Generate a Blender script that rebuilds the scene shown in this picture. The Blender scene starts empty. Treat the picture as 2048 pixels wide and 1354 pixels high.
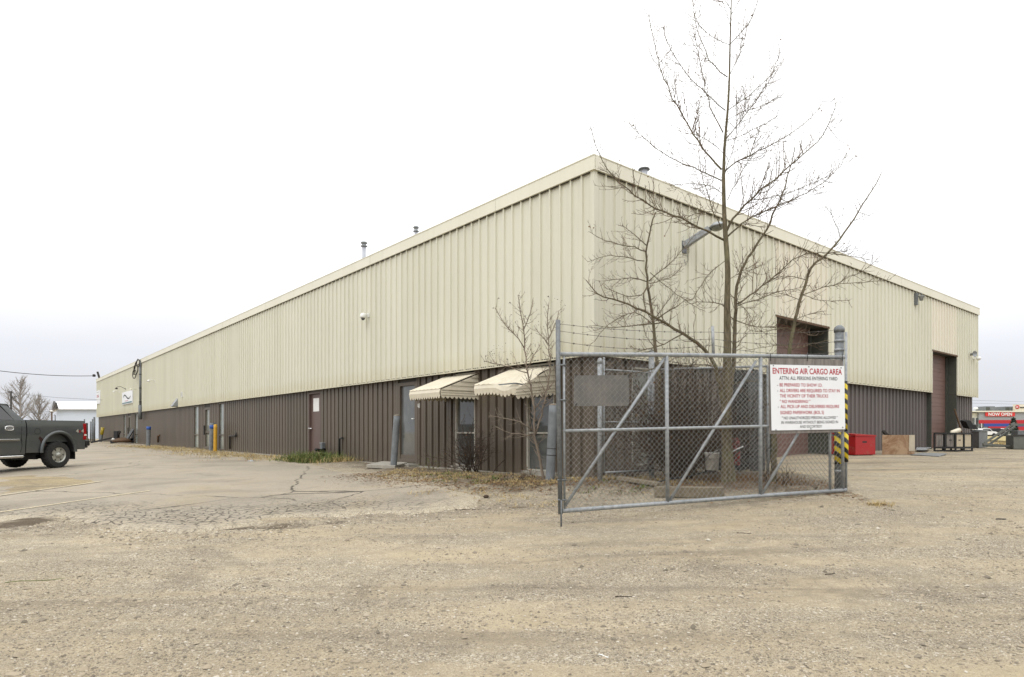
import bpy, bmesh, math, random
import numpy as np
from mathutils import Matrix, Vector

# ------------------------------------------------------------------ camera, world, sun
scene = bpy.context.scene
COL = scene.collection
EYE = 1.5
F, CX, HY = 1285.0, 1024.0, 864.0          # focal length and horizon in the photo's 2048 px frame
cam_d = bpy.data.cameras.new('camera'); cam = bpy.data.objects.new('camera', cam_d); COL.objects.link(cam)
cam_d.sensor_width = 36; cam_d.lens = F / 2048 * 36; cam_d.shift_y = (HY - 677) / 2048
cam_d.clip_start = 0.05; cam_d.clip_end = 4000
cam.location = (0, 0, EYE); cam.rotation_euler = (math.radians(90), 0, 0)
scene.camera = cam

SUN_EL, SUN_AZ = math.radians(48), math.radians(200)     # azimuth clockwise from +Y
world = bpy.data.worlds.new("World"); scene.world = world; world.use_nodes = True
wn, wl = world.node_tree.nodes, world.node_tree.links
wn.clear()
wo = wn.new('ShaderNodeOutputWorld'); bg = wn.new('ShaderNodeBackground')
sky = wn.new('ShaderNodeTexSky'); sky.sky_type = 'NISHITA'; sky.sun_disc = False
sky.sun_elevation = SUN_EL; sky.sun_rotation = SUN_AZ; sky.air_density = 1.0; sky.dust_density = 4.0
hs = wn.new('ShaderNodeHueSaturation'); hs.inputs["Saturation"].default_value = 0.1
wl.new(sky.outputs[0], hs.inputs['Color'])
tcw = wn.new('ShaderNodeTexCoord'); sepw = wn.new('ShaderNodeSeparateXYZ')
wl.new(tcw.outputs['Generated'], sepw.inputs[0])
rampw = wn.new('ShaderNodeValToRGB')                     # overcast layer: pale horizon, bright zenith (x10 below)
wl.new(sepw.outputs['Z'], rampw.inputs['Fac'])
els = rampw.color_ramp.elements
els[0].position = 0.0; els[0].color = (.077, .080, .086, 1)
els[1].position = 1.0; els[1].color = (.275, .275, .275, 1)
for pos, c in ((.05, (.083, .085, .090, 1)), (.11, (.090, .092, .098, 1)), (.2, (.120, .121, .124, 1)), (.4, (.175, .175, .176, 1))):
    e = els.new(pos); e.color = c
nzw = wn.new('ShaderNodeTexNoise'); nzw.inputs['Scale'].default_value = 1.6; nzw.inputs['Detail'].default_value = 4
mpw = wn.new('ShaderNodeMapping'); mpw.inputs['Scale'].default_value = (1, 1, 3.5)
wl.new(tcw.outputs['Generated'], mpw.inputs[0]); wl.new(mpw.outputs[0], nzw.inputs['Vector'])
mrw = wn.new('ShaderNodeMapRange'); mrw.inputs['From Min'].default_value = .3; mrw.inputs['From Max'].default_value = .7
mrw.inputs['To Min'].default_value = 9.0; mrw.inputs['To Max'].default_value = 10.8
wl.new(nzw.outputs['Fac'], mrw.inputs['Value'])
mulw = wn.new('ShaderNodeVectorMath'); mulw.operation = 'SCALE'
wl.new(rampw.outputs['Color'], mulw.inputs[0]); wl.new(mrw.outputs[0], mulw.inputs['Scale'])
scw = wn.new('ShaderNodeVectorMath'); scw.operation = 'SCALE'; scw.inputs['Scale'].default_value = 10.0
wl.new(mulw.outputs[0], scw.inputs[0])
mxw = wn.new('ShaderNodeMix'); mxw.data_type = 'RGBA'; mxw.inputs['Factor'].default_value = 0.92
wl.new(hs.outputs[0], mxw.inputs['A']); wl.new(scw.outputs[0], mxw.inputs['B'])
bg.inputs['Strength'].default_value = 0.1
wl.new(mxw.outputs['Result'], bg.inputs['Color']); wl.new(bg.outputs[0], wo.inputs['Surface'])

sun_d = bpy.data.lights.new('sun', 'SUN'); sun_d.energy = 0.55; sun_d.angle = math.radians(28)
sun_d.color = (1.0, .985, .96)
sun = bpy.data.objects.new('sun', sun_d); COL.objects.link(sun)
sdir = Vector((math.sin(SUN_AZ) * math.cos(SUN_EL), math.cos(SUN_AZ) * math.cos(SUN_EL), math.sin(SUN_EL)))
sun.rotation_euler = sdir.to_track_quat('Z', 'Y').to_euler(); sun.location = (0, -5, 30)
scene.view_settings.view_transform = 'Standard'; scene.view_settings.look = 'None'
scene.view_settings.exposure = 0.0; scene.view_settings.gamma = 1.0
scene.render.film_transparent = False
rnd = random.Random(7)

# ------------------------------------------------------------------ ground height and picture-to-place helpers
CTRL = [(0, 0, 0), (0, 4, .13), (-6, 4, .10), (7, 4, .14), (.62, 8.2, .30), (5, 9.7, .58), (-4, 8.5, .24), (-9, 9, .16), (-16, 10, .06),
        (10, 10, .50), (17, 11, .6), (1.6, 11.6, .52), (-1, 14.0, .50), (-5, 19.5, .50), (-13.65, 19.3, .40), (-16.5, 19.5, .30),
        (-8, 14, .36), (-24, 35, .50), (-41, 64, .58), (-30, 40, .52), (5.5, 14.5, .66), (9.4, 17.3, .83), (14, 21.5, .86), (19.8, 27, .86),
        (25, 20, .80), (-60, 60, .45), (-30, 18, .2), (60, 60, .85), (0, 90, .8), (100, 130, .75), (-120, 120, .6),
        (-15, -10, -.1), (15, -10, .1), (400, 400, .7), (-400, 400, .6), (-400, -400, -.1), (400, -400, .1), (0, 1500, .6), (-1500, 1200, .5), (1500, 1200, .6), (0, -1500, 0)]
_c = np.array(CTRL, float)
def _k(r2): return np.where(r2 > 0, r2 * np.log(r2 + 1e-12), 0.0) * 1e-3
def _fit():
    n = len(_c); d2 = ((_c[:, None, :2] - _c[None, :, :2]) ** 2).sum(-1)
    A = np.zeros((n + 3, n + 3)); A[:n, :n] = _k(d2) + np.eye(n) * 1e-3
    Pm = np.c_[np.ones(n), _c[:, :2] * 1e-2]; A[:n, n:] = Pm; A[n:, :n] = Pm.T
    return np.linalg.solve(A, np.r_[_c[:, 2], 0, 0, 0])
_w = _fit()
def GZ(x, y):
    x = np.asarray(x, float); y = np.asarray(y, float)
    out = _w[-3] + _w[-2] * x * 1e-2 + _w[-1] * y * 1e-2
    for i in range(len(_c)):
        out = out + _w[i] * _k((x - _c[i, 0]) ** 2 + (y - _c[i, 1]) ** 2)
    return np.clip(out, -.5, 1.0)
def gz(x, y): return float(GZ(x, y))
def P(px, py, Y): return Vector(((px - CX) / F * Y, Y, EYE + (HY - py) / F * Y))
def at(px, py):
    """where the line of sight through a photo pixel meets the ground"""
    k, m = (px - CX) / F, (py - HY) / F
    lo = 1.5; Y = lo
    while Y < 900:
        if EYE - m * Y <= gz(k * Y, Y): break
        lo = Y; Y *= 1.02
    hi = Y
    for _ in range(20):
        md = (lo + hi) / 2
        if EYE - m * md <= gz(k * md, md): hi = md
        else: lo = md
    return Vector((k * hi, hi, gz(k * hi, hi)))

# building frame: local x runs along the right wall, local y along the left wall, origin at the near corner
YC = 12.38; BX = (1188 - CX) / F * YC
dL = Vector((-1065 / F, 1, 0)).normalized(); dR = Vector((1551 / F, 1, 0)).normalized()
BROT = math.atan2(dR.y, dR.x)
ZC0, ZFB, ZT, ZB = 3.0, 6.54, 6.80, 0.58    # cladding bottom, fascia bottom, fascia top, brown wall bottom
LL, LR, REC = 68.4, 23.3, 0.18
def W(x, y, z): return Vector((BX + dR.x * x + dL.x * y, YC + dR.y * x + dL.y * y, z))
def uL(px, x0=0.0):
    b = W(x0, 0, 0); k = (px - CX) / F
    return (k * b.y - b.x) / (dL.x - k * dL.y)
def vR(px, y0=0.0):
    b = W(0, y0, 0); k = (px - CX) / F
    return (k * b.y - b.x) / (dR.x - k * dR.y)
def zat(py, pt): return EYE + (HY - py) / F * pt.y
LR = vR(1954.5); LL = uL(193.5)
MBLD = Matrix.Translation((BX, YC, 0)) @ Matrix.Rotation(BROT, 4, 'Z')

# ------------------------------------------------------------------ object helpers
WM = {}
def thing(name, label, cat, loc, rotz=0.0, group=None):
    o = bpy.data.objects.new(name, None); COL.objects.link(o); o.empty_display_size = .3
    o.location = loc; o.rotation_euler = (0, 0, rotz)
    WM[o.name] = Matrix.Translation(loc) @ Matrix.Rotation(rotz, 4, 'Z')
    o['label'] = label; o['category'] = cat
    if group: o['group'] = group
    return o
def tag(o, label, cat, group=None, kind=None):
    if label: o['label'] = label
    if cat: o['category'] = cat
    if group: o['group'] = group
    if kind: o['kind'] = kind
    return o

class MB:
    def __init__(s, M=None):
        s.v = []; s.f = []; s.sm = []; s.mi = []; s.M = M; s.smooth = False; s.m = 0
    def add(s, verts, faces):
        n = len(s.v)
        s.v.extend([s.M @ Vector(p) for p in verts] if s.M else [Vector(p) for p in verts])
        s.f.extend([tuple(i + n for i in f) for f in faces])
        s.sm.extend([s.smooth] * len(faces)); s.mi.extend([s.m] * len(faces))
    def box(s, a, b, rot=None, taper=None):
        """box between two corners"""
        x0, y0, z0 = a; x1, y1, z1 = b
        v = [(x0, y0, z0), (x1, y0, z0), (x1, y1, z0), (x0, y1, z0), (x0, y0, z1), (x1, y0, z1), (x1, y1, z1), (x0, y1, z1)]
        if rot:
            c = Vector(((x0 + x1) / 2, (y0 + y1) / 2, (z0 + z1) / 2))
            v = [c + rot @ (Vector(p) - c) for p in v]
        s.add(v, [(0, 3, 2, 1), (4, 5, 6, 7), (0, 1, 5, 4), (1, 2, 6, 5), (2, 3, 7, 6), (3, 0, 4, 7)])
    def beam(s, p, q, w, h, up=(0, 0, 1)):
        p, q = Vector(p), Vector(q); d = (q - p).normalized(); u = Vector(up)
        if abs(d.dot(u)) > .98: u = Vector((1, 0, 0))
        r = d.cross(u).normalized(); u = r.cross(d)
        v = []
        for e in (p, q):
            for a, b in ((-1, -1), (1, -1), (1, 1), (-1, 1)):
                v.append(e + r * a * w / 2 + u * b * h / 2)
        s.add(v, [(3, 2, 1, 0), (4, 5, 6, 7), (0, 1, 5, 4), (1, 2, 6, 5), (2, 3, 7, 6), (3, 0, 4, 7)])
    def tube(s, pts, r, n=8, caps=True):
        pts = [Vector(p) for p in pts]
        if not isinstance(r, (list, tuple)): r = [r] * len(pts)
        k = len(pts); verts = []; prev = None
        for i, p in enumerate(pts):
            d = (pts[min(i + 1, k - 1)] - pts[max(i - 1, 0)])
            if d.length < 1e-9: d = Vector((0, 0, 1))
            d.normalize()
            if prev is None:
                u = Vector((0, 0, 1)) if abs(d.z) < .9 else Vector((1, 0, 0))
                a = d.cross(u).normalized()
            else:
                a = prev - d * prev.dot(d)
                a = a.normalized() if a.length > 1e-6 else d.orthogonal().normalized()
            prev = a; b = d.cross(a)
            for j in range(n):
                t = 2 * math.pi * j / n
                verts.append(p + (a * math.cos(t) + b * math.sin(t)) * r[i])
        fs = []
        for i in range(k - 1):
            for j in range(n):
                fs.append((i * n + j, i * n + (j + 1) % n, (i + 1) * n + (j + 1) % n, (i + 1) * n + j))
        if caps:
            fs.append(tuple(reversed(range(n)))); fs.append(tuple((k - 1) * n + j for j in range(n)))
        sm = s.smooth; s.smooth = n > 3; s.add(verts, fs); s.smooth = sm
    def lathe(s, prof, c, n=16, axis='Z', smooth=True):
        """prof: list of (radius, height) turned round an axis through c"""
        c = Vector(c); verts = []
        for (r, h) in prof:
            for j in range(n):
                t = 2 * math.pi * j / n
                a, b = r * math.cos(t), r * math.sin(t)
                verts.append(c + (Vector((a, b, h)) if axis == 'Z' else Vector((a, h, b)) if axis == 'Y' else Vector((h, a, b))))
        fs = []
        for i in range(len(prof) - 1):
            for j in range(n):
                fs.append((i * n + j, i * n + (j + 1) % n, (i + 1) * n + (j + 1) % n, (i + 1) * n + j))
        fs.append(tuple(reversed(range(n)))); fs.append(tuple((len(prof) - 1) * n + j for j in range(n)))
        sm = s.smooth; s.smooth = smooth; s.add(verts, fs); s.smooth = sm
    def poly(s, pts): s.add(pts, [tuple(range(len(pts)))])
    def prism(s, pts, d):
        """closed outline pts pushed by vector d"""
        d = Vector(d); n = len(pts); v = [Vector(p) for p in pts]; v = v + [p + d for p in v]
        s.add(v, [tuple(reversed(range(n))), tuple(range(n, 2 * n))] + [(i, (i + 1) % n, n + (i + 1) % n, n + i) for i in range(n)])
    def build(s, name, mats, parent=None, origin=None, bevel=None, fix=True):
        me = bpy.data.meshes.new(name); o = bpy.data.objects.new(name, me); COL.objects.link(o)
        v = s.v
        if parent is not None:
            inv = WM[parent.name].inverted(); v = [inv @ p for p in v]; o.parent = parent
            WM[o.name] = WM[parent.name]
        elif origin is not None:
            og = Vector(origin); v = [p - og for p in v]; o.location = og
            WM[o.name] = Matrix.Translation(og)
        else: WM[o.name] = Matrix.Identity(4)
        me.from_pydata([tuple(p) for p in v], [], s.f)
        me.polygons.foreach_set('use_smooth', s.sm)
        for m in (mats if isinstance(mats, (list, tuple)) else [mats]): me.materials.append(m)
        me.polygons.foreach_set('material_index', s.mi)
        if fix:
            bm = bmesh.new(); bm.from_mesh(me); bmesh.ops.recalc_face_normals(bm, faces=bm.faces); bm.to_mesh(me); bm.free()
        if bevel:
            md = o.modifiers.new('bevel', 'BEVEL'); md.width = bevel; md.segments = 2; md.limit_method = 'ANGLE'
        me.update()
        return o

# ------------------------------------------------------------------ materials
def srgb(r, g, b):
    f = lambda c: (c / 255 / 12.92) if c / 255 <= .04045 else ((c / 255 + .055) / 1.055) ** 2.4
    return (f(r), f(g), f(b), 1)
class NT:
    def __init__(s, name):
        s.mat = bpy.data.materials.new(name); s.mat.use_nodes = True
        s.n = s.mat.node_tree.nodes; s.l = s.mat.node_tree.links; s.b = s.n['Principled BSDF']
        s.tc = s.n.new('ShaderNodeTexCoord'); s.geo = s.n.new('ShaderNodeNewGeometry')
        s.pos = s.geo.outputs['Position']; s.obj = s.tc.outputs['Object']
    def node(s, t, **kw):
        nd = s.n.new(t)
        for k, v in kw.items(): setattr(nd, k, v)
        return nd
    def map(s, src, scale=(1, 1, 1), rot=(0, 0, 0), loc=(0, 0, 0)):
        m = s.n.new('ShaderNodeMapping'); m.inputs['Scale'].default_value = scale; m.inputs['Rotation'].default_value = rot
        m.inputs['Location'].default_value = loc
        s.l.new(src, m.inputs[0]); return m.outputs[0]
    def noise(s, scale, detail=4, rough=.55, src=None, dist=0):
        t = s.n.new('ShaderNodeTexNoise'); t.inputs['Scale'].default_value = scale; t.inputs['Detail'].default_value = detail
        t.inputs['Roughness'].default_value = rough; t.inputs['Distortion'].default_value = dist
        s.l.new(src if src is not None else s.pos, t.inputs['Vector']); return t.outputs['Fac']
    def vor(s, scale, out='Color', feature='F1', src=None, rand=1.0):
        t = s.n.new('ShaderNodeTexVoronoi'); t.feature = feature; t.inputs['Scale'].default_value = scale
        t.inputs['Randomness'].default_value = rand
        s.l.new(src if src is not None else s.pos, t.inputs['Vector']); return t.outputs[out]
    def ramp(s, fac, stops):
        r = s.n.new('ShaderNodeValToRGB'); e = r.color_ramp.elements
        e[0].position, e[0].color = stops[0][0], stops[0][1]; e[1].position, e[1].color = stops[-1][0], stops[-1][1]
        for p, c in stops[1:-1]:
            x = e.new(p); x.color = c
        s.l.new(fac, r.inputs['Fac']); return r.outputs['Color']
    def rng(s, fac, a, b, c, d, smooth=False):
        m = s.n.new('ShaderNodeMapRange'); m.clamp = True
        if smooth: m.interpolation_type = 'SMOOTHSTEP'
        for k, v in zip(('From Min', 'From Max', 'To Min', 'To Max'), (a, b, c, d)): m.inputs[k].default_value = v
        s.l.new(fac, m.inputs['Value']); return m.outputs[0]
    def mix(s, fac, a, b, mode='MIX'):
        m = s.n.new('ShaderNodeMix'); m.data_type = 'RGBA'; m.blend_type = mode
        for i, x in (('Factor', fac), ('A', a), ('B', b)):
            if isinstance(x, (int, float)): m.inputs[i].default_value = x
            elif isinstance(x, (tuple, list)): m.inputs[i].default_value = x
            else: s.l.new(x, m.inputs[i])
        return m.outputs['Result']
    def math(s, op, a, b=0.0):
        m = s.n.new('ShaderNodeMath'); m.operation = op
        for i, x in enumerate((a, b)):
            if isinstance(x, (int, float)): m.inputs[i].default_value = x
            else: s.l.new(x, m.inputs[i])
        return m.outputs[0]
    def sep(s, src, ax):
        m = s.n.new('ShaderNodeSeparateXYZ'); s.l.new(src, m.inputs[0]); return m.outputs[ax]
    def bump(s, h, strength=.3, dist=.01):
        b = s.n.new('ShaderNodeBump'); b.inputs['Strength'].default_value = strength; b.inputs['Distance'].default_value = dist
        s.l.new(h, b.inputs['Height']); s.l.new(b.outputs[0], s.b.inputs['Normal']); return b
    def set(s, **kw):
        for k, v in kw.items():
            i = s.b.inputs[k.replace('_', ' ')]
            if isinstance(v, (int, float, tuple, list)): i.default_value = v
            else: s.l.new(v, i)
        return s.mat
def flat(name, col, rough=.6, metal=0.0, var=.12, scale=6, bump=0.0, spec=None, tscale=None):
    t = NT(name); n = t.noise(scale, 5, .6)
    c = t.mix(t.rng(n, .3, .7, 0, 1), tuple(x * (1 - var) for x in col[:3]) + (1,), tuple(min(1, x * (1 + var)) for x in col[:3]) + (1,))
    t.set(Base_Color=c, Roughness=rough, Metallic=metal)
    if spec is not None: t.b.inputs['Specular IOR Level'].default_value = spec
    if bump: t.bump(t.noise(scale * 8, 4, .6), .4, bump)
    return t.mat
M = {}
# gravel yard
def stony(name, cols, dirt, mixlo, mixhi, big=(.8, 1.1), edge=0):
    t = NT(name)
    warp = t.n.new('ShaderNodeVectorMath'); warp.operation = 'ADD'
    nz = t.n.new('ShaderNodeTexNoise'); nz.inputs['Scale'].default_value = 30; nz.inputs['Detail'].default_value = 2; t.l.new(t.pos, nz.inputs['Vector'])
    sc = t.n.new('ShaderNodeVectorMath'); sc.operation = 'SCALE'; sc.inputs['Scale'].default_value = .02; t.l.new(nz.outputs['Color'], sc.inputs[0])
    t.l.new(t.pos, warp.inputs[0]); t.l.new(sc.outputs[0], warp.inputs[1]); wp = warp.outputs[0]
    c1 = t.sep(t.vor(85, 'Color', src=wp), 0); c2 = t.sep(t.vor(170, 'Color', src=wp), 1); c3 = t.sep(t.vor(40, 'Color', src=wp), 2)
    s1 = t.ramp(c1, cols); s2 = t.ramp(c2, cols); s3 = t.ramp(c3, cols)
    n1 = t.noise(1, 5, .62, src=t.map(t.pos, (.55, 1.5, 1), (0, 0, .12))); n2 = t.noise(.3, 4, .6, dist=.5, src=t.map(t.pos, (.7, 1.5, 1), (0, 0, .2))); n3 = t.noise(7, 5, .65); n4 = t.noise(60, 4, .7)
    st = t.mix(t.rng(n3, .42, .6, 0, 1), s2, s1)
    st = t.mix(t.rng(t.noise(3.1, 4, .6), .58, .72, 0, .85), st, s3)
    col = t.mix(t.rng(n1, mixlo, mixhi, 0, 1), st, dirt)                    # packed dirt between the stones
    col = t.mix(.25, col, t.mix(t.rng(n4, .3, .7, 0, 1), tuple(x * .62 for x in dirt[:3]) + (1,), tuple(min(1, x * 1.25) for x in dirt[:3]) + (1,)))
    tr = t.noise(1, 3, .5, dist=.6, src=t.map(t.pos, (.16, 1.7, 1), (0, 0, .22)))          # worn wheel tracks
    col = t.mix(t.rng(tr, .52, .64, 0, .6), col, dirt); col = t.mix(t.rng(tr, .47, .34, 0, .5), col, srgb(116, 106, 91))
    dk = t.noise(.55, 5, .7, dist=.8); col = t.mix(t.rng(dk, .56, .70, 0, .5), col, srgb(108, 99, 85))
    if edge:        # stones and dust of the yard carried onto the rim
        at_ = t.n.new('ShaderNodeAttribute'); at_.attribute_name = 'sd'
        e = t.rng(t.math('ADD', at_.outputs['Fac'], t.math('MULTIPLY', t.math('SUBTRACT', t.noise(2.5, 5, .7), .5), 2.2)), .0, edge, .92, 0)
        col = t.mix(e, col, t.mix(.5, t.ramp(c1, GC), srgb(162, 151, 129)))
    k = t.rng(n2, .32, .68, big[0], big[1]); kk = t.rng(n3, .3, .7, .86, 1.12)
    vm = t.n.new('ShaderNodeVectorMath'); vm.operation = 'SCALE'; t.l.new(col, vm.inputs[0]); t.l.new(t.math('MULTIPLY', k, kk), vm.inputs['Scale'])
    h = t.math('ADD', t.math('MULTIPLY', t.vor(55, 'Distance', src=wp), -1.0), t.math('MULTIPLY', t.vor(120, 'Distance', src=wp), -.6))
    h = t.math('ADD', h, t.math('MULTIPLY', n4, .9)); h = t.math('ADD', h, t.math('MULTIPLY', t.vor(26, 'Distance', src=wp), -.8))
    t.bump(h, .8, .014)
    return t.set(Base_Color=vm.outputs[0], Roughness=.92, Specular_IOR_Level=.2)
GC = [(0, srgb(64, 60, 55)), (.2, srgb(116, 107, 94)), (.5, srgb(158, 147, 126)), (.8, srgb(180, 169, 148)), (1, srgb(214, 208, 196))]
M['gravel'] = stony('gravel', GC, srgb(172, 158, 132), .48, .66)
M['dark_soil'] = stony('broken_edge_soil', [(0, srgb(40, 36, 32)), (.5, srgb(92, 82, 68)), (1, srgb(140, 130, 114))], srgb(96, 84, 68), .4, .6, edge=.35)
M['sand'] = stony('sandy_patch', [(0, srgb(110, 98, 76)), (.5, srgb(156, 143, 116)), (1, srgb(190, 178, 154))], srgb(160, 145, 115), .4, .6, edge=.6)
M['soil'] = stony('soil', [(0, srgb(60, 52, 42)), (.5, srgb(106, 95, 80)), (.85, srgb(134, 122, 104)), (1, srgb(176, 168, 154))], srgb(106, 94, 77), .4, .6, edge=.8)
# asphalt: worn, sandy, with crack network
def asphalt():
    t = NT('asphalt')
    n1 = t.noise(.5, 5, .6, dist=.5); n2 = t.noise(4, 5, .6); n3 = t.noise(90, 3, .7)
    base = t.mix(t.rng(n1, .35, .65, 0, 1), srgb(142, 134, 120), srgb(154, 144, 127))
    base = t.mix(t.rng(t.noise(.3, 6, .75, dist=.8), .52, .68, 0, .7), base, srgb(150, 137, 112)); base = t.mix(t.rng(t.noise(.9, 5, .7, dist=.5), .58, .7, 0, .5), base, srgb(112, 104, 92))
    sp = t.mix(t.rng(n3, .35, .65, 0, 1), (.78, .78, .78, 1), (1.2, 1.2, 1.2, 1))
    base = t.mix(1.0, base, sp, 'MULTIPLY')
    spk = t.sep(t.vor(110, 'Color'), 0); base = t.mix(t.rng(spk, .88, .95, 0, .6), base, srgb(84, 80, 76))
    def crack(scale, lo, hi, warp, mask):
        w = t.n.new('ShaderNodeTexNoise'); w.inputs['Scale'].default_value = warp; w.inputs['Detail'].default_value = 5; t.l.new(t.pos, w.inputs['Vector'])
        a = t.n.new('ShaderNodeVectorMath'); a.operation = 'SCALE'; a.inputs['Scale'].default_value = .5 / warp * 1.6; t.l.new(w.outputs['Color'], a.inputs[0])
        b = t.n.new('ShaderNodeVectorMath'); b.operation = 'ADD'; t.l.new(t.pos, b.inputs[0]); t.l.new(a.outputs[0], b.inputs[1])
        d = t.vor(scale, 'Distance', 'DISTANCE_TO_EDGE', src=t.map(b.outputs[0], (1, 1, .02)))
        return t.math('MULTIPLY', t.rng(d, lo, hi, 1, 0), mask)
    m1 = t.rng(t.noise(.35, 3, .5), .42, .55, 0, 1)
    big = crack(.13, .0006, .0035, 1.2, t.rng(t.noise(.5, 3, .6), .38, .5, 0, 1))
    # alligator cracking where the lot breaks up into the gravel (distance from the camera side edge)
    y = t.sep(t.pos, 1); x = t.sep(t.pos, 0)
    edge = t.math('SUBTRACT', y, t.math('ADD', t.math('MULTIPLY', x, -.02), 10.6))
    am = t.rng(t.math('ADD', edge, t.math('MULTIPLY', t.math('SUBTRACT', t.noise(.8, 4, .6), .5), 4.0)), -.9, .5, 1, 0)
    al = crack(7.5, .02, .09, 5.0, am)
    cr = t.math('MAXIMUM', big, al)
    at_ = t.n.new('ShaderNodeAttribute'); at_.attribute_name = 'sd'
    dsty = t.rng(t.math('ADD', at_.outputs['Fac'], t.math('MULTIPLY', t.math('SUBTRACT', t.noise(1.6, 6, .75), .5), 2.6)), -.1, .5, .9, 0)
    base = t.mix(t.rng(t.noise(.6, 4, .6, dist=.6), .5, .66, 0, .55), base, srgb(118, 110, 98))
    col = t.mix(t.math('MULTIPLY', cr, t.rng(n2, .3, .65, .7, 1.0)), base, srgb(48, 44, 38))
    col = t.mix(dsty, col, t.mix(.45, t.ramp(t.sep(t.vor(85, 'Color'), 0), GC), srgb(162, 151, 129)))
    t.bump(t.math('SUBTRACT', t.math('MULTIPLY', n3, .3), cr), .6, .01)
    return t.set(Base_Color=col, Roughness=.9, Specular_IOR_Level=.25)
M['asphalt'] = asphalt()
M['line'] = (lambda t: t.set(Base_Color=t.mix(t.rng(t.noise(25, 4, .7), .42, .56, 0, 1), srgb(154, 144, 124), srgb(196, 182, 148)), Roughness=.85))(NT('worn_yellow_paint'))
# painted sheet metal
def sheet(name, ca, cb, streak=.06, rough=.45, dirt=None, low=None):
    t = NT(name); L = t.obj
    pn = t.n.new('ShaderNodeTexWhiteNoise'); pn.noise_dimensions = '2D'
    fl = t.n.new('ShaderNodeVectorMath'); fl.operation = 'FLOOR'
    t.l.new(t.map(L, (1 / .9144, 1 / .9144, 0)), fl.inputs[0]); t.l.new(fl.outputs[0], pn.inputs[0])
    n = t.noise(.5, 4, .6); st = t.noise(1, 4, .6, src=t.map(L, (9, 9, .35)))
    f = t.math('ADD', t.math('MULTIPLY', pn.outputs['Value'], .45), t.math('MULTIPLY', n, .45))
    c = t.mix(t.rng(f, .2, .8, 0, 1), ca, cb)
    s2 = t.rng(st, .3, .75, 1 - streak, 1 + streak * .5)
    vm = t.n.new('ShaderNodeVectorMath'); vm.operation = 'SCALE'; t.l.new(c, vm.inputs[0]); t.l.new(s2, vm.inputs['Scale'])
    c = vm.outputs[0]
    if dirt:      # rain-washed grime gathering at a level edge
        z0, z1, dc = dirt
        g = t.math('MULTIPLY', t.rng(t.math('ADD', t.sep(t.pos, 2), t.math('MULTIPLY', st, .5)), z0 + .2, z1 + .3, 1, 0), .5)
        c = t.mix(g, c, dc)
    t.bump(t.noise(1, 3, .5, src=t.map(L, (2, 2, .6))), .25, .012)
    return t.set(Base_Color=c, Roughness=rough)
M['cream'] = sheet('cream_sheet_metal', srgb(203, 201, 182), srgb(210, 208, 190), streak=.05, dirt=(ZC0, ZC0 + .4, srgb(184, 174, 144)))
M['cream2'] = sheet('newer_cream_sheet_metal', srgb(213, 207, 189), srgb(218, 212, 195), dirt=(ZC0, ZC0 + .1, srgb(180, 170, 140)))
M['fascia'] = sheet('fascia_sheet_metal', srgb(214, 211, 192), srgb(219, 216, 198), streak=.03)
M['brown'] = sheet('brown_sheet_metal', srgb(83, 75, 63), srgb(94, 83, 70), streak=.14, dirt=(ZB - .2, ZB + .35, srgb(112, 102, 88)))
M['grey_brown'] = sheet('grey_brown_sheet_metal', srgb(84, 77, 74), srgb(98, 90, 86), streak=.14, rough=.5)
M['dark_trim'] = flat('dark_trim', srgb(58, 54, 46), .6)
M['rust_trim'] = flat('rust_trim', srgb(84, 62, 40), .8, var=.3)
M['door_brown'] = flat('door_brown_paint', srgb(94, 76, 70), .5, var=.06, scale=2)
M['garage'] = flat('garage_door_paint', srgb(108, 84, 76), .5, var=.1, scale=1.5)
M['jamb'] = flat('jamb_paint', srgb(66, 68, 60), .6)
M['concrete'] = flat('concrete', srgb(150, 145, 134), .9, var=.15, scale=5, bump=.003)
M['concrete_old'] = flat('old_concrete', srgb(122, 114, 100), .95, var=.2, scale=5, bump=.004)
M['roof'] = flat('roof_membrane', srgb(120, 116, 108), .9)
M['flue'] = flat('weathered_white_flue', srgb(176, 179, 186), .5, var=.06)
M['white'] = flat('white_paint', srgb(222, 222, 218), .5, var=.04)
M['frame'] = flat('window_frame_paint', srgb(176, 172, 160), .5, var=.1, scale=12)
M['glass'] = (lambda t: t.set(Base_Color=t.mix(t.rng(t.noise(1.5, 3), .35, .65, 0, 1), (.06, .064, .062, 1), (.11, .114, .108, 1)), Roughness=.03, Specular_IOR_Level=1.0))(NT('dark_window_glass'))
M['glass_pale'] = flat('glass_painted_reflection', srgb(134, 140, 134), .12, var=.35, scale=1.1)  # pale reflection painted into the glass colour
M['glass_frost'] = flat('papered_glass', srgb(120, 122, 112), .12, var=.12, scale=2.5)
def galv(name, a, b, sc=30):
    t = NT(name); v = t.sep(t.vor(sc, 'Color'), 0); n = t.noise(3, 5, .6)
    c = t.mix(t.rng(t.math('ADD', t.math('MULTIPLY', v, .35), t.math('MULTIPLY', n, .65)), .25, .75, 0, 1), a, b)
    c = t.mix(t.rng(t.noise(9, 5, .7), .62, .74, 0, .5), c, srgb(112, 98, 82))
    return t.set(Base_Color=c, Roughness=.55, Metallic=.35)
M['galv'] = galv('galvanised_steel', srgb(128, 132, 134), srgb(160, 163, 164))
M['galv_dark'] = galv('weathered_galvanised', srgb(98, 102, 104), srgb(126, 129, 130))
M['wire'] = flat('fence_wire', srgb(134, 133, 128), .6, metal=.3, var=.15, scale=15)
M['barb'] = flat('barbed_wire', srgb(82, 76, 72), .7, metal=.3)
M['awning'] = (lambda t: t.set(Base_Color=t.mix(t.rng(t.noise(5, 5, .7), .35, .7, 0, 1), srgb(210, 202, 182), srgb(196, 187, 166)), Roughness=.55))(NT('faded_awning_paint'))
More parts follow.
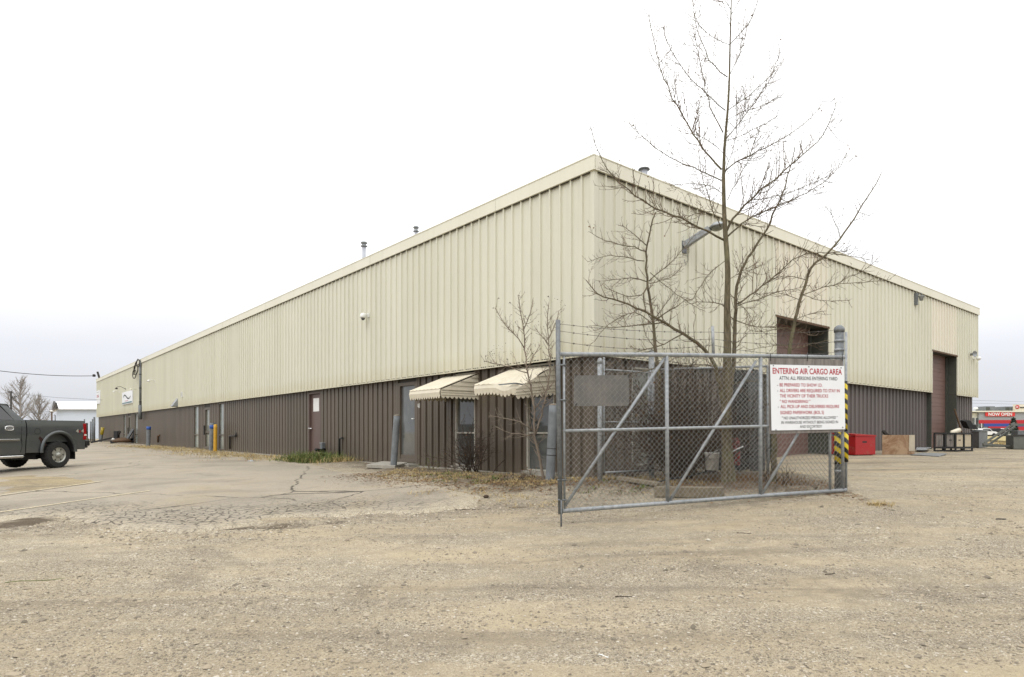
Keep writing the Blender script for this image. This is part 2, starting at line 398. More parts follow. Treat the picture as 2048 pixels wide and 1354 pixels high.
M['lap_shade'] = flat('awning_lap_shade', srgb(150, 141, 120), .7)  # darker awning tone for shade painted under the board laps
M['black'] = flat('black_paint', srgb(28, 28, 28), .5)
M['iron'] = flat('dark_iron', srgb(52, 48, 44), .75, var=.25, scale=20)
M['chrome'] = flat('chrome', (.7, .7, .7, 1), .18, metal=1.0, var=.05)
M['pipe'] = flat('bollard_steel', srgb(108, 112, 114), .7, var=.2, scale=7, bump=.002)
M['yellow'] = flat('yellow_paint', srgb(196, 150, 40), .55, var=.08)
M['blue'] = flat('blue_tape', srgb(44, 84, 158), .6)
M['red'] = (lambda t: t.set(Base_Color=t.mix(t.rng(t.noise(3.5, 6, .8), .55, .68, 0, .7), srgb(156, 26, 28), srgb(136, 84, 72)), Roughness=.45))(NT('chipped_red_paint'))
M['wood'] = (lambda t: (t.bump(t.noise(1, 4, .6, src=t.map(t.obj, (40, 3, 3))), .3, .003), t.set(Base_Color=t.mix(t.rng(t.noise(1.3, 6, .75, dist=1.5), .44, .66, 0, 1), srgb(158, 132, 104), srgb(104, 66, 34)), Roughness=.85))[1])(NT('weathered_plywood'))
M['wood_pale'] = flat('pale_plywood', srgb(176, 164, 142), .8, var=.14, scale=4)
M['wood_grey'] = (lambda t: t.set(Base_Color=t.mix(t.rng(t.noise(1, 5, .65, src=t.map(t.obj, (18, 18, 2.2))), .3, .7, 0, 1), srgb(92, 88, 84), srgb(138, 132, 126)), Roughness=.9))(NT('grey_weathered_plywood'))
M['panel_grey'] = (lambda t: t.set(Base_Color=t.mix(t.rng(t.noise(3, 6, .7), .4, .7, 0, 1), srgb(108, 107, 104), srgb(132, 127, 120)), Roughness=.85))(NT('faded_blank_panel'))
M['timber'] = flat('old_timber', srgb(118, 108, 90), .9, var=.25, scale=8, bump=.004)
def bark(name, a, b, sc=1.0):
    t = NT(name); n = t.noise(1, 6, .7, src=t.map(t.pos, (28 * sc, 28 * sc, 7 * sc))); n2 = t.noise(2.2, 4)
    c = t.mix(t.rng(n, .35, .68, 0, 1), a, b); c = t.mix(t.rng(n2, .5, .7, 0, .45), c, srgb(112, 112, 84))
    t.bump(n, .5, .008)
    return t.set(Base_Color=c, Roughness=.9, Specular_IOR_Level=.2)
M['bark'] = bark('poplar_bark', srgb(70, 63, 50), srgb(120, 110, 89))
M['twig'] = flat('twig_bark', srgb(104, 90, 74), .9, var=.25, scale=5)
M['twig_grey'] = flat('grey_twig_bark', srgb(124, 112, 98), .9, var=.25, scale=5)
M['twig_dark'] = flat('dark_twig_bark', srgb(62, 50, 40), .95, var=.3, scale=5)
M['dead_leaf'] = flat('dead_leaf', srgb(112, 82, 48), .9, var=.35, scale=9)
M['weed'] = flat('weed_leaf', srgb(98, 108, 54), .8, var=.35, scale=7)
M['straw'] = flat('straw_grass', srgb(170, 150, 104), .9, var=.3, scale=5)
M['green_grass'] = flat('green_grass', srgb(92, 104, 50), .85, var=.35, scale=5)
M['plastic_white'] = flat('white_plastic', srgb(208, 206, 198), .5)
M['tyre'] = flat('tyre_rubber', srgb(40, 40, 39), .85, var=.15, scale=12)
M['signwhite'] = flat('white_sign_face', srgb(226, 228, 230), .4, var=.03, scale=3)
M['signred'] = flat('red_lettering', srgb(168, 24, 46), .6, var=.05)
M['signblack'] = flat('black_lettering', srgb(30, 32, 38), .6, var=.05)

# ================================================================== GROUND
def axis(segs):
    out = [segs[0][0]]
    for a, b, st in segs:
        n = max(1, round((b - a) / st)); out += [a + (b - a) * (i + 1) / n for i in range(n)]
    return out
def grid_mesh(name, xs, ys, zf, mat):
    X, Y = np.meshgrid(xs, ys); Z = zf(X, Y); nx, ny = len(xs), len(ys)
    v = np.stack([X.ravel(), Y.ravel(), Z.ravel()], 1)
    i = np.arange(nx * ny).reshape(ny, nx)
    f = np.stack([i[:-1, :-1].ravel(), i[:-1, 1:].ravel(), i[1:, 1:].ravel(), i[1:, :-1].ravel()], 1)
    me = bpy.data.meshes.new(name); me.from_pydata(v.tolist(), [], f.tolist())
    me.polygons.foreach_set('use_smooth', [True] * len(me.polygons)); me.materials.append(mat); me.update()
    o = bpy.data.objects.new(name, me); COL.objects.link(o); return o
def vnoise(X, Y, s, seed=0):
    """smooth value noise"""
    x, y = X / s, Y / s; xi, yi = np.floor(x), np.floor(y); fx, fy = x - xi, y - yi
    fx, fy = fx * fx * (3 - 2 * fx), fy * fy * (3 - 2 * fy)
    def h(a, b): 
        q = np.sin(a * 127.1 + b * 311.7 + seed * 74.7) * 43758.5453; return q - np.floor(q)
    return (h(xi, yi) * (1 - fx) + h(xi + 1, yi) * fx) * (1 - fy) + (h(xi, yi + 1) * (1 - fx) + h(xi + 1, yi + 1) * fx) * fy - .5
def bumps(X, Y):
    return vnoise(X, Y, 1.7, 1) * .045 + vnoise(X, Y, .6, 2) * .022 + vnoise(X, Y, .23, 3) * .008
xs = axis([(-1600, -400, 300), (-400, -100, 50), (-100, -40, 8), (-40, -16, 1.2), (-16, -6, .3), (-6, 8, .09), (8, 16, .25), (16, 40, 1.2), (40, 100, 8), (100, 400, 50), (400, 1600, 300)])
ys = axis([(-1500, -100, 350), (-100, -10, 15), (-10, 2, 1.0), (2, 3, .2), (3, 12, .09), (12, 22, .25), (22, 50, 1.2), (50, 120, 6), (120, 400, 40), (400, 2000, 400)])
ground = grid_mesh('ground', xs, ys, lambda X, Y: GZ(X, Y) + bumps(X, Y), M['gravel']); ground['kind'] = 'structure'

def sdist(X, Y, poly):
    """signed distance to outline, positive inside"""
    d = np.full(X.shape, 1e9); inside = np.zeros(X.shape, bool); n = len(poly)
    for i in range(n):
        x0, y0 = poly[i]; x1, y1 = poly[(i + 1) % n]; ex, ey = x1 - x0, y1 - y0
        t = np.clip(((X - x0) * ex + (Y - y0) * ey) / (ex * ex + ey * ey + 1e-12), 0, 1)
        d = np.minimum(d, np.hypot(X - x0 - t * ex, Y - y0 - t * ey))
        c = ((y0 > Y) != (y1 > Y)) & (X < (x1 - x0) * (Y - y0) / ((y1 - y0) if abs(y1 - y0) > 1e-9 else 1e-9) + x0)
        inside ^= c
    return np.where(inside, d, -d)
def sheet_ground(name, pix, extra, xs, ys, mat, lift, edge, rag, rel=0.0, extra_z=None):
    poly = [tuple(at(*p)[:2]) for p in pix] + extra
    def zf(X, Y):
        s = sdist(X, Y, poly) + vnoise(X, Y, .9, 5) * rag + vnoise(X, Y, .3, 6) * rag * .5
        z = GZ(X, Y) + bumps(X, Y) * (1 - rel * np.clip(s / .8, 0, 1)) + np.clip(s * edge, -.12, lift)
        if extra_z is not None: z = z + extra_z(X, Y) * np.clip(s, 0, 1)
        return z
    X, Y = np.meshgrid(xs, ys); s = sdist(X, Y, poly); Z = zf(X, Y)
    keep = s > -.9; nx = len(xs)
    idx = -np.ones(X.shape, int); used = np.zeros(X.shape, bool)
    fk = keep[:-1, :-1] & keep[:-1, 1:] & keep[1:, 1:] & keep[1:, :-1]
    for a, b in ((slice(None, -1), slice(None, -1)), (slice(None, -1), slice(1, None)), (slice(1, None), slice(1, None)), (slice(1, None), slice(None, -1))):
        used[a, b] |= fk
    idx[used] = np.arange(used.sum())
    v = np.stack([X[used], Y[used], Z[used]], 1)
    f = np.stack([idx[:-1, :-1][fk], idx[:-1, 1:][fk], idx[1:, 1:][fk], idx[1:, :-1][fk]], 1)
    me = bpy.data.meshes.new(name); me.from_pydata(v.tolist(), [], f.tolist())
    me.polygons.foreach_set('use_smooth', [True] * len(me.polygons)); me.materials.append(mat)
    a_ = me.attributes.new('sd', 'FLOAT', 'POINT'); a_.data.foreach_set('value', s[used].astype(np.float32)); me.update()
    o = bpy.data.objects.new(name, me); COL.objects.link(o); o['kind'] = 'structure'; return o
# asphalt lot on the left
sheet_ground('parking_lot', [(0, 1042), (60, 1040), (118, 1036), (150, 1048), (250, 1062), (370, 1066), (470, 1054), (560, 1040), (680, 1032), (820, 1024), (930, 1008), (955, 992),
              (880, 980), (780, 962), (700, 945), (600, 928), (480, 915), (380, 902), (270, 893), (205, 888)],
             [(-46, 66), (-80, 62), (-60, 30), (-30, 9.2)],
             axis([(-80, -40, 2), (-40, -20, .6), (-20, -11, .2), (-11, 1, .1)]), axis([(7.5, 14, .08), (14, 22, .2), (22, 40, .6), (40, 70, 2)]),
             M['asphalt'], .030, .45, .6, rel=.75)
# bare soil along the wall, round the trees and under the gate
def mound(X, Y):
    return (vnoise(X, Y, .5, 9) + .25) * .07 + (vnoise(X, Y, .18, 10)) * .035
soilpix = [(560, 921), (640, 929), (705, 938), (770, 953), (850, 968), (930, 985), (1010, 990), (1090, 985), (1125, 992), (1250, 985), (1340, 1000), (1500, 1000), (1640, 992), (1720, 988), (1735, 975), (1660, 955), (1560, 948), (1500, 938), (1440, 945), (1400, 930)]
sheet_ground('soil_bed', soilpix, [tuple(W(4.5, .3, 0)[:2]), tuple(W(.2, .2, 0)[:2]), tuple(W(.2, 17, 0)[:2])],
             axis([(-11, -5, .2), (-5, 6.5, .07)]), axis([(8.5, 15, .07), (15, 26, .2)]), M['soil'], .05, .10, .7, extra_z=mound)
sheet_ground('dirt_patch', [(380, 1074), (470, 1060), (560, 1050), (650, 1043), (720, 1046), (690, 1056), (600, 1066), (520, 1078), (440, 1086)], [],
             axis([(-6, -1.5, .06)]), axis([(8.2, 12, .06)]), M['dark_soil'], .008, .03, .7, rel=.2)
sheet_ground('dirt_patch', [(-60, 1058), (30, 1040), (112, 1033), (130, 1040), (70, 1052), (0, 1066), (-60, 1076)], [], axis([(-12, -5, .06)]), axis([(7.5, 11, .06)]), M['dark_soil'], .034, .12, .3, rel=.5)
sheet_ground('sandy_patch', [(-80, 962), (60, 950), (180, 948), (262, 958), (240, 968), (150, 978), (60, 990), (-80, 1012)], [], axis([(-17, -5, .1)]), axis([(10, 22, .1)]), M['sand'], .040, .05, .8, rel=.75)
from mathutils.bvhtree import BVHTree
_tr = []
for o_ in list(COL.objects):
    if o_.name.split('.')[0] in ('ground', 'parking_lot', 'soil_bed', 'dirt_patch', 'sandy_patch'):
        me_ = o_.data; _tr.append(BVHTree.FromPolygons([v.co.copy() for v in me_.vertices], [tuple(p.vertices) for p in me_.polygons]))
def top(x, y):
    z = -9
    for t_ in _tr:
        h = t_.ray_cast(Vector((x, y, 6)), Vector((0, 0, -1)))
        if h[0] is not None: z = max(z, h[0].z)
    return z if z > -8 else gz(x, y)
def spot(px, py, clear=.45):
    """ground point on a line of sight, kept clear of the warehouse walls, on the real surface"""
    p = at(px, py); q = W(-clear, uL(px, -clear), 0) if px < 1190 else W(vR(px, -clear), -clear, 0)
    if p.y > q.y: p = Vector((q.x, q.y, 0))
    return Vector((p.x, p.y, top(p.x, p.y)))
# painted parking lines
def strip(name, pts, w):
    out = []
    a, b = Vector(at(*pts[0])), Vector(at(*pts[1])); n = 40
    d = (b - a).normalized(); r = Vector((-d.y, d.x, 0)) * w / 2
    vs = []; fs = []
    for i in range(n + 1):
        p = a.lerp(b, i / n)
        for q in (p - r, p + r):
            z = float(GZ(q.x, q.y) + .25 * bumps(np.array(q.x), np.array(q.y)) + .0365 + (.010 if abs(pts[0][1] - 1037) > 5 else 0))
            vs.append((q.x, q.y, z))
    for i in range(n): fs.append((2 * i, 2 * i + 1, 2 * i + 3, 2 * i + 2))
    mb = MB(); mb.add(vs, fs); o = mb.build(name, M['line']); o['kind'] = 'structure'; return o
strip('parking_line', [(-60, 1037), (300, 985)], .085)
strip('parking_line', [(-40, 1001), (205, 966)], .07)
strip('parking_line', [(108, 955), (150, 952)], .07)

# ================================================================== WAREHOUSE
wh = thing('warehouse', 'long metal clad warehouse, cream above and brown below, with a flat roof', 'warehouse', (BX, YC, .5), BROT)
def profile(u0, u1, kind):
    """(along, outward) points of the ribbed sheet between u0 and u1"""
    pts = []; p = .3048; k = math.floor(u0 / p) - 1
    while k * p < u1 + p:
        c = k * p
        if kind == 'cream': q = [(c - .030, 0), (c - .019, .038), (c + .019, .038), (c + .030, 0), (c + .125, 0), (c + .131, .003), (c + .145, .003), (c + .151, 0), (c + .205, 0), (c + .211, .003), (c + .225, .003), (c + .231, 0)]
        elif kind == 'brown': q = [(c - .118, -.01), (c - .104, .045), (c - .01, .042), (c, .036), (c + .01, .042), (c + .104, .045), (c + .118, -.01)]
        else: q = [(c - .075, 0), (c - .055, .040), (c + .055, .040), (c + .075, 0)]
        pts += q; k += 1
    r = []
    for i in range(len(pts) - 1):
        (a, d), (b, e) = pts[i], pts[i + 1]
        if b <= u0 or a >= u1: continue
        if a < u0: d = d + (e - d) * (u0 - a) / (b - a); a = u0
        if not r: r.append((a, d))
        if b > u1: e = d + (e - d) * (u1 - a) / (b - a); b = u1
        r.append((b, e))
    return r
def ribbed(mb, face, off, u0, u1, z0, z1, kind):
    pr = profile(u0, u1, kind)
    if len(pr) < 2: return
    vs = []
    for a, d in pr:
        for z in (z0, z1):
            vs.append(W(off - d, a, z) if face == 'L' else W(a, off - d, z))
    mb.add(vs, [(2 * i, 2 * i + 2, 2 * i + 3, 2 * i + 1) for i in range(len(pr) - 1)])
def lbox(mb, x0, y0, z0, x1, y1, z1):
    MM = mb.M; mb.M = (MM if MM else Matrix.Identity(4)) @ MBLD; mb.box((x0, y0, z0), (x1, y1, z1)); mb.M = MM

# openings (photo columns -> metres along the wall)
def LU(px): return uL(px, REC)
def RV(px): return vR(px, REC)
d1a, d1b = vR(1551), vR(1656); d1z = zat(632, W(d1a, 0, 0))
d2a, d2b = vR(1863.5), vR(1913); d2z = zat(701, W(d2a, 0, 0))
GH = .75                                     # garage door recess depth
Z0 = .35
# upper cladding
mb = MB(); ribbed(mb, 'L', 0, 0.06, LL - .06, ZC0, ZFB + .02, 'cream'); mb.build('cream_cladding', M['cream'], wh)
mb = MB()
ribbed(mb, 'R', 0, 0.06, d1a - .9, ZC0, ZFB + .02, 'cream'); 
ribbed(mb, 'R', 0, d1a - .9, d1a, ZC0, ZFB + .02, 'cream'); ribbed(mb, 'R', 0, d1b, d2a, ZC0, ZFB + .02, 'cream'); ribbed(mb, 'R', 0, d2b, LR - .06, ZC0, ZFB + .02, 'cream')
mb.build('cream_cladding', M['cream'], wh)
mb = MB(); ribbed(mb, 'R', 0, d1a, d1b, d1z, ZFB + .02, 'cream'); mb.build('cladding_patch', M['cream2'], wh)
mb = MB(); ribbed(mb, 'R', 0, d2a, d2b, d2z, ZFB + .02, 'cream'); mb.build('cladding_patch', M['cream2'], wh)
# back walls (plain, out of sight)
mb = MB()
mb.poly([W(LR, 0, ZC0), W(LR, LL, ZC0), W(LR, LL, ZFB), W(LR, 0, ZFB)]); mb.poly([W(0, LL, ZC0), W(LR, LL, ZC0), W(LR, LL, ZFB), W(0, LL, ZFB)])
mb.build('back_cladding', M['cream'], wh)
# corner trims
def piece(name, mat, *boxes):
    for b_ in boxes:
        mb = MB(); lbox(mb, *b_); mb.build(name, mat, wh)
piece('corner_trim', M['cream'], (-.035, -.035, ZC0 - .01, .06, .06, ZFB), (-.035, LL - .06, ZC0 - .01, .06, LL + .03, ZFB), (LR - .06, -.035, ZC0 - .01, LR + .03, .06, ZFB))
# fascia with seams and standing lip
def fascia(face, a0, a1, name):
    mb = MB(); st = 3.05; a = a0
    while a < a1 - .01:
        b = min(a + st, a1); j = rnd.uniform(-.004, .004)
        if face == 'L': lbox(mb, -.075 + j, a + .004, ZFB - .01, -.035, b - .004, ZT + j); lbox(mb, -.085 + j, a, ZT + j, .06, b, ZT + .022 + j)
        else: lbox(mb, a + .004, -.075 + j, ZFB - .01, b - .004, -.035, ZT + j); lbox(mb, max(a, .062), -.085 + j, ZT + j, b, .06, ZT + .022 + j)
        a = b
    return mb.build(name, M['fascia'], wh)
fascia('L', -.075, LL + .075, 'fascia'); fascia('R', -.0345, LR + .075, 'fascia')
mb = MB(); lbox(mb, LR, .06, ZFB, LR + .07, LL, ZT); lbox(mb, .06, LL, ZFB, LR, LL + .07, ZT); mb.build('fascia', M['fascia'], wh)
# dark strip painted as the shadow gap below the fascia foot
mb = MB(); lbox(mb, -.034, .07, ZFB - .035, -.028, LL, ZFB - .005); lbox(mb, .07, -.034, ZFB - .035, LR, -.028, ZFB - .005); mb.build('fascia_shadow_strip', M['dark_trim'], wh)
# roof
mb = MB(); lbox(mb, .07, .07, ZT - .12, LR - .02, LL - .02, ZT - .04)
roof = mb.build('roof', M['roof'], wh)
def vent(px, ptop, pbot_hidden, r, x0, kind):
    y = uL(px, x0); b = W(x0, y, ZT - .05); zt = zat(ptop, b)
    mb = MB(); c = (b.x, b.y, 0)
    if kind == 'stack':
        mb.lathe([(r, ZT - .06), (r, zt - .17)], c, 18)
        o = mb.build('chimney', M['flue'], roof)
        mb = MB(); mb.lathe([(r * 1.1, zt - .17), (r * 1.8, zt - .155), (r * 1.8, zt - .14), (r * 1.1, zt - .12), (r * 1.15, zt - .06), (r * 1.85, zt - .045), (r * 1.5, zt)], c, 18); mb.build('chimney_cap', M['galv'], roof)
vent(728, 484, 0, .066, 1.2, 'stack'); vent(832, 453, 0, .050, 1.2, 'stack')
v = vR(1288, 1.6); b = W(v, 1.6, 0); zt = zat(338, b)
mb = MB(); mb.lathe([(.09, ZT - .06), (.09, zt - .03)], (b.x, b.y, 0), 18); mb.build('chimney', M['flue'], roof)
mb = MB(); mb.lathe([(.09, zt - .03), (.145, zt - .02), (.13, zt + .01), (.04, zt + .03)], (b.x, b.y, 0), 18); mb.build('chimney_cap', M['galv_dark'], roof)
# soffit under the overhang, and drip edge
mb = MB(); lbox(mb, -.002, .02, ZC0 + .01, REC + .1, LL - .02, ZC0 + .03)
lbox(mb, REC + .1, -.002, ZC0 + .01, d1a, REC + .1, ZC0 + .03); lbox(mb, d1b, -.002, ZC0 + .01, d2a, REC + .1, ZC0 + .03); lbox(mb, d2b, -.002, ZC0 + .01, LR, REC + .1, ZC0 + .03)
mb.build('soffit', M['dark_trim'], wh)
mb = MB(); lbox(mb, -.036, -.036, ZC0 - .022, -.006, LL + .03, ZC0 + .004)
lbox(mb, -.006, -.036, ZC0 - .022, d1a, -.006, ZC0 + .004); lbox(mb, d1b, -.036, ZC0 - .022, d2a, -.006, ZC0 + .004); lbox(mb, d2b, -.036, ZC0 - .022, LR + .03, -.006, ZC0 + .004)
mb.build('drip_edge', M['cream'], wh)

# ---- lower brown wall with its openings
Lop = [('window', 1056.5, 1112), ('window', 914, 953), ('glass', 799, 836), ('steel', 619.5, 643.5), ('window2', 439.5, 450), ('glass2', 411, 422), ('window2', 389.5, 399), ('window2', 270.5, 276.5), ('glass2', 258, 262.5), ('window2', 248, 252.5)]
Rop = [('rwindow', 1260, 1299), ('garage', 0, 0), ('garage', 0, 0)]
g1a, g1b, g2a, g2b = d1a, d1b, d2a, d2b
holes = sorted([(LU(b), LU(a), k) for k, a, b in Lop])
mb = MB(); u = REC + .05
for a, b, k in holes:
    ribbed(mb, 'L', REC, u, a, ZB if k[0] != 'x' else ZB, ZC0 + .012, 'brown'); u = b
ribbed(mb, 'L', REC, u, LL - REC, ZB, ZC0 + .012, 'brown')
mb.build('brown_cladding', M['brown'], wh)
rwa, rwb = RV(1260), RV(1299)
mb = MB(); ribbed(mb, 'R', REC, REC + .05, rwa, ZB, ZC0 + .012, 'brown'); ribbed(mb, 'R', REC, rwb, g1a, ZB, ZC0 + .012, 'brown')
mb.build('brown_cladding', M['brown'], wh)
mb = MB(); ribbed(mb, 'R', REC, g1b, g2a, ZB, ZC0 + .012, 'grey'); ribbed(mb, 'R', REC, g2b, LR - REC, ZB, ZC0 + .012, 'grey')
mb.build('grey_cladding', M['grey_brown'], wh)
piece('corner_trim', M['brown'], (REC - .045, REC - .045, ZB - .01, REC + .05, REC + .05, ZC0), (LR - REC - .03, REC - .04, ZB, LR - REC + .03, REC + .05, ZC0))
piece('back_wall', M['brown'], (LR - REC, REC + .05, .2, LR - REC + .01, LL - REC, ZC0), (REC, LL - REC, .2, LR - REC, LL - REC + .01, ZC0))
# foundation
mb = MB(); lbox(mb, REC - .06, REC - .06, .1, REC + .1, LL - REC, ZB - .004)
lbox(mb, REC + .1, REC - .06, .1, g1a - .02, REC + .1, ZB - .004); lbox(mb, g1b + .02, REC - .06, .1, g2a - .02, REC + .1, ZB - .004)
mb.build('foundation', M['concrete'], wh, bevel=.008)

def glazed(face, a, b, z0, z1, name, mat_frame, mat_glass, rails=(), fw=.05, depth=.05, off=REC, kick=0):
    """framed pane set in the wall; rails at given heights"""
    mb = MB()
    def bx(u0, u1, za, zb, d0, d1):
        if face == 'L': lbox(mb, off + d0, u0, za, off + d1, u1, zb)
        else: lbox(mb, u0, off + d0, za, u1, off + d1, zb)
    bx(a, a + fw, z0, z1, -depth, .06); bx(b - fw, b, z0, z1, -depth, .06)
    bx(a + fw, b - fw, z0, z0 + fw, -depth, .06); bx(a + fw, b - fw, z1 - fw, z1, -depth, .06)
    for r in rails: bx(a + fw, b - fw, r - fw * .5, r + fw * .5, -depth * .8, .05)
    if kick: bx(a + fw, b - fw, z0 + fw, z0 + kick, -depth * .6, .05)
    fr = mb.build(name, mat_frame, wh, bevel=.004)
    mb = MB(); bx(a + fw, b - fw, z0 + fw, z1 - fw, .012, .022); mb.build('pane', mat_glass, fr)
    return fr
def trimbox(face, a, b, z0, z1, mat, off=REC, name='surround'):
    mb = MB(); w = .06
    for (u0, u1) in ((a - w, a), (b, b + w)):
        if face == 'L': lbox(mb, off - .052, u0, z0, off + .05, u1, z1)
        else: lbox(mb, u0, off - .052, z0, u1, off + .05, z1)
    return mb.build(name, mat, wh)
hl = {}
for a, b, k in holes: hl.setdefault(k, []).append((a, b))
for (a, b) in hl['window']:
    f = glazed('L', a, b, .66, ZC0 - .04, 'window', M['frame'], M['glass'], rails=(1.48,), fw=.035)
    trimbox('L', a, b, ZB, ZC0 - .01, M['brown'])
    mb = MB(); lbox(mb, REC - .13, a - .12, .40, REC + .06, b + .10, .655); mb.build('window_sill', M['concrete'], wh, bevel=.01)
a, b = hl['glass'][0]
trimbox('L', a, b, ZB, ZC0 - .01, M['brown'])
gd = glazed('L', a, b, .64, 2.9, 'glass_door', M['brown'], M['glass'], fw=.10, kick=.22)
mb = MB(); lbox(mb, REC - .02, a, 2.9, REC + .04, b, ZC0); mb.build('door_header', M['dark_trim'], wh)
mb = MB(); lbox(mb, REC - .09, b - .085, 1.45, REC - .05, b - .03, 1.75); lbox(mb, REC - .1, b - .075, 1.33, REC - .05, b - .04, 1.42); mb.build('door_handle', M['chrome'], gd)
mb = MB(); lbox(mb, REC - .055, a + .16, 1.86, REC - .002, a + .26, 1.885); mb.build('door_sticker', M['white'], gd)
mb = MB(); lbox(mb, REC - .35, a - .08, .3, REC - .02, b + .1, .625); mb.build('door_step', M['concrete'], wh, bevel=.01)
a, b = hl['steel'][0]
mb = MB(); lbox(mb, REC + .03, a + .06, ZB, REC + .07, b - .06, 2.86); sd = mb.build('steel_door', M['door_brown'], wh)
mb = MB(); lbox(mb, REC - .05, a, ZB, REC + .06, a + .055, 2.93); lbox(mb, REC - .05, b - .055, ZB, REC + .06, b, 2.93); lbox(mb, REC - .05, a + .055, 2.87, REC + .06, b - .055, 2.93); mb.build('door_frame', M['door_brown'], sd)
mb = MB(); lbox(mb, REC - .02, a, 2.93, REC + .05, b, ZC0); mb.build('door_header', M['brown'], wh)
mb = MB(); mb.M = MBLD; mb.lathe([(.035, -.02), (.035, .0), (.012, .01), (.012, .04), (.03, .05), (.032, .08), (.015, .1)], (REC - .07, b - .13, 1.62), 12, axis='X'); mb.M = None
mb.build('door_handle', M['chrome'], sd)
za, zb = zat(822, W(REC, a, 0)), zat(795, W(REC, a, 0))
mb = MB(); lbox(mb, REC + .024, a + .30, za, REC + .0295, b - .26, zb); mb.build('paper_notice', M['white'], sd)
for (a, b) in hl['window2']:
    glazed('L', a, b, ZB + .02, ZC0 - .05, 'window', M['brown'], M['glass_pale'], rails=(1.35,), fw=.06); 
    mb = MB(); lbox(mb, REC - .03, a, ZC0 - .05, REC + .04, b, ZC0); mb.build('window_header', M['brown'], wh)
    mb = MB(); lbox(mb, REC - .045, b, ZB, REC + .04, b + .07, ZC0 - .01); mb.build('window_jamb', M['dark_trim'], wh)
for (a, b) in hl['glass2']:
    gd = glazed('L', a, b, ZB + .02, ZC0 - .2, 'glass_door', M['brown'], M['glass_frost'], rails=(1.5,), fw=.13)
    mb = MB(); lbox(mb, REC - .03, a, ZC0 - .2, REC + .04, b, ZC0); mb.build('door_header', M['dark_trim'], wh)
    mb = MB(); lbox(mb, REC - .12, b - .08, 1.35, REC - .06, b - .04, 1.85); mb.build('door_handle', M['black'], gd)
# right wall window behind the gate
glazed('R', rwa, rwb, .80, 2.85, 'window', M['frame'], M['glass_frost'], rails=(1.52,), fw=.035)
piece('window_header', M['brown'], (rwa, REC - .03, 2.85, rwb, REC + .03, ZC0)); piece('sill_panel', M['brown'], (rwa, REC - .02, ZB, rwb, REC + .04, .8))
# garage doors in deep openings
for (a, b, zt, GH) in ((d1a, d1b, d1z, .52), (d2a, d2b, d2z, .36)):
    mb = MB(); n = 12; zb = .45; h = (zt - zb) / n
    for i in range(n):
        z0 = zb + i * h
        lbox(mb, a, GH, z0 + .012, b, GH + .05, z0 + h); lbox(mb, a, GH + .012, z0, b, GH + .04, z0 + .012)
        lbox(mb, a + .1, GH - .008, z0 + h * .45, b - .1, GH, z0 + h * .5)
    mb.build('garage_door', M['garage'], wh)
    mb = MB()
    lbox(mb, a - .04, .0, .3, a - .002, GH + .05, zt + .04); lbox(mb, b + .002, .0, .3, b + .04, GH + .05, zt + .04)
    lbox(mb, a, .0, zt - .002, b, GH + .05, zt + .04)
    lbox(mb, b - .14, GH - .06, .3, b - .02, GH - .005, zt - .05)
    mb.build('door_jamb', M['jamb'], wh)
    mb = MB(); lbox(mb, a - .03, -.038, zt - .03, b + .03, -.031, zt + .03); mb.build('door_lintel', M['rust_trim'], wh)
    # cream return where the overhanging cladding ends at the opening
    piece('corner_trim', M['cream'], (a - .03, -.034, ZC0 - .02, a - .003, .0, zt), (b + .003, -.034, ZC0 - .02, b + .03, .0, zt))

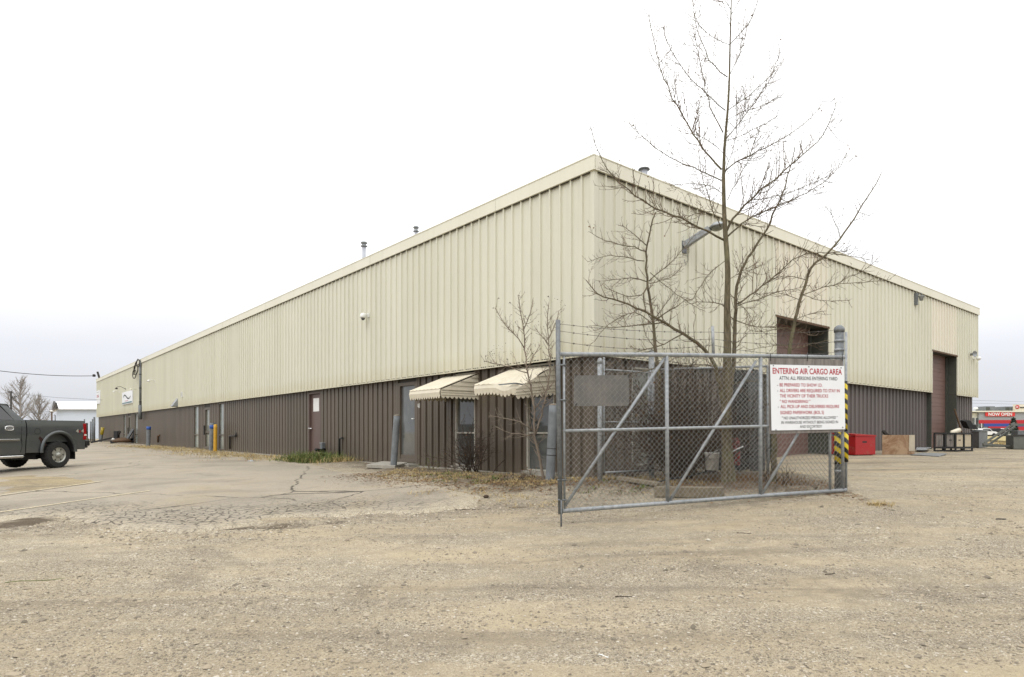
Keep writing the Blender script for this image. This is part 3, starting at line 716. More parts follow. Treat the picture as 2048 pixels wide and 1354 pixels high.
# ================================================================== THINGS FIXED TO THE WAREHOUSE
def awning(pxl, pxr, label, damaged):
    y1, y0 = uL(pxl, REC), uL(pxr, REC)          # y0 nearer the corner
    xo, zt, zf, zv = REC - 1.12, 2.93, 2.50, 2.30
    base = W(REC, (y0 + y1) / 2, 2.3)
    t = thing('window_awning', label, 'awning', base, BROT, 'metal awnings over the office windows')
    def dent(a, b):        # a: 0 far end..1 near corner end; b: 0 wall..1 front
        if not damaged: return 0, 0
        s = max(0, 1 - math.hypot((a - .93) / .5, (b - 1.0) / .62))
        return -.20 * s + .03 * math.sin(a * 19 + b * 7) * s, .10 * s
    NA, NB = 24, 12
    mb = MB(); vs = []
    for j in range(NB + 1):
        for i in range(NA + 1):
            a, b = i / NA, j / NB; dz, dx = dent(a, b)
            ridge = .016 if i % 3 == 0 else 0
            vs.append(W(REC - .02 + (xo - REC) * b + dx, y1 + (y0 - y1) * a, zt + (zf - zt) * b + dz + ridge - (.05 * a * a if damaged else 0)))
    fs = [(j * (NA + 1) + i, j * (NA + 1) + i + 1, (j + 1) * (NA + 1) + i + 1, (j + 1) * (NA + 1) + i) for j in range(NB) for i in range(NA)]
    mb.add(vs, fs); o = mb.build('top_panel', M['awning'], t)
    md = o.modifiers.new('thick', 'SOLIDIFY'); md.thickness = .012
    for end, y in ((1, y0), (0, y1)):      # triangular clapboard sides
        mb = MB(); n = 4
        dz = -.13 if damaged and end else 0
        for i in range(n):
            za, zb = zf - .02 + (zt - zf) * i / n, zf - .02 + (zt - zf) * (i + 1) / n
            xa, xb = xo + (REC - xo) * i / n, xo + (REC - xo) * (i + 1) / n
            oy = .014 if end == 1 else -.014
            f = lambda x, z, e: W(x, y - e, z + dz * (REC - x) / (REC - xo))
            mb.add([f(xa, za, oy), f(REC, za, oy), f(REC, zb, 0), f(xb, zb, 0)], [(0, 1, 2, 3)])
        for i in range(2):
            za, zb = zv + .06 + (zf - zv - .08) * i / 2, zv + .06 + (zf - zv - .08) * (i + 1) / 2
            mb.add([f(xo, za, oy), f(REC, za, oy), f(REC, zb, 0), f(xo, zb, 0)], [(0, 1, 2, 3)])
        o = mb.build('side_panel', M['awning'], t); jm = MB()
        for i in range(n + 2):
            z = zv + .06 + (zf - zv - .08) * i / 2 if i < 2 else zf - .02 + (zt - zf) * (i - 2) / n
            x = xo if i < 2 else xo + (REC - xo) * (i - 2) / n
            jm.add([f(x, z - .012, oy * 1.9), f(REC, z - .012, oy * 1.9), f(REC, z, oy * 1.9), f(x, z, oy * 1.9)], [(0, 1, 2, 3)])
        jm.build('shade_lines', M['lap_shade'], o); md = o.modifiers.new('thick', 'SOLIDIFY'); md.thickness = .006  # dark strips paint the shade below each clapboard
        mb = MB(); m = 9; vs = []; fs = []
        for i in range(m * 4 + 1):
            a = i / (m * 4); x = xo + (REC - xo) * a; s = abs(math.sin(a * m * math.pi)) * .055
            vs += [f(x, zv + .07, oy * 1.5), f(x, zv - s + .03, oy * 1.5)]
        for i in range(m * 4): fs.append((2 * i, 2 * i + 1, 2 * i + 3, 2 * i + 2))
        mb.add(vs, fs); o = mb.build('scalloped_trim', M['awning'], t); md = o.modifiers.new('thick', 'SOLIDIFY'); md.thickness = .005
    mb = MB(); m = 13; vs = []; fs = []
    for i in range(m * 4 + 1):
        a = i / (m * 4); y = y1 + (y0 - y1) * a; s = abs(math.sin(a * m * math.pi)) * .055
        dz = 0; dx = 0; gap = 0
        if damaged:
            k = max(0, (a - .35) / .65); dz = -.07 * k + .05 * math.sin(a * 16) * k * k; dx = .12 * k * k; gap = .05 * math.sin(math.pi * min(1, max(0, (a - .55) / .4)))
        vs += [W(xo - .005 + dx, y, zf + .012 + dz - gap), W(xo - .03 + dx, y, zf - .08 + dz - gap * .7), W(xo - .012 + dx, y, zv - s + .03 + dz - gap * .3)]
    for i in range(m * 4):
        fs += [(3 * i, 3 * i + 1, 3 * i + 4, 3 * i + 3), (3 * i + 1, 3 * i + 2, 3 * i + 5, 3 * i + 4)]
    mb.add(vs, fs); o = mb.build('front_valance', M['awning'], t); md = o.modifiers.new('thick', 'SOLIDIFY'); md.thickness = .006
    mb = MB()
    for y in (y0 + .04, y1 - .04): mb.beam(W(xo + .03, y, zf - .03), W(REC, y, zf - .12), .025, .025)
    mb.beam(W(xo + .03, y0 + .04, zf - .03), W(xo + .03, y1 - .04, zf - .03), .025, .025)
    mb.build('bracket', M['galv_dark'], t)
awning(896, 959, 'straight cream metal awning with clapboard sides, over the window nearer the glass door', False)
awning(1030, 1113, 'bent and torn cream metal awning, its front corner crumpled, next to the warehouse corner', True)

def wall_fix(name, label, cat, px, py, face='L', group=None, y0=0.0):
    """an Empty on a wall at a photo position: returns it and its centre"""
    if face == 'L': u = uL(px, y0); c = W(y0, u, 0)
    else: u = vR(px, y0); c = W(u, y0, 0)
    z = zat(py, c); c.z = z
    return thing(name, label, cat, c, BROT, group), c, u, z
def FL(u, z):   # local frame on left wall: x outwards, y along, z up
    return MBLD @ Matrix.Translation((0, u, z)) @ Matrix(((-1, 0, 0, 0), (0, 1, 0, 0), (0, 0, 1, 0), (0, 0, 0, 1)))
def FR(u, z):   # on the right wall: x outwards
    return MBLD @ Matrix.Translation((u, 0, z)) @ Matrix(((0, 1, 0, 0), (-1, 0, 0, 0), (0, 0, 1, 0), (0, 0, 0, 1)))
# dome camera on the left wall
t, c, u, z = wall_fix('security_camera', 'white dome camera hanging from a bracket on the middle of the long cream wall', 'camera', 738, 634)
mb = MB(FL(u, z)); mb.box((.0, -.05, -.02), (.05, .05, .11)); mb.beam((.05, 0, .06), (.2, 0, .08), .05, .05); mb.build('bracket', M['white'], t, bevel=.01)
mb = MB(FL(u, z)); mb.lathe([(.02, .10), (.06, .08), (.09, .03), (.095, -.03), (.08, -.05)], (.2, 0, 0), 18); mb.build('housing', M['white'], t)
mb = MB(FL(u, z)); mb.lathe([(.06, -.05), (.06, -.07), (.04, -.11), (.01, -.125)], (.2, 0, 0), 18); mb.build('dome', M['glass'], t)
# street lamp arm on the right wall
u = vR(1367); c = W(u, 0, 0); z = zat(492, c)
t = thing('wall_lamp', 'cobra head street lamp on a weathered boxed arm, beside the tall bare tree', 'lamp', (c.x, c.y, z), BROT)
mb = MB(FR(u, z)); e = Vector((.5, .25, .31))
mb.beam((.0, 0, 0), tuple(e), .15, .13); mb.build('arm', M['galv'], t, bevel=.01)
mb = MB(FR(u, z)); mb.box((0, -.08, -.16), (.03, .08, .1)); mb.tube([(.02, .03, -.1), (.06, .06, -.2), (.05, .1, -.3), (.02, .06, -.42), (.02, .0, -.3)], .006, 5); mb.build('wall_plate', M['galv_dark'], t)
mb = MB(FR(u, z) @ Matrix.Translation(e) @ Matrix.Rotation(math.atan2(.25, .5), 4, 'Z') @ Matrix.Rotation(-.12, 4, 'Y'))
mb.lathe([(.02, .1), (.1, .085), (.17, .03), (.185, 0), (.17, -.012)], (.16, 0, 0), 20)
mb.v = [p for p in mb.v]; hd = mb.build('lamp_head', M['galv'], t)
mb = MB(FR(u, z) @ Matrix.Translation(e) @ Matrix.Rotation(math.atan2(.25, .5), 4, 'Z') @ Matrix.Rotation(-.12, 4, 'Y'))
mb.lathe([(.15, -.012), (.15, -.03), (.09, -.07), (.02, -.085)], (.16, 0, 0), 18); mb.build('lens', M['glass_frost'], hd)
# small floodlight box high on the right wall
t, c, u, z = wall_fix('floodlight', 'small grey floodlight high on the right wall below the roof edge', 'lamp', 1829, 598, 'R')
mb = MB(FR(u, z)); mb.box((0, -.05, -.22), (.1, .07, .2)); mb.build('junction_box', M['galv_dark'], t, bevel=.01)
mb = MB(FR(u, z)); mb.lathe([(.05, -.1), (.09, .05), (.1, .07)], (.2, .06, .02), 14, axis='Z'); mb.tube([(.1, 0, .12), (.2, .02, .2), (.22, .06, .1)], .018, 6); mb.build('lamp_head', M['galv'], t)
# horn and camera at the far right corner
t, c, u, z = wall_fix('horn_speaker', 'round grey horn speaker near the far right end of the cream wall', 'speaker', 1939, 709, 'R')
mb = MB(FR(u, z) @ Matrix.Rotation(math.radians(-25), 4, 'Z')); mb.lathe([(.05, .06), (.06, .16), (.09, .20), (.13, .24), (.12, .235), (.03, .16)], (0, 0, 0), 20, axis='X'); mb.build('horn', M['galv'], t)
mb = MB(FR(u, z)); mb.beam((.0, 0, 0), (.12, 0, 0), .05, .05); mb.box((0, -.05, -.06), (.02, .05, .06)); mb.build('bracket', M['galv_dark'], t)
t, c, u, z = wall_fix('security_camera', 'small white camera just below the horn speaker at the far right corner', 'camera', 1946, 717, 'R')
mb = MB(FR(u, z)); mb.beam((.0, 0, 0), (.14, 0, .02), .05, .05); mb.lathe([(.05, .06), (.09, .02), (.09, -.03), (.06, -.08), (.01, -.1)], (.2, 0, 0), 14); mb.build('housing', M['white'], t)
# power mast with cable loops
u = uL(280.5, -.1); c = W(-.1, u, 0); z1 = zat(722, c); z0 = zat(832, c)
t = thing('power_mast', 'grey conduit mast with coiled cables at its top on the long wall', 'mast', (c.x, c.y, z0), BROT)
mb = MB(); mb.tube([W(-.1, u, z0 + .5), W(-.1, u, z1)], .075, 10); mb.tube([W(-.1, u, z0 - .25), W(-.1, u, z0 + .8)], .13, 10); mb.build('conduit', M['galv_dark'], t)
mb = MB()
for k, (a, r) in enumerate(((0, .35), (.5, .5), (.9, .42))):
    pts = [W(-.18 - .05 * k, u + .5 * r * 2 + r * 1.6 * math.cos(w / 14 * 2 * math.pi) + a * .9, z1 - .15 - a * .8 + r * .8 * math.sin(w / 14 * 2 * math.pi)) for w in range(15)]
    mb.tube(pts, .03, 5)
mb.tube([W(-.1, u, z1), W(-.2, u + .3, z1 + .15), W(-.25, u + .9, z1 - .1), W(-.25, u + 1.6, z1 - .9)], .04, 6)
mb.build('cable', M['iron'], t)
for zz in (.25, .5, .75):
    mb = MB(); h = z0 + (z1 - z0) * zz; mb.tube([W(-.1, u, h), W(-.1, u, h + .06)], .09, 10); mb.build('clamp', M['iron'], t)
# white sign with black swoosh
def wall_sign(px0, px1, py0, py1, label, swoosh):
    ua, ub = uL(px1, -.08), uL(px0, -.08); c = W(-.08, ua, 0); za, zb = zat(py1, c), zat(py0, c)
    t = thing('wall_sign', label, 'sign', W(-.05, (ua + ub) / 2, za), BROT)
    mb = MB(); lbox(mb, -.1, ua, za, -.03, ub, zb); mb.build('sign_board', M['signwhite'], t, bevel=.01)
    Hh, Ww = zb - za, ub - ua
    q = lambda a, b, e=.106: W(-e, ub - Ww * a, za + Hh * b)      # a from viewer's left
    if swoosh:
        up = [(.10, .52), (.18, .72), (.28, .80), (.4, .72), (.55, .52), (.72, .44), (.9, .60)]
        dn = [(.88, .54), (.72, .36), (.55, .40), (.42, .58), (.3, .70), (.2, .66), (.10, .52)]
        mb = MB(); 
        for i in range(6): mb.poly([q(*up[i]), q(*up[i + 1]), q(*dn[5 - i]), q(*dn[6 - i])])
        mb.build('emblem', M['black'], t)
        mb = MB(); mb.poly([q(.03, .06), q(.97, .06), q(.97, .17), q(.03, .14)]); mb.build('stripe', flat('teal_print', srgb(70, 110, 118), .5), t)
        mb = MB(); mb.poly([q(.3, .24), q(.62, .24), q(.62, .27), q(.3, .27)]); mb.build('print_line', M['signred'], t)
    else:
        mb = MB(); mb.poly([q(.2, .5), q(.8, .5), q(.8, .56), q(.2, .56)]); mb.poly([q(.2, .62), q(.8, .62), q(.8, .66), q(.2, .66)]); mb.build('print_line', M['signred'], t)
        mb = MB(); mb.poly([q(.15, .86), q(.85, .86), q(.85, .88), q(.15, .88)]); mb.build('print_line', M['galv_dark'], t)
wall_sign(244.5, 264.5, 780, 806, 'white sign board with a black wave emblem and teal stripe, left of the power mast', True)
wall_sign(192.8, 199.5, 780, 807, 'narrow faded white sign board at the far left end of the long wall', False)
def gooseneck(px, py, label, cat, mat, s=1.0):
    t, c, u, z = wall_fix('wall_light', label, 'lamp', px, py, 'L', 'small fixtures on the far part of the long wall')
    mb = MB(FL(u, z)); mb.box((0, -.05, -.07), (.04, .05, .07)); mb.tube([(.04, 0, 0), (.25 * s, 0, .12 * s), (.4 * s, 0, .08 * s)], .02, 6); mb.build('bracket', mat, t)
    mb = MB(FL(u, z)); mb.lathe([(.03, .10), (.07, .05), (.12, -.03), (.10, -.02)], (.42 * s, 0, 0), 12); mb.build('lamp_head', mat, t)
gooseneck(252, 778, 'dark hooded lamp just above the emblem sign', 'lamp', M['iron'], 1.6)
gooseneck(239, 784, 'small white lamp to the left of the emblem sign', 'lamp', M['white'])
gooseneck(311, 763, 'small white lamp on the upper wall, first to the right of the power mast', 'lamp', M['white'])
gooseneck(274, 780, 'beige round lamp touching the left side of the power mast', 'lamp', M['fascia'])
t, c, u, z = wall_fix('wall_light', 'grey wedge shaped wall lamp just above the brown wall, right of the power mast', 'lamp', 355, 806)
mb = MB(FL(u, z)); mb.add([(0, -.25, -.2), (.35, -.25, -.2), (0, -.25, .3), (0, .25, -.2), (.35, .25, -.2), (0, .25, .3)], [(0, 1, 2), (5, 4, 3), (0, 3, 4, 1), (1, 4, 5, 2), (2, 5, 3, 0)]); mb.build('housing', M['galv'], t)
mb = MB(FL(u, z)); mb.box((.05, -.2, -.23), (.3, .2, -.2)); mb.build('lens', M['glass_frost'], t)
t, c, u, z = wall_fix('junction_box', 'small pale box on the cream wall, above and right of the wedge lamp', 'box', 366, 789)
mb = MB(FL(u, z)); mb.box((0, -.07, -.16), (.1, .07, .16)); mb.build('box', M['white'], t, bevel=.01)
mb = MB(FL(u, z)); mb.box((.1, -.05, -.12), (.107, .05, .12)); mb.build('cover', M['galv'], t)
# insulator bracket on the roof corner and the service cable
c = W(.2, LL - .6, ZT)
t = thing('insulator_bracket', 'dark cable bracket standing on the far left roof corner', 'bracket', c, BROT)
mb = MB(); mb.beam(c + Vector((0, 0, -.05)), c + Vector((-.25, 0, .75)), .14, .14); mb.build('bracket_post', M['iron'], t)
mb = MB(); mb.lathe([(.1, 0), (.16, .05), (.1, .12), (.16, .18), (.06, .26)], c + Vector((-.6, 0, .25)), 10); mb.build('insulator', M['iron'], t)
mb = MB(); a = P(-260, 690, 52); b = c + Vector((-.4, 0, .35)); pts = []
for i in range(25):
    s = i / 24; p = a.lerp(b, s); p.z -= 4 * s * (1 - s) * .75; pts.append(p)
mb.tube(pts, .03, 5); o = mb.build('service_cable', M['iron'], origin=b); tag(o, 'thin dark cable sagging from the left edge to the far roof corner', 'cable')
# A 1 on the wall beside the glass door
def text_mesh(name, s, org, right, up, width, height, mat, parent, bold=.012, thick=0.0, lift=None):
    cu = bpy.data.curves.new(name, 'FONT'); cu.body = s; cu.size = 1; cu.offset = bold; cu.resolution_u = 3
    ob = bpy.data.objects.new(name, cu); COL.objects.link(ob)
    dg = bpy.context.evaluated_depsgraph_get(); dg.update(); me = bpy.data.meshes.new_from_object(ob.evaluated_get(dg))
    bpy.data.objects.remove(ob); bpy.data.curves.remove(cu)
    vs = [v.co.copy() for v in me.vertices]; x0 = min(v.x for v in vs); x1 = max(v.x for v in vs); H = .729
    mb = MB(); mb.add([Vector(org) + Vector(right) * ((v.x - x0) / (x1 - x0) * width) + Vector(up) * (v.y / H * height) for v in vs], [tuple(p.vertices) for p in me.polygons])
    bpy.data.meshes.remove(me)
    return mb
u = LU(837.5); c = W(REC - .047, u, 0); z = zat(816, c)
mb = text_mesh('door_number', 'A1', W(REC - .047, u, z), -dL, (0, 0, 1), .13, .13, M['white'], None)
mb.build('door_number', M['white'], wh, fix=False)

# ================================================================== GATE
GA = Vector((.619, 8.2, 0)); GB = Vector((5.012, 9.7, 0)); GD = (GB - GA).normalized(); GN = Vector((GD.y, -GD.x, 0))
def gp(px, py, off=0.0):
    k = (px - CX) / F; b = GA + GN * off; t = (k * b.y - b.x) / (GD.x - k * GD.y); p = b + GD * t
    return Vector((p.x, p.y, zat(py, p)))
gate = thing('yard_gate', 'wide galvanised chain link gate leaf with diagonal braces and barbed wire on top', 'gate', gp(1688, 984), 0)
def rail(name, pts, r, n=10, mat=None): 
    mb = MB(); mb.tube(pts, r, n); return mb.build(name, mat or M['galv'], gate)
rail('top_rail', [gp(1122, 708.5), gp(1333, 709.5), gp(1521, 712), gp(1688, 714.5)], .029)
rail('bottom_rail', [gp(1124, 1022), gp(1333, 1006), gp(1521, 991.5), gp(1692, 980)], .029)
rail('middle_rail', [gp(1127, 862), gp(1333, 857), gp(1521, 852.5), gp(1690, 850)], .022)
rail('upright', [gp(1128, 706), gp(1129, 1022)], .015)
rail('upright', [gp(1333, 709), gp(1335, 1006)], .026)
rail('upright', [gp(1521, 711), gp(1521, 992)], .026)
rail('upright', [gp(1660, 713), gp(1660, 983)], .02)
rail('upright', [gp(1684, 713), gp(1686, 981)], .022)
rail('brace', [gp(1130, 1012, -.01), gp(1329, 716, -.01)], .02)
rail('brace', [gp(1339, 1002, -.01), gp(1512, 722, -.01)], .02)
rail('brace', [gp(1524, 988, -.01), gp(1683, 722, -.01)], .02)
rail('end_post', [gp(1116, 640, .02), gp(1116.5, 760, .02), gp(1121, 1028, .02)], .030, 4, M['galv_dark'])
rail('drop_rod', [gp(1122, 1000, .04), gp(1122.5, 1054, .04)], .012, 8, M['galv_dark'])
rail('wire_arm', [gp(1425, 652), gp(1427, 710)], .022, 4)
for k, (pa, pb) in enumerate((((1120, 648), (1425, 664)), ((1120, 662), (1425, 678)), ((1120, 683), (1425, 690)))):
    mb = MB(); a = gp(*pa); b = gp(*pb); e = gp(1676, pb[1] + 2 + k * 9 - 6)
    pts = []
    for q, (p0, p1) in enumerate(((a, b), (b, e))):
        for i in range(13):
            if q and i == 0: continue
            s = i / 12; p = p0.lerp(p1, s); p.z -= 4 * s * (1 - s) * (.035 + .02 * k); p += GN * rnd.uniform(-.005, .005); pts.append(p)
    mb.tube(pts, .0028, 4)
    L = 0
    for i in range(len(pts) - 1):
        d = pts[i + 1] - pts[i]; n = max(1, int(d.length / .11))
        for j in range(n):
            p = pts[i] + d * (j / n)
            for _ in range(2):
                v = Vector((rnd.uniform(-.3, .3), rnd.uniform(-1, 1), rnd.uniform(-1, 1))).normalized() * .016
                mb.tube([p - v, p + v], .0022, 3)
            mb.tube([p - d.normalized() * .012, p + d.normalized() * .012], .0055, 4)
    mb.build('barbed_wire', M['barb'], gate)
def chainlink(mb, corner, w=.078, r=.0033, bulge=.006):
    """corner(s,t) maps the unit square onto the panel; zigzag wires, each hooked into its neighbours"""
    L = (corner(1, .5) - corner(0, .5)).length; H = (corner(.5, 1) - corner(.5, 0)).length
    n = int(L / (w / 2)); m = int(H / (w / 2)); nn = GN
    for i in range(n):
        pts = []
        for j in range(m + 1):
            s = (i + ((i + j) % 2)) / n; t = j / m
            s2 = s + .003 * math.sin(t * 5 + s * 7) * bulge / .006
            p = corner(min(1, max(0, s2)), t); pts.append(p + nn * ((.004 if j % 2 else -.004) + bulge * math.sin(s * 9) * math.sin(t * 6)))
        mb.tube(pts, r, 3, caps=False)
    return mb
g00, g10, g01, g11 = gp(1129, 1019), gp(1686, 978), gp(1127, 712), gp(1686, 717)
mb = MB(); chainlink(mb, lambda s, t: (g00.lerp(g10, s)).lerp(g01.lerp(g11, s), t))
for i in range(64):      # cut wire ends above and below
    s = i / 63; p = g01.lerp(g11, s); mb.tube([p, p + Vector((rnd.uniform(-.01, .01), 0, .055))], .002, 3); p = g00.lerp(g10, s); mb.tube([p, p - Vector((rnd.uniform(-.01, .01), 0, .06))], .002, 3)
mb.build('chain_link_mesh', M['wire'], gate, fix=False)
for i, (px, py) in enumerate([(1129, 800), (1129, 960), (1130, 1000), (1128, 730)]):
    mb = MB(); mb.tube([gp(px - 14, py, .03), gp(px + 3, py, .02)], .012, 6); mb.build('hinge_band', M['galv_dark'], gate)
# blank grey board wired to the mesh
b00, b10, b11, b01 = gp(1148, 812.5, -.035), gp(1258, 811.5, -.035), gp(1258, 750, -.035), gp(1149, 751, -.035)
t = thing('blank_board', 'blank faded grey board wired behind the mesh at the left end of the gate', 'board', b00, 0)
mb = MB(); mb.prism([b00, b10, b11, b01], -GN * .012); mb.build('board', M['panel_grey'], t)
mb = MB()
for a, b in ((1150, 752), (1256, 752), (1150, 811), (1256, 811)): mb.tube([gp(a, b, -.02), gp(a + 4, b - 5, .01), gp(a + 1, b + 3, .012)], .004, 4)
mb.build('tie_wire', M['iron'], t)
# entry sign
c = lambda px, py, off=.055: gp(px, py, off)
t = thing('entry_sign', 'white ENTERING AIR CARGO AREA notice with red and black lettering, fixed to the gate', 'sign', c(1543, 862), 0)
mb = MB(); mb.prism([c(1539, 868, .04), c(1688, 864, .04), c(1686, 719, .04), c(1538, 716, .04)], -GN * .012); mb.build('backing_board', M['wood_grey'], t)
S00, S10, S11, S01 = c(1543.5, 861), c(1690.5, 858.5), c(1688.5, 732), c(1540.5, 729)
mb = MB(); mb.prism([S00, S10, S11, S01], -GN * .006); mb.build('sign_face', M['signwhite'], t)
def sg(x, y, off=.002):     # position on the sign from the enlarged photo
    u = (x - 158) / 1122; v = 1 - (y - 228) / 968
    return (S00.lerp(S10, u)).lerp(S01.lerp(S11, u), v) + GN * off
LINES = [('ENTERING AIR CARGO AREA', 190, 1240, 360, 88, 'signred', .018), ('ATTN: ALL PERSONS ENTERING YARD', 284, 1166, 450, 55, 'signblack', .006),
         ('- ', 250, 264, 548, 50, 'signblack', .01), ('BE PREPARED TO SHOW I.D.', 287, 930, 548, 50, 'signred', .010),
         ('- ', 250, 264, 631, 50, 'signblack', .01), ('ALL DRIVERS ARE REQUIRED TO STAY IN', 287, 1200, 631, 50, 'signred', .010),
         ('THE VICINITY OF THEIR TRUCKS', 287, 1018, 711, 50, 'signred', .010), ('" NO WANDERING! "', 285, 740, 792, 48, 'signred', .010),
         ('- ', 255, 269, 868, 50, 'signblack', .01), ('ALL PICK-UP AND DELIVERIES REQUIRE', 292, 1188, 868, 48, 'signred', .010),
         ('SIGNED PAPERWORK (BOL S)', 287, 947, 958, 50, 'signred', .010), ('" NO UNAUTHORIZED PERSONS ALLOWED "', 310, 1160, 1035, 44, 'signblack', .006),
         ('IN WAREHOUSE WITHOUT BEING SIGNED IN', 300, 1166, 1102, 44, 'signblack', .006), ('AND ESCORTED!!', 575, 910, 1163, 40, 'signblack', .003)]
red, blk = MB(), MB()
for s, x0, x1, yb, h, mt, bold in LINES:
    org = sg(x0, yb); R_ = (sg(x1, yb) - org); up = (sg(x0, yb - h) - org)
    m_ = text_mesh('t', s.strip(), org, R_.normalized(), up.normalized(), R_.length, up.length, None, None, bold=bold)
    (red if mt == 'signred' else blk).add(m_.v, m_.f)
red.build('lettering', M['signred'], t, fix=False); blk.build('lettering', M['signblack'], t, fix=False)
for x, y in ((202, 243), (727, 250), (1225, 257), (217, 1187), (740, 1180), (1237, 1165)):
    mb = MB(); p = sg(x, y); mb.tube([p, p + GN * .005], .009, 10); mb.build('bolt', M['galv_dark'], t)
mb = MB()
for x in (1541, 1615, 1685): mb.tube([c(x, 722, .05), c(x, 712, .07), c(x, 706, .0), c(x + 1, 716, -.04)], .005, 5)
mb.build('tie_wire', M['black'], t)

# hazard stripes
def hazard():
    t = NT('hazard_stripes'); s = t.math('ADD', t.math('MULTIPLY', t.sep(t.pos, 2), 1.0), t.math('MULTIPLY', t.sep(t.pos, 0), 1.0))
    f = t.math('FRACT', t.math('MULTIPLY', s, 6.6)); k = t.rng(f, .49, .51, 0, 1)
    return t.set(Base_Color=t.mix(k, srgb(212, 186, 34), srgb(34, 32, 32)), Roughness=.5)
M['hazard'] = hazard()
Yp = 9.95
def vpost(px, ptop, pbot, Y, r, name, label, cat, mat, n=14, cap=True, group=None, lean=0):
    a, b = P(px, pbot, Y), P(px + lean, ptop, Y); a.z -= .25
    t = thing(name, label, cat, (a.x, a.y, a.z + .25), 0, group)
    mb = MB(); mb.tube([a, b], r, n); mb.build('post', mat, t)
    if cap:
        mb = MB(); mb.lathe([(r * 1.12, -.05), (r * 1.15, 0), (r * .95, .03), (r * .5, .055), (.005, .062)], b, n); mb.build('post_cap', mat, t)
    return t, a, b
t, a, b = vpost(1678.5, 658, 984, Yp, .068, 'gate_post', 'thick galvanised gate post with a domed cap at the right end of the gate', 'post', M['galv_dark'])
for py in (682, 700, 942): 
    mb = MB(); p = P(1678.5, py, Yp); mb.tube([p - Vector((0, 0, .02)), p + Vector((0, 0, .02))], .074, 14); mb.build('strap', M['galv'], t)
mb = MB(); p0, p1 = P(1678.5, 928, Yp), P(1678.5, 864, Yp); mb.tube([p0, p1], .071, 14); mb.build('hazard_sleeve', M['hazard'], t)
t, a, b = vpost(1692, 664, 984, 9.85, .02, 'gate_post', 'thin grey post with a striped sleeve, just right of the thick gate post', 'post', M['galv'], cap=False, n=8)
mb = MB(); mb.tube([P(1692, 924, 9.85), P(1692, 862, 9.85)], .034, 12); mb.tube([P(1692, 862, 9.85), P(1692, 762, 9.85)], .022, 8); mb.build('hazard_sleeve', M['hazard'], t)

# ---- fence and walk gate behind
vpost(1200, 722, 961, 11.6, .045, 'fence_post', 'square grey fence post with pointed cap by the warehouse corner', 'post', M['galv'], n=8)
vpost(1303, 706, 958, 12.35, .055, 'fence_post', 'tall grey fence post between the walk gate and the tangled bush', 'post', M['galv'], n=12)
def Q(p0, p1, s): return p0.lerp(p1, s)
wa, wb = P(1208, 0, 11.65), P(1298, 0, 12.3)
def wp(px, z):
    k = (px - CX) / F; d = wb - wa; s = (k * wa.y - wa.x) / (d.x - k * d.y); p = wa + d * s; return Vector((p.x, p.y, z))
wg = thing('walk_gate', 'narrow chain link walk gate behind the blank board', 'gate', wp(1298, .6), 0)
def wr(name, a, b, r=.018): mb = MB(); mb.tube([a, b], r, 8); mb.build(name, M['galv'], wg)
zt_, zm_, zb_ = zat(742, wp(1250, 0)), zat(844, wp(1250, 0)), zat(943, wp(1250, 0))
wr('frame_rail', wp(1208, zt_), wp(1300, zt_)); wr('frame_rail', wp(1208, zm_), wp(1300, zm_), .012); wr('frame_rail', wp(1208, zb_), wp(1300, zb_))
wr('frame_upright', wp(1208, zb_), wp(1208, zt_ + .22)); wr('frame_upright', wp(1297, zb_), wp(1297, zt_))
mb = MB(); chainlink(mb, lambda s, t: wp(1208 + 90 * s, zb_ + (zt_ - zb_) * t), w=.07, r=.0026); mb.build('chain_link_mesh', M['wire'], wg, fix=False)
fa, fb = P(1306, 0, 12.4), P(1536, 0, 11.9)
def fp(s, z): p = fa.lerp(fb, s); return Vector((p.x, p.y, z))
cf = thing('chain_link_fence', 'chain link fence panel between the warehouse wall and the bare trees', 'fence', fp(.5, .6), 0)
zt_ = 2.72
mb = MB(); mb.tube([fp(0, zt_ - .02), fp(1, zt_)], .022, 8); mb.build('top_rail', M['galv'], cf)
mb = MB(); mb.tube([fp(1, .4), fp(1, zt_)], .03, 8); mb.build('fence_post', M['galv'], cf)
mb = MB(); chainlink(mb, lambda s, t: fp(s, .62 + (zt_ - .62) * t), w=.07, r=.0034); mb.build('chain_link_mesh', M['wire'], cf, fix=False)

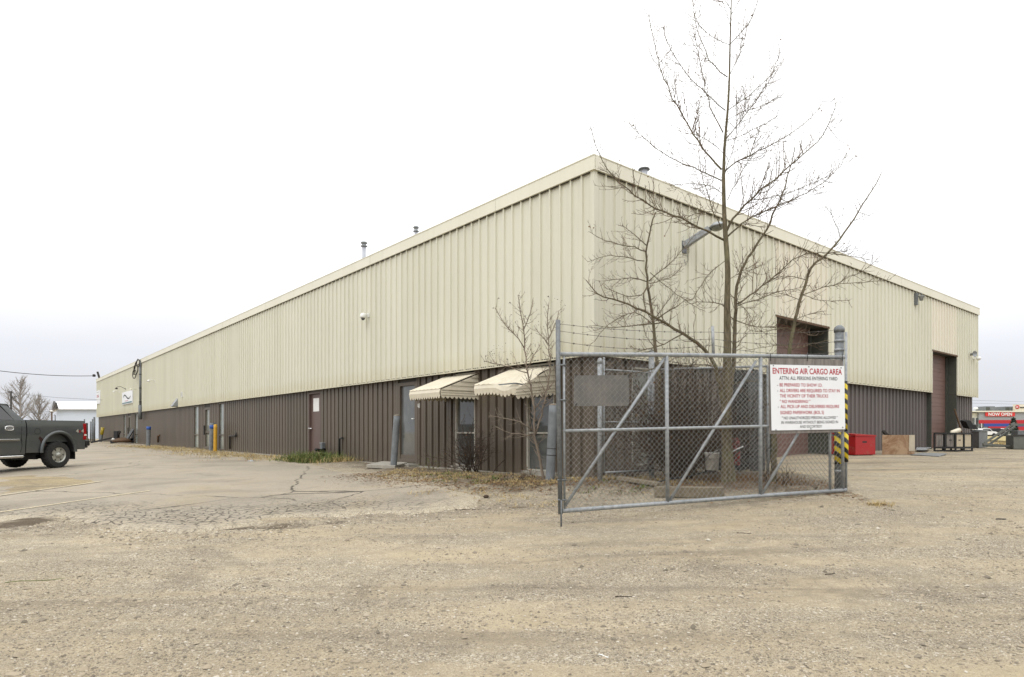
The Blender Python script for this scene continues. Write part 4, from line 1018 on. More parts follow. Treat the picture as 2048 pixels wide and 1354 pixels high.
# ================================================================== TREES
def resample(pts, step):
    out = [pts[0]]
    for a, b in zip(pts, pts[1:]):
        n = max(1, int((b - a).length / step))
        for i in range(n): out.append(a.lerp(b, (i + 1) / n))
    return out
def smooth(pts, it=2):
    for _ in range(it):
        q = [pts[0]]
        for i in range(1, len(pts) - 1): q.append(pts[i] * .5 + (pts[i - 1] + pts[i + 1]) * .25)
        q.append(pts[-1]); pts = q
    return pts
def twig(mb, rg, p, d, length, r, level, up=.35, leafs=None, wig=.18, dens=1.0, sub=.42):
    """a shoot that curves upward, with side shoots"""
    n = max(3, int(length / .07)); pts = [p]; st = length / n
    for i in range(n):
        d = (d + Vector((rg.gauss(0, wig), rg.gauss(0, wig), rg.gauss(0, wig) + up * .25))).normalized()
        p = p + d * st; pts.append(p)
    mb.tube(pts, [r * (1 - .6 * i / n) for i in range(n + 1)], 3, caps=False)
    if level > 0:
        k = max(1, int(length / .085 * dens))
        for i in range(k):
            s = (i + rg.random()) / k
            if s < .12: continue
            j = min(n - 1, int(s * n)); q = pts[j].lerp(pts[j + 1], s * n - j); dd = (pts[j + 1] - pts[j]).normalized()
            o = Vector((rg.gauss(0, 1), rg.gauss(0, 1), rg.gauss(0, 1))); o = (o - dd * o.dot(dd)).normalized()
            L = length * sub * (1.1 - .6 * s) * rg.uniform(.3, 1.1)
            twig(mb, rg, q, (dd * .75 + o * .8).normalized(), max(.03, L), max(.0036, r * .65), level - 1, up, leafs, wig, dens, sub)
    if leafs is not None and rg.random() < leafs[1]:
        leafs[0].append((pts[-1], rg.uniform(.02, .04)))
def limb(mb, tw, rg, pts, r0, r1, dens=1.0, tlen=.45, leafs=None, level=1, n=6, up=.35, start=.12):
    pts = smooth(resample(pts, .12), 2); k = len(pts) - 1
    L = sum((b - a).length for a, b in zip(pts, pts[1:]))
    jit = [Vector((rg.gauss(0, .007), rg.gauss(0, .007), rg.gauss(0, .007))) if 0 < i < k else Vector() for i in range(k + 1)]
    pts = [p + j for p, j in zip(pts, jit)]
    mb.tube(pts, [r0 + (r1 - r0) * (i / k) ** .8 for i in range(k + 1)], n)
    m = int(L / .085 * dens)
    for i in range(m):
        s = start + (1 - start) * (i + rg.random()) / m; j = min(k - 1, int(s * k)); q = pts[j].lerp(pts[j + 1], s * k - j)
        dd = (pts[j + 1] - pts[j]).normalized(); o = Vector((rg.gauss(0, 1), rg.gauss(0, 1), rg.gauss(0, 1))); o = (o - dd * o.dot(dd)).normalized()
        rr = r0 + (r1 - r0) * s
        short = rg.random() < .35
        ll = tlen * (rg.uniform(.1, .3) if short else rg.uniform(.4, 1.15)) * (1.15 - .6 * s)
        twig(tw, rg, q, (dd * .7 + o * .85).normalized(), ll, max(.0044, min(rr * .6, .0075)), 0 if short else level, up + .2, leafs, .12)
def leaf_mesh(leaves, rg, sc=1.0):
    mb = MB()
    for p, s in leaves:
        s *= sc
        a = Vector((rg.gauss(0, 1), rg.gauss(0, 1), rg.gauss(0, 1) - .4)).normalized(); b = a.orthogonal().normalized(); c = a.cross(b)
        t = rg.uniform(0, 6.28); b = b * math.cos(t) + c * math.sin(t); c = a.cross(b)
        mb.add([p, p + a * s * .5 + b * s * .38, p + a * s, p + a * s * .5 - b * s * .38 , p + a * s * .5 + c * s * .16], [(0, 1, 4), (1, 2, 4), (2, 3, 4), (3, 0, 4)])
    return mb
YT = 10.35
def pl(pts, Y0, slope=0.0, px0=None):
    """photo polyline set back or forward with distance from the trunk"""
    x0 = px0 if px0 is not None else pts[0][0]; out = []
    d = 0
    for i, (x, y) in enumerate(pts):
        if i: d += math.hypot(x - pts[i - 1][0], y - pts[i - 1][1]) / F * Y0
        out.append(P(x, y, Y0 + slope * d))
    return out

rg = random.Random(11)
base = at(1457, 976); YT = base.y
tree = thing('bare_tree', 'tall leafless poplar with a straight main trunk rising behind the gate out of the frame', 'tree', base, 0)
tk, cr, lv = MB(), MB(), []
tp = [(1458, 985), (1457, 960), (1454, 900), (1452, 800), (1455, 700), (1454, 620), (1456, 540), (1451, 470), (1448, 420), (1447, 350), (1449, 290), (1453, 250), (1457, 200), (1459, 150), (1460, 90), (1462, 30), (1463, -40), (1462, -110), (1464, -180)]
tw_ = [42, 29, 21, 19, 15, 12.5, 10.5, 9.4, 8, 6.6, 5.2, 4.8, 4.2, 3.5, 3.0, 2.5, 2.0, 1.6, 1.0]
pts = [P(x, y, YT) for x, y in tp]; pts[0].z -= .1
q = smooth(resample(pts, .15), 1)
def rad_at(z):
    for i in range(len(pts) - 1):
        if pts[i].z <= z <= pts[i + 1].z: s = (z - pts[i].z) / (pts[i + 1].z - pts[i].z); return (tw_[i] + (tw_[i + 1] - tw_[i]) * s) / 2 / F * YT
    return tw_[0] / 2 / F * YT if z < pts[0].z else .004
tk.tube(q, [rad_at(p.z) for p in q], 14)
LIMBS = [ # points, start width, end width (photo px), depth slope
 ([(1443, 339), (1410, 303), (1380, 257), (1361, 224), (1339, 186), (1323, 145), (1309, 93), (1297, 30)], 6.5, 1.6, .25),
 ([(1443, 361), (1419, 348), (1386, 335), (1353, 321), (1326, 305), (1293, 285), (1274, 268), (1267, 249)], 4, 1.2, -.3),
 ([(1446, 265), (1427, 232), (1416, 197), (1408, 167), (1402, 126), (1391, 85), (1387, 57)], 4, 1.2, .3),
 ([(1451, 221), (1413, 188), (1369, 147), (1350, 117), (1334, 85), (1326, 55)], 3.5, 1, -.2),
 ([(1455, 154), (1427, 134), (1410, 104), (1399, 74), (1387, 33), (1382, -10)], 3.6, 1.2, .1),
 ([(1460, 90), (1432, 81), (1399, 55), (1388, 25)], 2, .8, .3),
 ([(1462, 87), (1487, 63), (1506, 33), (1518, -5)], 3, 1.2, -.2),
 ([(1453, 276), (1473, 254), (1509, 205), (1536, 167), (1552, 131), (1559, 96)], 3.6, 1, .2),
 ([(1458, 219), (1498, 191), (1533, 161), (1552, 140)], 2.6, 1, -.3),
 ([(1451, 341), (1473, 322), (1517, 302), (1558, 281), (1588, 262), (1621, 240), (1637, 224), (1647, 203)], 5, 1.2, .1),
 ([(1452, 465), (1466, 436), (1500, 399), (1511, 388), (1551, 358), (1596, 318), (1636, 284), (1659, 251), (1673, 203)], 8.5, 1.4, -.15),
 ([(1455, 473), (1492, 439), (1544, 417), (1588, 399), (1636, 373), (1673, 343), (1695, 306)], 6, 1.3, .3),
 ([(1500, 400), (1548, 395), (1603, 377), (1650, 355)], 3, 1.1, .3),
 ([(1448, 480), (1415, 462), (1382, 445), (1345, 430), (1308, 417), (1271, 391), (1234, 362), (1204, 325), (1186, 281), (1182, 255)], 7.5, 1.3, -.2),
 ([(1441, 454), (1418, 399), (1404, 351), (1396, 300)], 3.6, 1.2, .35),
 ([(1453, 281), (1490, 269), (1528, 249), (1555, 232)], 2.2, .9, -.3),
 ([(1451, 345), (1466, 306), (1472, 265), (1473, 221), (1474, 180)], 2.6, .9, -.4),
 ([(1461, 147), (1473, 120), (1490, 87), (1492, 46)], 2.2, .8, .4),
 ([(1455, 615), (1442, 605), (1410, 602), (1384, 608)], 3.5, 1.5, -.3),
 ([(1475, 608), (1511, 582), (1546, 556), (1572, 533), (1598, 507), (1640, 505), (1695, 503)], 6, 1.3, .15),
 ([(1475, 612), (1520, 596), (1570, 580), (1620, 570)], 3, 1.1, -.3),
 ([(1470, 640), (1510, 655), (1560, 656), (1620, 670)], 3.4, 1.1, .2),
 ([(1456, 560), (1490, 540), (1520, 520)], 2.2, 1, .5), ([(1452, 520), (1425, 540), (1400, 570), (1385, 600)], 2.4, .9, .4),
 ([(1455, 400), (1480, 350), (1500, 310), (1520, 262)], 2.6, .9, .5), ([(1448, 390), (1425, 370), (1380, 365), (1340, 372)], 2.4, .9, .5),
 ([(1450, 430), (1420, 420), (1390, 428), (1350, 445)], 2.2, .9, .6), ([(1453, 590), (1480, 600), (1500, 630), (1510, 660)], 2.2, .9, -.5),
 ([(1450, 310), (1425, 285), (1400, 270), (1370, 268)], 2, .8, -.4), ([(1455, 240), (1480, 225), (1520, 215), (1560, 190)], 2, .8, .4),
 ([(1462, 30), (1480, 0), (1490, -40), (1494, -90)], 2, .8, .2), ([(1462, 20), (1445, -10), (1436, -50)], 2, .8, -.2), ([(1461, 55), (1449, 30), (1444, 0)], 1.6, .7, -.2),
]
for pts_, a, b, sl in LIMBS:
    limb(tk, cr, rg, pl(pts_, YT, sl), a * .30 / F * YT, max(1.3, b) * .36 / F * YT, dens=2.0, tlen=.62, leafs=(lv, .012), level=1)
# leaning second stem and low bough
limb(tk, cr, rg, pl([(1459, 800), (1468, 720), (1471, 605), (1475, 556), (1494, 515), (1527, 475), (1545, 430), (1565, 390), (1580, 340), (1590, 295)], YT, .12), 5 / F * YT, .8 / F * YT, 1.1, .4, (lv, .01), 1, 10)
limb(tk, cr, rg, pl([(1449, 812), (1440, 770), (1431, 734), (1415, 700), (1395, 683), (1365, 668), (1319, 637), (1290, 622), (1240, 602), (1192, 590), (1172, 560)], YT, -.15), 5 / F * YT, .8 / F * YT, 1.6, .5, (lv, .02), 1, 10)
limb(tk, cr, rg, pl([(1317, 636), (1345, 619), (1375, 596)], YT, .5), .012, .004, .9, .4, (lv, .02), 1)
limb(tk, cr, rg, pl([(1325, 645), (1275, 650), (1227, 655), (1178, 652)], YT - .2, -.1), .012, .004, 1.1, .5, (lv, .02), 1)
limb(tk, cr, rg, pl([(1365, 668), (1330, 690), (1290, 700), (1230, 712)], YT, .2), .012, .004, 1.0, .5, (lv, .02), 1)
limb(tk, cr, rg, pl([(1431, 734), (1400, 725), (1360, 735), (1310, 742)], YT, .4), .012, .004, 1.0, .45, (lv, .02), 1)
limb(tk, cr, rg, pl([(1458, 770), (1490, 760), (1530, 765)], YT, .3), .010, .004, .8, .4, (lv, .02), 1)
tk.build('trunk', M['bark'], tree); cr.build('crown', M['twig'], tree, fix=False)
ends = [(P(x, y, YT - .1), .035) for x, y in ((1182, 248), (1176, 250), (1266, 242), (1258, 244), (1318, 45), (1330, 43), (1333, 52), (1315, 52), (1501, 30), (1497, 24), (1563, 78), (1680, 192), (1670, 196), (1697, 290), (1700, 296), (1644, 222), (1310, 118), (1241, 320), (1243, 330), (1400, 254), (1290, 145), (1712, 310), (1262, 140), (1295, 355), (1303, 430), (1330, 470))]
from mathutils.kdtree import KDTree
kd = KDTree(len(tk.v)); [kd.insert(p_, i_) for i_, p_ in enumerate(tk.v)]; kd.balance(); tipmb = MB()
for p_, s_ in ends:
    q_, i_, d_ = kd.find(p_)
    if d_ < .6: m_ = (p_ + q_) / 2 - Vector((0, 0, d_ * .12)); tipmb.tube([q_, m_, p_], [.005, .004, .0035], 3, caps=False)
tipmb.build('shoots', M['twig'], tree, fix=False)
leaf_mesh(lv + [e_ for e_ in ends if kd.find(e_[0])[2] < .6], rg).build('dead_leaves', M['dead_leaf'], tree, fix=False)

# second tree, knotty, left of the tall one
b2 = at(1345, 966); Y2 = b2.y + .15
t2 = thing('bare_tree', 'shorter crooked leafless tree left of the tall poplar, its stem rising from the tangled bush', 'tree', b2, 0)
tk, cr, lv = MB(), MB(), []
pz = pl([(1346, 972), (1336, 900), (1326, 820), (1318, 760), (1311, 700), (1308, 650), (1305, 625), (1298, 590), (1293, 555), (1291, 520), (1295, 485), (1300, 455), (1312, 424)], Y2)
pz[0].z -= .1
limb(tk, cr, rg, pz, 6.5 / F * Y2, 1.2 / F * Y2, .9, .4, (lv, .02), 1, 10)
for pts_, a, b, sl in [([(1291, 503), (1282, 497), (1256, 493), (1227, 486), (1206, 482), (1178, 463)], 3.4, 1.2, -.2), ([(1289, 522), (1263, 517), (1220, 509), (1175, 524)], 3, 1, .2),
  ([(1296, 564), (1282, 555), (1244, 556), (1204, 562)], 3.4, 1, -.1), ([(1298, 562), (1322, 541), (1345, 522), (1362, 505), (1390, 470)], 3.4, 1, .2), ([(1293, 491), (1270, 470), (1244, 450)], 3, 1, -.3),
  ([(1299, 567), (1345, 555), (1365, 530)], 2.6, 1, .4), ([(1296, 570), (1284, 586), (1282, 602), (1289, 621), (1303, 640)], 4.4, 2.4, -.3), ([(1284, 590), (1256, 598), (1225, 580), (1208, 575)], 2.6, 1, -.2),
  ([(1300, 545), (1330, 570), (1375, 605), (1410, 622)], 2.2, 1, .3), ([(1308, 640), (1330, 610), (1352, 580)], 2.6, 1, -.3), ([(1307, 650), (1270, 620), (1225, 640), (1180, 690)], 2.6, .9, -.3),
  ([(1311, 700), (1280, 705), (1240, 720), (1200, 740)], 3, 1, -.1), ([(1314, 735), (1290, 745), (1230, 748)], 4, 1.4, .1), ([(1316, 740), (1340, 720), (1370, 705)], 3, 1, .2),
  ([(1312, 700), (1290, 670), (1285, 640)], 2.4, 1, .3), ([(1318, 760), (1350, 750), (1390, 760), (1430, 780)], 2.6, 1, -.2), ([(1322, 800), (1290, 810), (1240, 806)], 2.6, 1, -.3)]:
    limb(tk, cr, rg, pl(pts_, Y2, sl), a * .36 / F * Y2, max(1.3, b) * .32 / F * Y2, 2.2, .42, (lv, .03), 1)
tk.build('trunk', M['bark'], t2); cr.build('crown', M['twig_grey'], t2, fix=False); leaf_mesh(lv, rg, 1.1).build('dead_leaves', M['dead_leaf'], t2, fix=False)

# third tree behind the sign
b3 = at(1548, 972); Y3 = b3.y + .1
t3 = thing('bare_tree', 'slender leafless tree standing behind the white notice, leaning to the right', 'tree', b3, 0)
tk, cr, lv = MB(), MB(), []
pz = pl([(1548, 978), (1547, 900), (1552, 820), (1568, 760), (1580, 700), (1590, 640), (1603, 592), (1611, 565), (1619, 534), (1630, 523), (1657, 507), (1681, 478), (1699, 449), (1715, 425), (1736, 396), (1752, 369), (1763, 345)], Y3)
pz[0].z -= .1
limb(tk, cr, rg, pz, 7 / F * Y3, .7 / F * Y3, .9, .35, (lv, .01), 1, 10)
for pts_, a, b, sl in [([(1605, 590), (1630, 578), (1662, 571), (1694, 565), (1747, 565), (1782, 558)], 3, .9, .1), ([(1665, 572), (1699, 553), (1739, 539), (1760, 513)], 2, .8, -.2), ([(1681, 478), (1673, 454), (1665, 428), (1650, 412)], 2, .7, .2),
  ([(1657, 507), (1700, 512), (1740, 520)], 1.8, .7, -.3), ([(1613, 560), (1590, 545), (1565, 548), (1540, 560)], 2.4, .9, .2), ([(1600, 600), (1580, 590), (1550, 585)], 2, .8, -.3), ([(1605, 590), (1640, 602), (1700, 601)], 2, .8, .3),
  ([(1590, 640), (1620, 625), (1652, 622)], 2, .8, .2), ([(1586, 660), (1560, 650), (1530, 668), (1500, 660)], 2.4, .9, -.2), ([(1580, 700), (1620, 690), (1655, 680)], 2.2, .8, .2), ([(1715, 425), (1740, 432)], 1.4, .6, .2), ([(1581, 690), (1550, 690), (1500, 700)], 2.2, .8, .2)]:
    limb(tk, cr, rg, pl(pts_, Y3, sl), a * .36 / F * Y3, max(1.3, b) * .32 / F * Y3, 2.0, .34, (lv, .01), 1)
tk.build('trunk', M['bark'], t3); cr.build('crown', M['twig'], t3, fix=False)

# thin sapling by the awning
b4 = spot(1088, 964); Y4 = b4.y
t4 = thing('sapling', 'thin two stemmed sapling with dark seed clusters, in front of the torn awning', 'tree', b4, 0)
tk, cr, lv = MB(), MB(), []
for pts_, r0, r1 in (([(1089, 968), (1080, 915), (1068, 871), (1069, 820), (1062, 770), (1055, 746), (1050, 700), (1047, 660), (1040, 620), (1036, 590)], 4.2, .8), ([(1070, 870), (1083, 830), (1092, 790), (1100, 746), (1098, 690), (1094, 650), (1098, 605)], 2.6, .7)):
    z = pl(pts_, Y4, 0); limb(tk, cr, rg, z, r0 * .75 / F * Y4, max(.7, r1 * .8) / F * Y4, 1.7, .4, (lv, .10), 1, 8)
for pts_ in ([(1055, 746), (1035, 740), (1010, 730), (985, 728), (968, 722)], [(1053, 740), (1066, 715), (1080, 690)], [(1048, 695), (1038, 675), (1010, 655), (990, 615)], [(1068, 871), (1040, 868), (1005, 866), (990, 852)], [(1066, 862), (1040, 840), (1005, 836), (978, 832)], [(1069, 820), (1085, 800), (1095, 770)],
             [(1047, 660), (1060, 630), (1066, 600)], [(1098, 690), (1080, 670), (1070, 655)], [(1096, 680), (1112, 650), (1118, 620)]):
    limb(tk, cr, rg, pl(pts_, Y4, rg.uniform(-.3, .3)), 1.1 / F * Y4, .6 / F * Y4, 2.0, .34, (lv, .12), 1, 4)
for (x, y, n) in ((985, 708, 34), (975, 720, 22), (1070, 690, 18), (1078, 770, 26), (1065, 765, 20), (1000, 700, 12), (1120, 605, 10), (1047, 640, 10), (1075, 655, 14)):
    for _ in range(n): lv.append((P(x + rg.gauss(0, 7), y + rg.gauss(0, 6), Y4 + rg.gauss(0, .05)), rg.uniform(.012, .026)))
tk.build('trunk', M['twig_grey'], t4); cr.build('crown', M['twig_grey'], t4, fix=False); leaf_mesh(lv, rg).build('seed_clusters', M['twig_dark'], t4, fix=False)['kind'] = 'stuff'

# shrubs
def shrub(name, label, px, py, n, h, spread, mat, rgseed, dens=1.0, lf=.1, leafmat='dead_leaf', r=.008, stems_up=1.0, yoff=0, level=2, lean=(0, 0)):
    rg = random.Random(rgseed); b = spot(px, py); b.y += yoff; b.x += yoff * (px - CX) / F; b.z = top(b.x, b.y)
    t = thing(name, label, 'shrub', b, 0); mb = MB(); lv = []; st = MB()
    for i in range(n):
        p = b + Vector((rg.gauss(0, .10), rg.gauss(0, .10), -.03))
        d = Vector((rg.gauss(0, spread) + lean[0], rg.gauss(0, spread) + lean[1], stems_up)).normalized(); L = h * rg.uniform(.6, 1.1)
        m = 7; pts = [p]
        for k in range(m):
            d = (d + Vector((rg.gauss(0, .16), rg.gauss(0, .16), rg.gauss(0, .12)))).normalized(); pts.append(pts[-1] + d * L / m)
        limb(st, mb, rg, pts, r, r * .3, dens, h * .42, (lv, lf), level, 5, .12, .08)
    st.build('stems', mat, t); mb.build('twigs', mat, t, fix=False)
    if lv: leaf_mesh(lv, rg, 1.0).build('leaves', M[leafmat], t, fix=False)
    return t
shrub('shrub', 'dark tangled leafless bush climbing the fence left of the tall trunk', 1352, 972, 34, 2.2, .46, M['twig_dark'], 3, 1.5, .045, r=.014, level=2, yoff=.35, lean=(.12, 0))
shrub('shrub', 'dark twiggy bush with bare black stems, between the two office windows', 947, 946, 17, 1.25, .45, M['twig_dark'], 5, 1.6, .02, r=.012, level=2, lean=(-.25, 0))
shrub('weed_clump', 'tall yellow green leafy weed growing left of the twiggy bush', 866, 946, 9, .5, .2, M['twig'], 8, 1.3, .95, 'weed', r=.005, level=0)
shrub('shrub', 'dark bare bush directly behind the tall trunk, in front of the wall', 1425, 962, 22, 1.5, .45, M['twig_dark'], 41, 1.2, .04, r=.010, level=2, yoff=.7)
shrub('shrub', 'wiry bush behind the walk gate, left of the tall fence post', 1262, 962, 14, 1.2, .4, M['twig'], 42, 1.4, .06, r=.007, level=1, yoff=.2)
shrub('shrub', 'small wiry dead plant on the soil below the torn awning', 1020, 968, 8, .35, .5, M['twig_dark'], 43, 1.2, .15, r=.005, level=1)
shrub('shrub', 'small dry brown plant at the wall below the straight awning', 902, 948, 7, .35, .5, M['twig'], 44, 1.2, .5, r=.005, level=1)
shrub('shrub', 'low reddish brown brush at the foot of the window below the torn awning', 1062, 962, 10, .35, .6, M['twig'], 45, 1.3, .6, r=.005, level=1)
shrub('weed_clump', 'low green sprouts at the foot of the twiggy bush', 963, 962, 9, .16, .5, M['twig'], 9, 1.2, .95, 'weed', r=.004, level=0)
shrub('shrub', 'low brown dry brush round the foot of the slender tree behind the notice', 1552, 978, 10, .55, .35, M['twig_dark'], 12, .8, .08, r=.007, level=1)

# ---- grasses, weeds and litter (uncountable)
def near_poly(n, pts, rg, w):
    """random ground points scattered along a photo polyline"""
    P3 = [spot(*p, .15) for p in pts]; L = [(b - a).length for a, b in zip(P3, P3[1:])]; tot = sum(L); out = []
    for _ in range(n):
        s = rg.random() * tot
        for (a, b), l in zip(zip(P3, P3[1:]), L):
            if s <= l: break
            s -= l
        p = a.lerp(b, s / max(l, 1e-6)); d = (b - a).normalized(); o = rg.gauss(0, w); out.append((p.x - d.y * o, p.y + d.x * o))
    return out
def blades(name, label, pts, h, mat, rg, per=9, w=.004, lean=.5, rad=.05, cat='grass'):
    mb = MB(); zs = [top(p[0], p[1]) for p in pts]
    for (x, y), z in zip(pts, zs):
        hh = h * rg.uniform(.4, 1.2)
        for _ in range(per):
            a = Vector((x + rg.gauss(0, rad), y + rg.gauss(0, rad), z - .01)); d = Vector((rg.gauss(0, lean), rg.gauss(0, lean), 1)).normalized(); l = hh * rg.uniform(.5, 1.1)
            r = Vector((-d.y, d.x, 0)); r = (r.normalized() if r.length > .01 else Vector((1, 0, 0))) * w; m = a + d * l * .6; e = m + (d + Vector((d.x, d.y, -.5))).normalized() * l * .5
            mb.add([a - r, a + r, m + r * .7, m - r * .7, e], [(0, 1, 2, 3), (3, 2, 4)])
    o = mb.build(name, mat, fix=False); tag(o, label, cat, kind='stuff'); return o
rg = random.Random(21)
blades('dry_grass', 'dry straw coloured grass along the foot of the long wall', near_poly(900, [(590, 921), (500, 914), (440, 908), (400, 903), (350, 898), (300, 895), (270, 892)], rg, .75), .17, M['straw'], rg, 9, .006, .6, .14)
blades('dry_grass', 'low straw tufts at the edge of the bare soil', near_poly(60, [(860, 985), (930, 992), (1000, 990), (1060, 1000), (1115, 1012)], rg, .25) + near_poly(420, [(770, 950), (860, 955), (960, 965), (1060, 965), (1110, 975)], rg, .45) + near_poly(160, [(1140, 965), (1250, 962), (1330, 970), (1420, 978)], rg, .5) + near_poly(50, [(1440, 940), (1530, 950), (1600, 955)], rg, .25) + near_poly(16, [(1745, 1015), (1775, 1012)], rg, .06), .10, M['straw'], rg, 14, .0035, .8, .05)
blades('green_weeds', 'green and yellow weeds beside the steel door', near_poly(300, [(590, 923), (615, 922), (640, 924), (665, 925)], rg, .30) + near_poly(90, [(570, 920), (700, 928)], rg, .4), .36, M['green_grass'], rg, 11, .008, .6, .12)
blades('dry_grass', 'tan seed heads mixed into the green weeds', near_poly(120, [(580, 922), (640, 924), (700, 929)], rg, .35), .30, M['straw'], rg, 9, .006, .5, .12)
blades('green_weeds', 'scattered green weeds on the soil under the awnings', near_poly(60, [(860, 955), (960, 965), (1000, 968)], rg, .35) + near_poly(26, [(1200, 975), (1330, 985)], rg, .3), .09, M['green_grass'], rg, 10, .008, .9, .05)
blades('dry_grass', 'brown dead stalks around the tree trunks behind the gate', near_poly(150, [(1340, 960), (1400, 968), (1450, 972), (1500, 965), (1560, 970), (1600, 975)], rg, .3), .22, M['dead_leaf'], rg, 9, .003, .6, .08)
# fallen leaves and twigs on the soil
mb = MB(); pp = near_poly(9000, [(720, 950), (860, 965), (960, 975), (1060, 975), (1200, 970), (1330, 980), (1480, 975), (1640, 985), (1700, 985)], rg, .5)
for (x, y) in pp:
    z = top(x, y) + rg.uniform(.002, .012); s = rg.uniform(.012, .030); t = rg.uniform(0, 6.28); a = Vector((math.cos(t), math.sin(t), rg.uniform(-.2, .2))) * s; b = Vector((-math.sin(t), math.cos(t), rg.uniform(-.3, .3))) * s * .6
    p = Vector((x, y, z)); mb.add([p - a, p + b, p + a, p - b], [(0, 1, 2, 3)])
tag(mb.build('leaf_litter', M['dead_leaf'], fix=False), 'small fallen leaves scattered over the bare soil', 'leaves', kind='stuff')

# ---- loose stones on the yard
M['stone'] = (lambda t: (t.bump(t.noise(70, 3, .7), .5, .003), t.set(Base_Color=t.mix(.35, t.ramp(t.geo.outputs['Random Per Island'], [(0, srgb(66, 63, 60)), (.25, srgb(112, 105, 96)), (.5, srgb(148, 136, 118)), (.85, srgb(160, 149, 131)), (1, srgb(196, 190, 178))]), srgb(148, 136, 114)), Roughness=.9, Specular_IOR_Level=.2))[1])(NT('loose_stone'))
def stones(name, label, n, region, smin, smax, seed, sink=.3, power=2.2):
    r = np.random.RandomState(seed); x, y = region(n, r); n = len(x)
    z = GZ(x, y) + bumps(x, y)
    s = smin * ((smax / smin) ** (r.rand(n) ** power)); a, b, c = s * r.uniform(.8, 1.5, n), s * r.uniform(.7, 1.1, n), s * r.uniform(.35, .75, n); th = r.rand(n) * 6.28
    U = np.array([[1, 0, 0], [.45, .85, .1], [-.5, .8, -.1], [-1, 0, .1], [-.5, -.82, 0], [.5, -.85, .1], [.35, .1, .95], [-.3, -.15, 1.0], [0, 0, -.6]])
    V = U[None] + r.normal(0, .13, (n, 9, 3)); X, Y, Z = V[..., 0] * a[:, None], V[..., 1] * b[:, None], V[..., 2] * c[:, None]
    ct, stt = np.cos(th)[:, None], np.sin(th)[:, None]
    v = np.stack([X * ct - Y * stt + x[:, None], X * stt + Y * ct + y[:, None], Z + (z + c * (1 - 2 * sink) * .4)[:, None]], -1).reshape(-1, 3)
    fb = np.array([[0, 1, 6], [1, 2, 6], [2, 7, 6], [2, 3, 7], [3, 4, 7], [4, 5, 7], [5, 6, 7], [5, 0, 6]])
    f = (fb[None] + (np.arange(n) * 9)[:, None, None]).reshape(-1, 3)
    me = bpy.data.meshes.new(name); me.vertices.add(len(v)); me.vertices.foreach_set('co', v.ravel().astype(np.float32))
    me.loops.add(f.size); me.loops.foreach_set('vertex_index', f.ravel().astype(np.int32)); me.polygons.add(len(f))
    me.polygons.foreach_set('loop_start', np.arange(0, f.size, 3, dtype=np.int32)); me.update(calc_edges=True); me.materials.append(M['stone'])
    o = bpy.data.objects.new(name, me); COL.objects.link(o); tag(o, label, 'gravel', kind='stuff'); return o
def fan(n, r):
    d = 3.4 * (13 / 3.4) ** (r.rand(n * 2) ** .9); k = r.uniform(-.85, .85, n * 2); x, y = k * d, d
    m = vnoise(x, y, 1.3, 21) + vnoise(x, y, .45, 22) * .8 + r.normal(0, .12, n * 2) > .0
    # keep off the asphalt and the soil bed
    lot = (x < -1.2 + .0 * y) & (y > 10.2 + .12 * (x + 6)); bed = (y > 10.0) & (x > -1.5) & (x < 6)
    m &= ~lot & ~bed; return x[m][:n], y[m][:n]
stones('loose_gravel', 'pale loose pebbles strewn over the gravel yard', 95000, fan, .003, .012, 5, power=2.6)
stones('loose_gravel', 'larger scattered stones on the gravel yard', 1500, fan, .012, .032, 15, power=3.5)
def far(n, r):
    x, y = r.uniform(4, 26, n), r.uniform(10, 22, n); m = (y < 11 + x * .55) & (x > 5.6) ; return x[m], y[m]
stones('loose_gravel', 'pale pebbles on the yard right of the gate', 9000, far, .006, .018, 6)
def rim(n, r):
    P3 = [at(*p) for p in ((0, 1052), (150, 1056), (300, 1075), (480, 1068), (640, 1045), (820, 1036), (960, 1010), (1080, 1015), (1200, 1030))]; i = r.randint(0, len(P3) - 1, n); s = r.rand(n)
    A = np.array([[p.x, p.y] for p in P3]); q = A[i] * (1 - s[:, None]) + A[i + 1] * s[:, None]; q += r.normal(0, .3, q.shape); return q[:, 0], q[:, 1]
stones('rubble', 'broken stones along the crumbling asphalt edge', 5000, rim, .006, .026, 7, power=3)

# ================================================================== BOLLARDS
def bollard(px0, py0, px1, py1, r, label, mat, cap=None, band=None, Y=None, group='steel bollards along the long wall', name='bollard'):
    b = spot(px0, py0, .25) if Y is None else Vector(((px0 - CX) / F * Y, Y, zat(py0, Vector((0, Y, 0)))))
    top = P(px1, py1, b.y)
    t = thing(name, label, 'bollard', b, 0, group)
    ax = (top - b)
    mb = MB(); n = 9; pts = [b - ax.normalized() * .2] + [b + ax * i / n for i in range(n + 1)]
    mb.tube(pts, r, 20); mb.build('post', mat, t)
    if cap:
        mb = MB(); mb.lathe([(r, 0), (r * .9, .02), (r * .5, .035), (.004, .04)], top, 18); mb.build('post_cap', cap, t)
    if band:
        f0, f1, m = band
        mb = MB(); mb.tube([b + ax * f0, b + ax * f1], r * 1.06, 20); mb.build('tape_band', m, t)
    return t, b, ax
bollard(787, 940, 794, 832, .088, 'leaning grey steel bollard in front of the glass door by the awnings', M['pipe'], M['concrete_old'])
t, b, ax = bollard(1100, 966, 1107, 811, .088, 'leaning grey steel bollard right behind the free end of the gate', M['pipe'], M['concrete_old'])
for f in (.33, .42): 
    mb = MB(); mb.tube([b + ax * f, b + ax * (f + .008)], .093, 20); mb.build('wire_loop', M['iron'], t)
bollard(296.5, 892, 297.5, 853, .125, 'grey bollard with blue tape at its top, standing alone right of the power mast', M['pipe'], None, (.84, 1.0, M['blue']))
bollard(422.5, 900, 425, 846, .12, 'grey bollard with blue tape at its top, beside the yellow one', M['pipe'], None, (.80, .92, M['blue']))
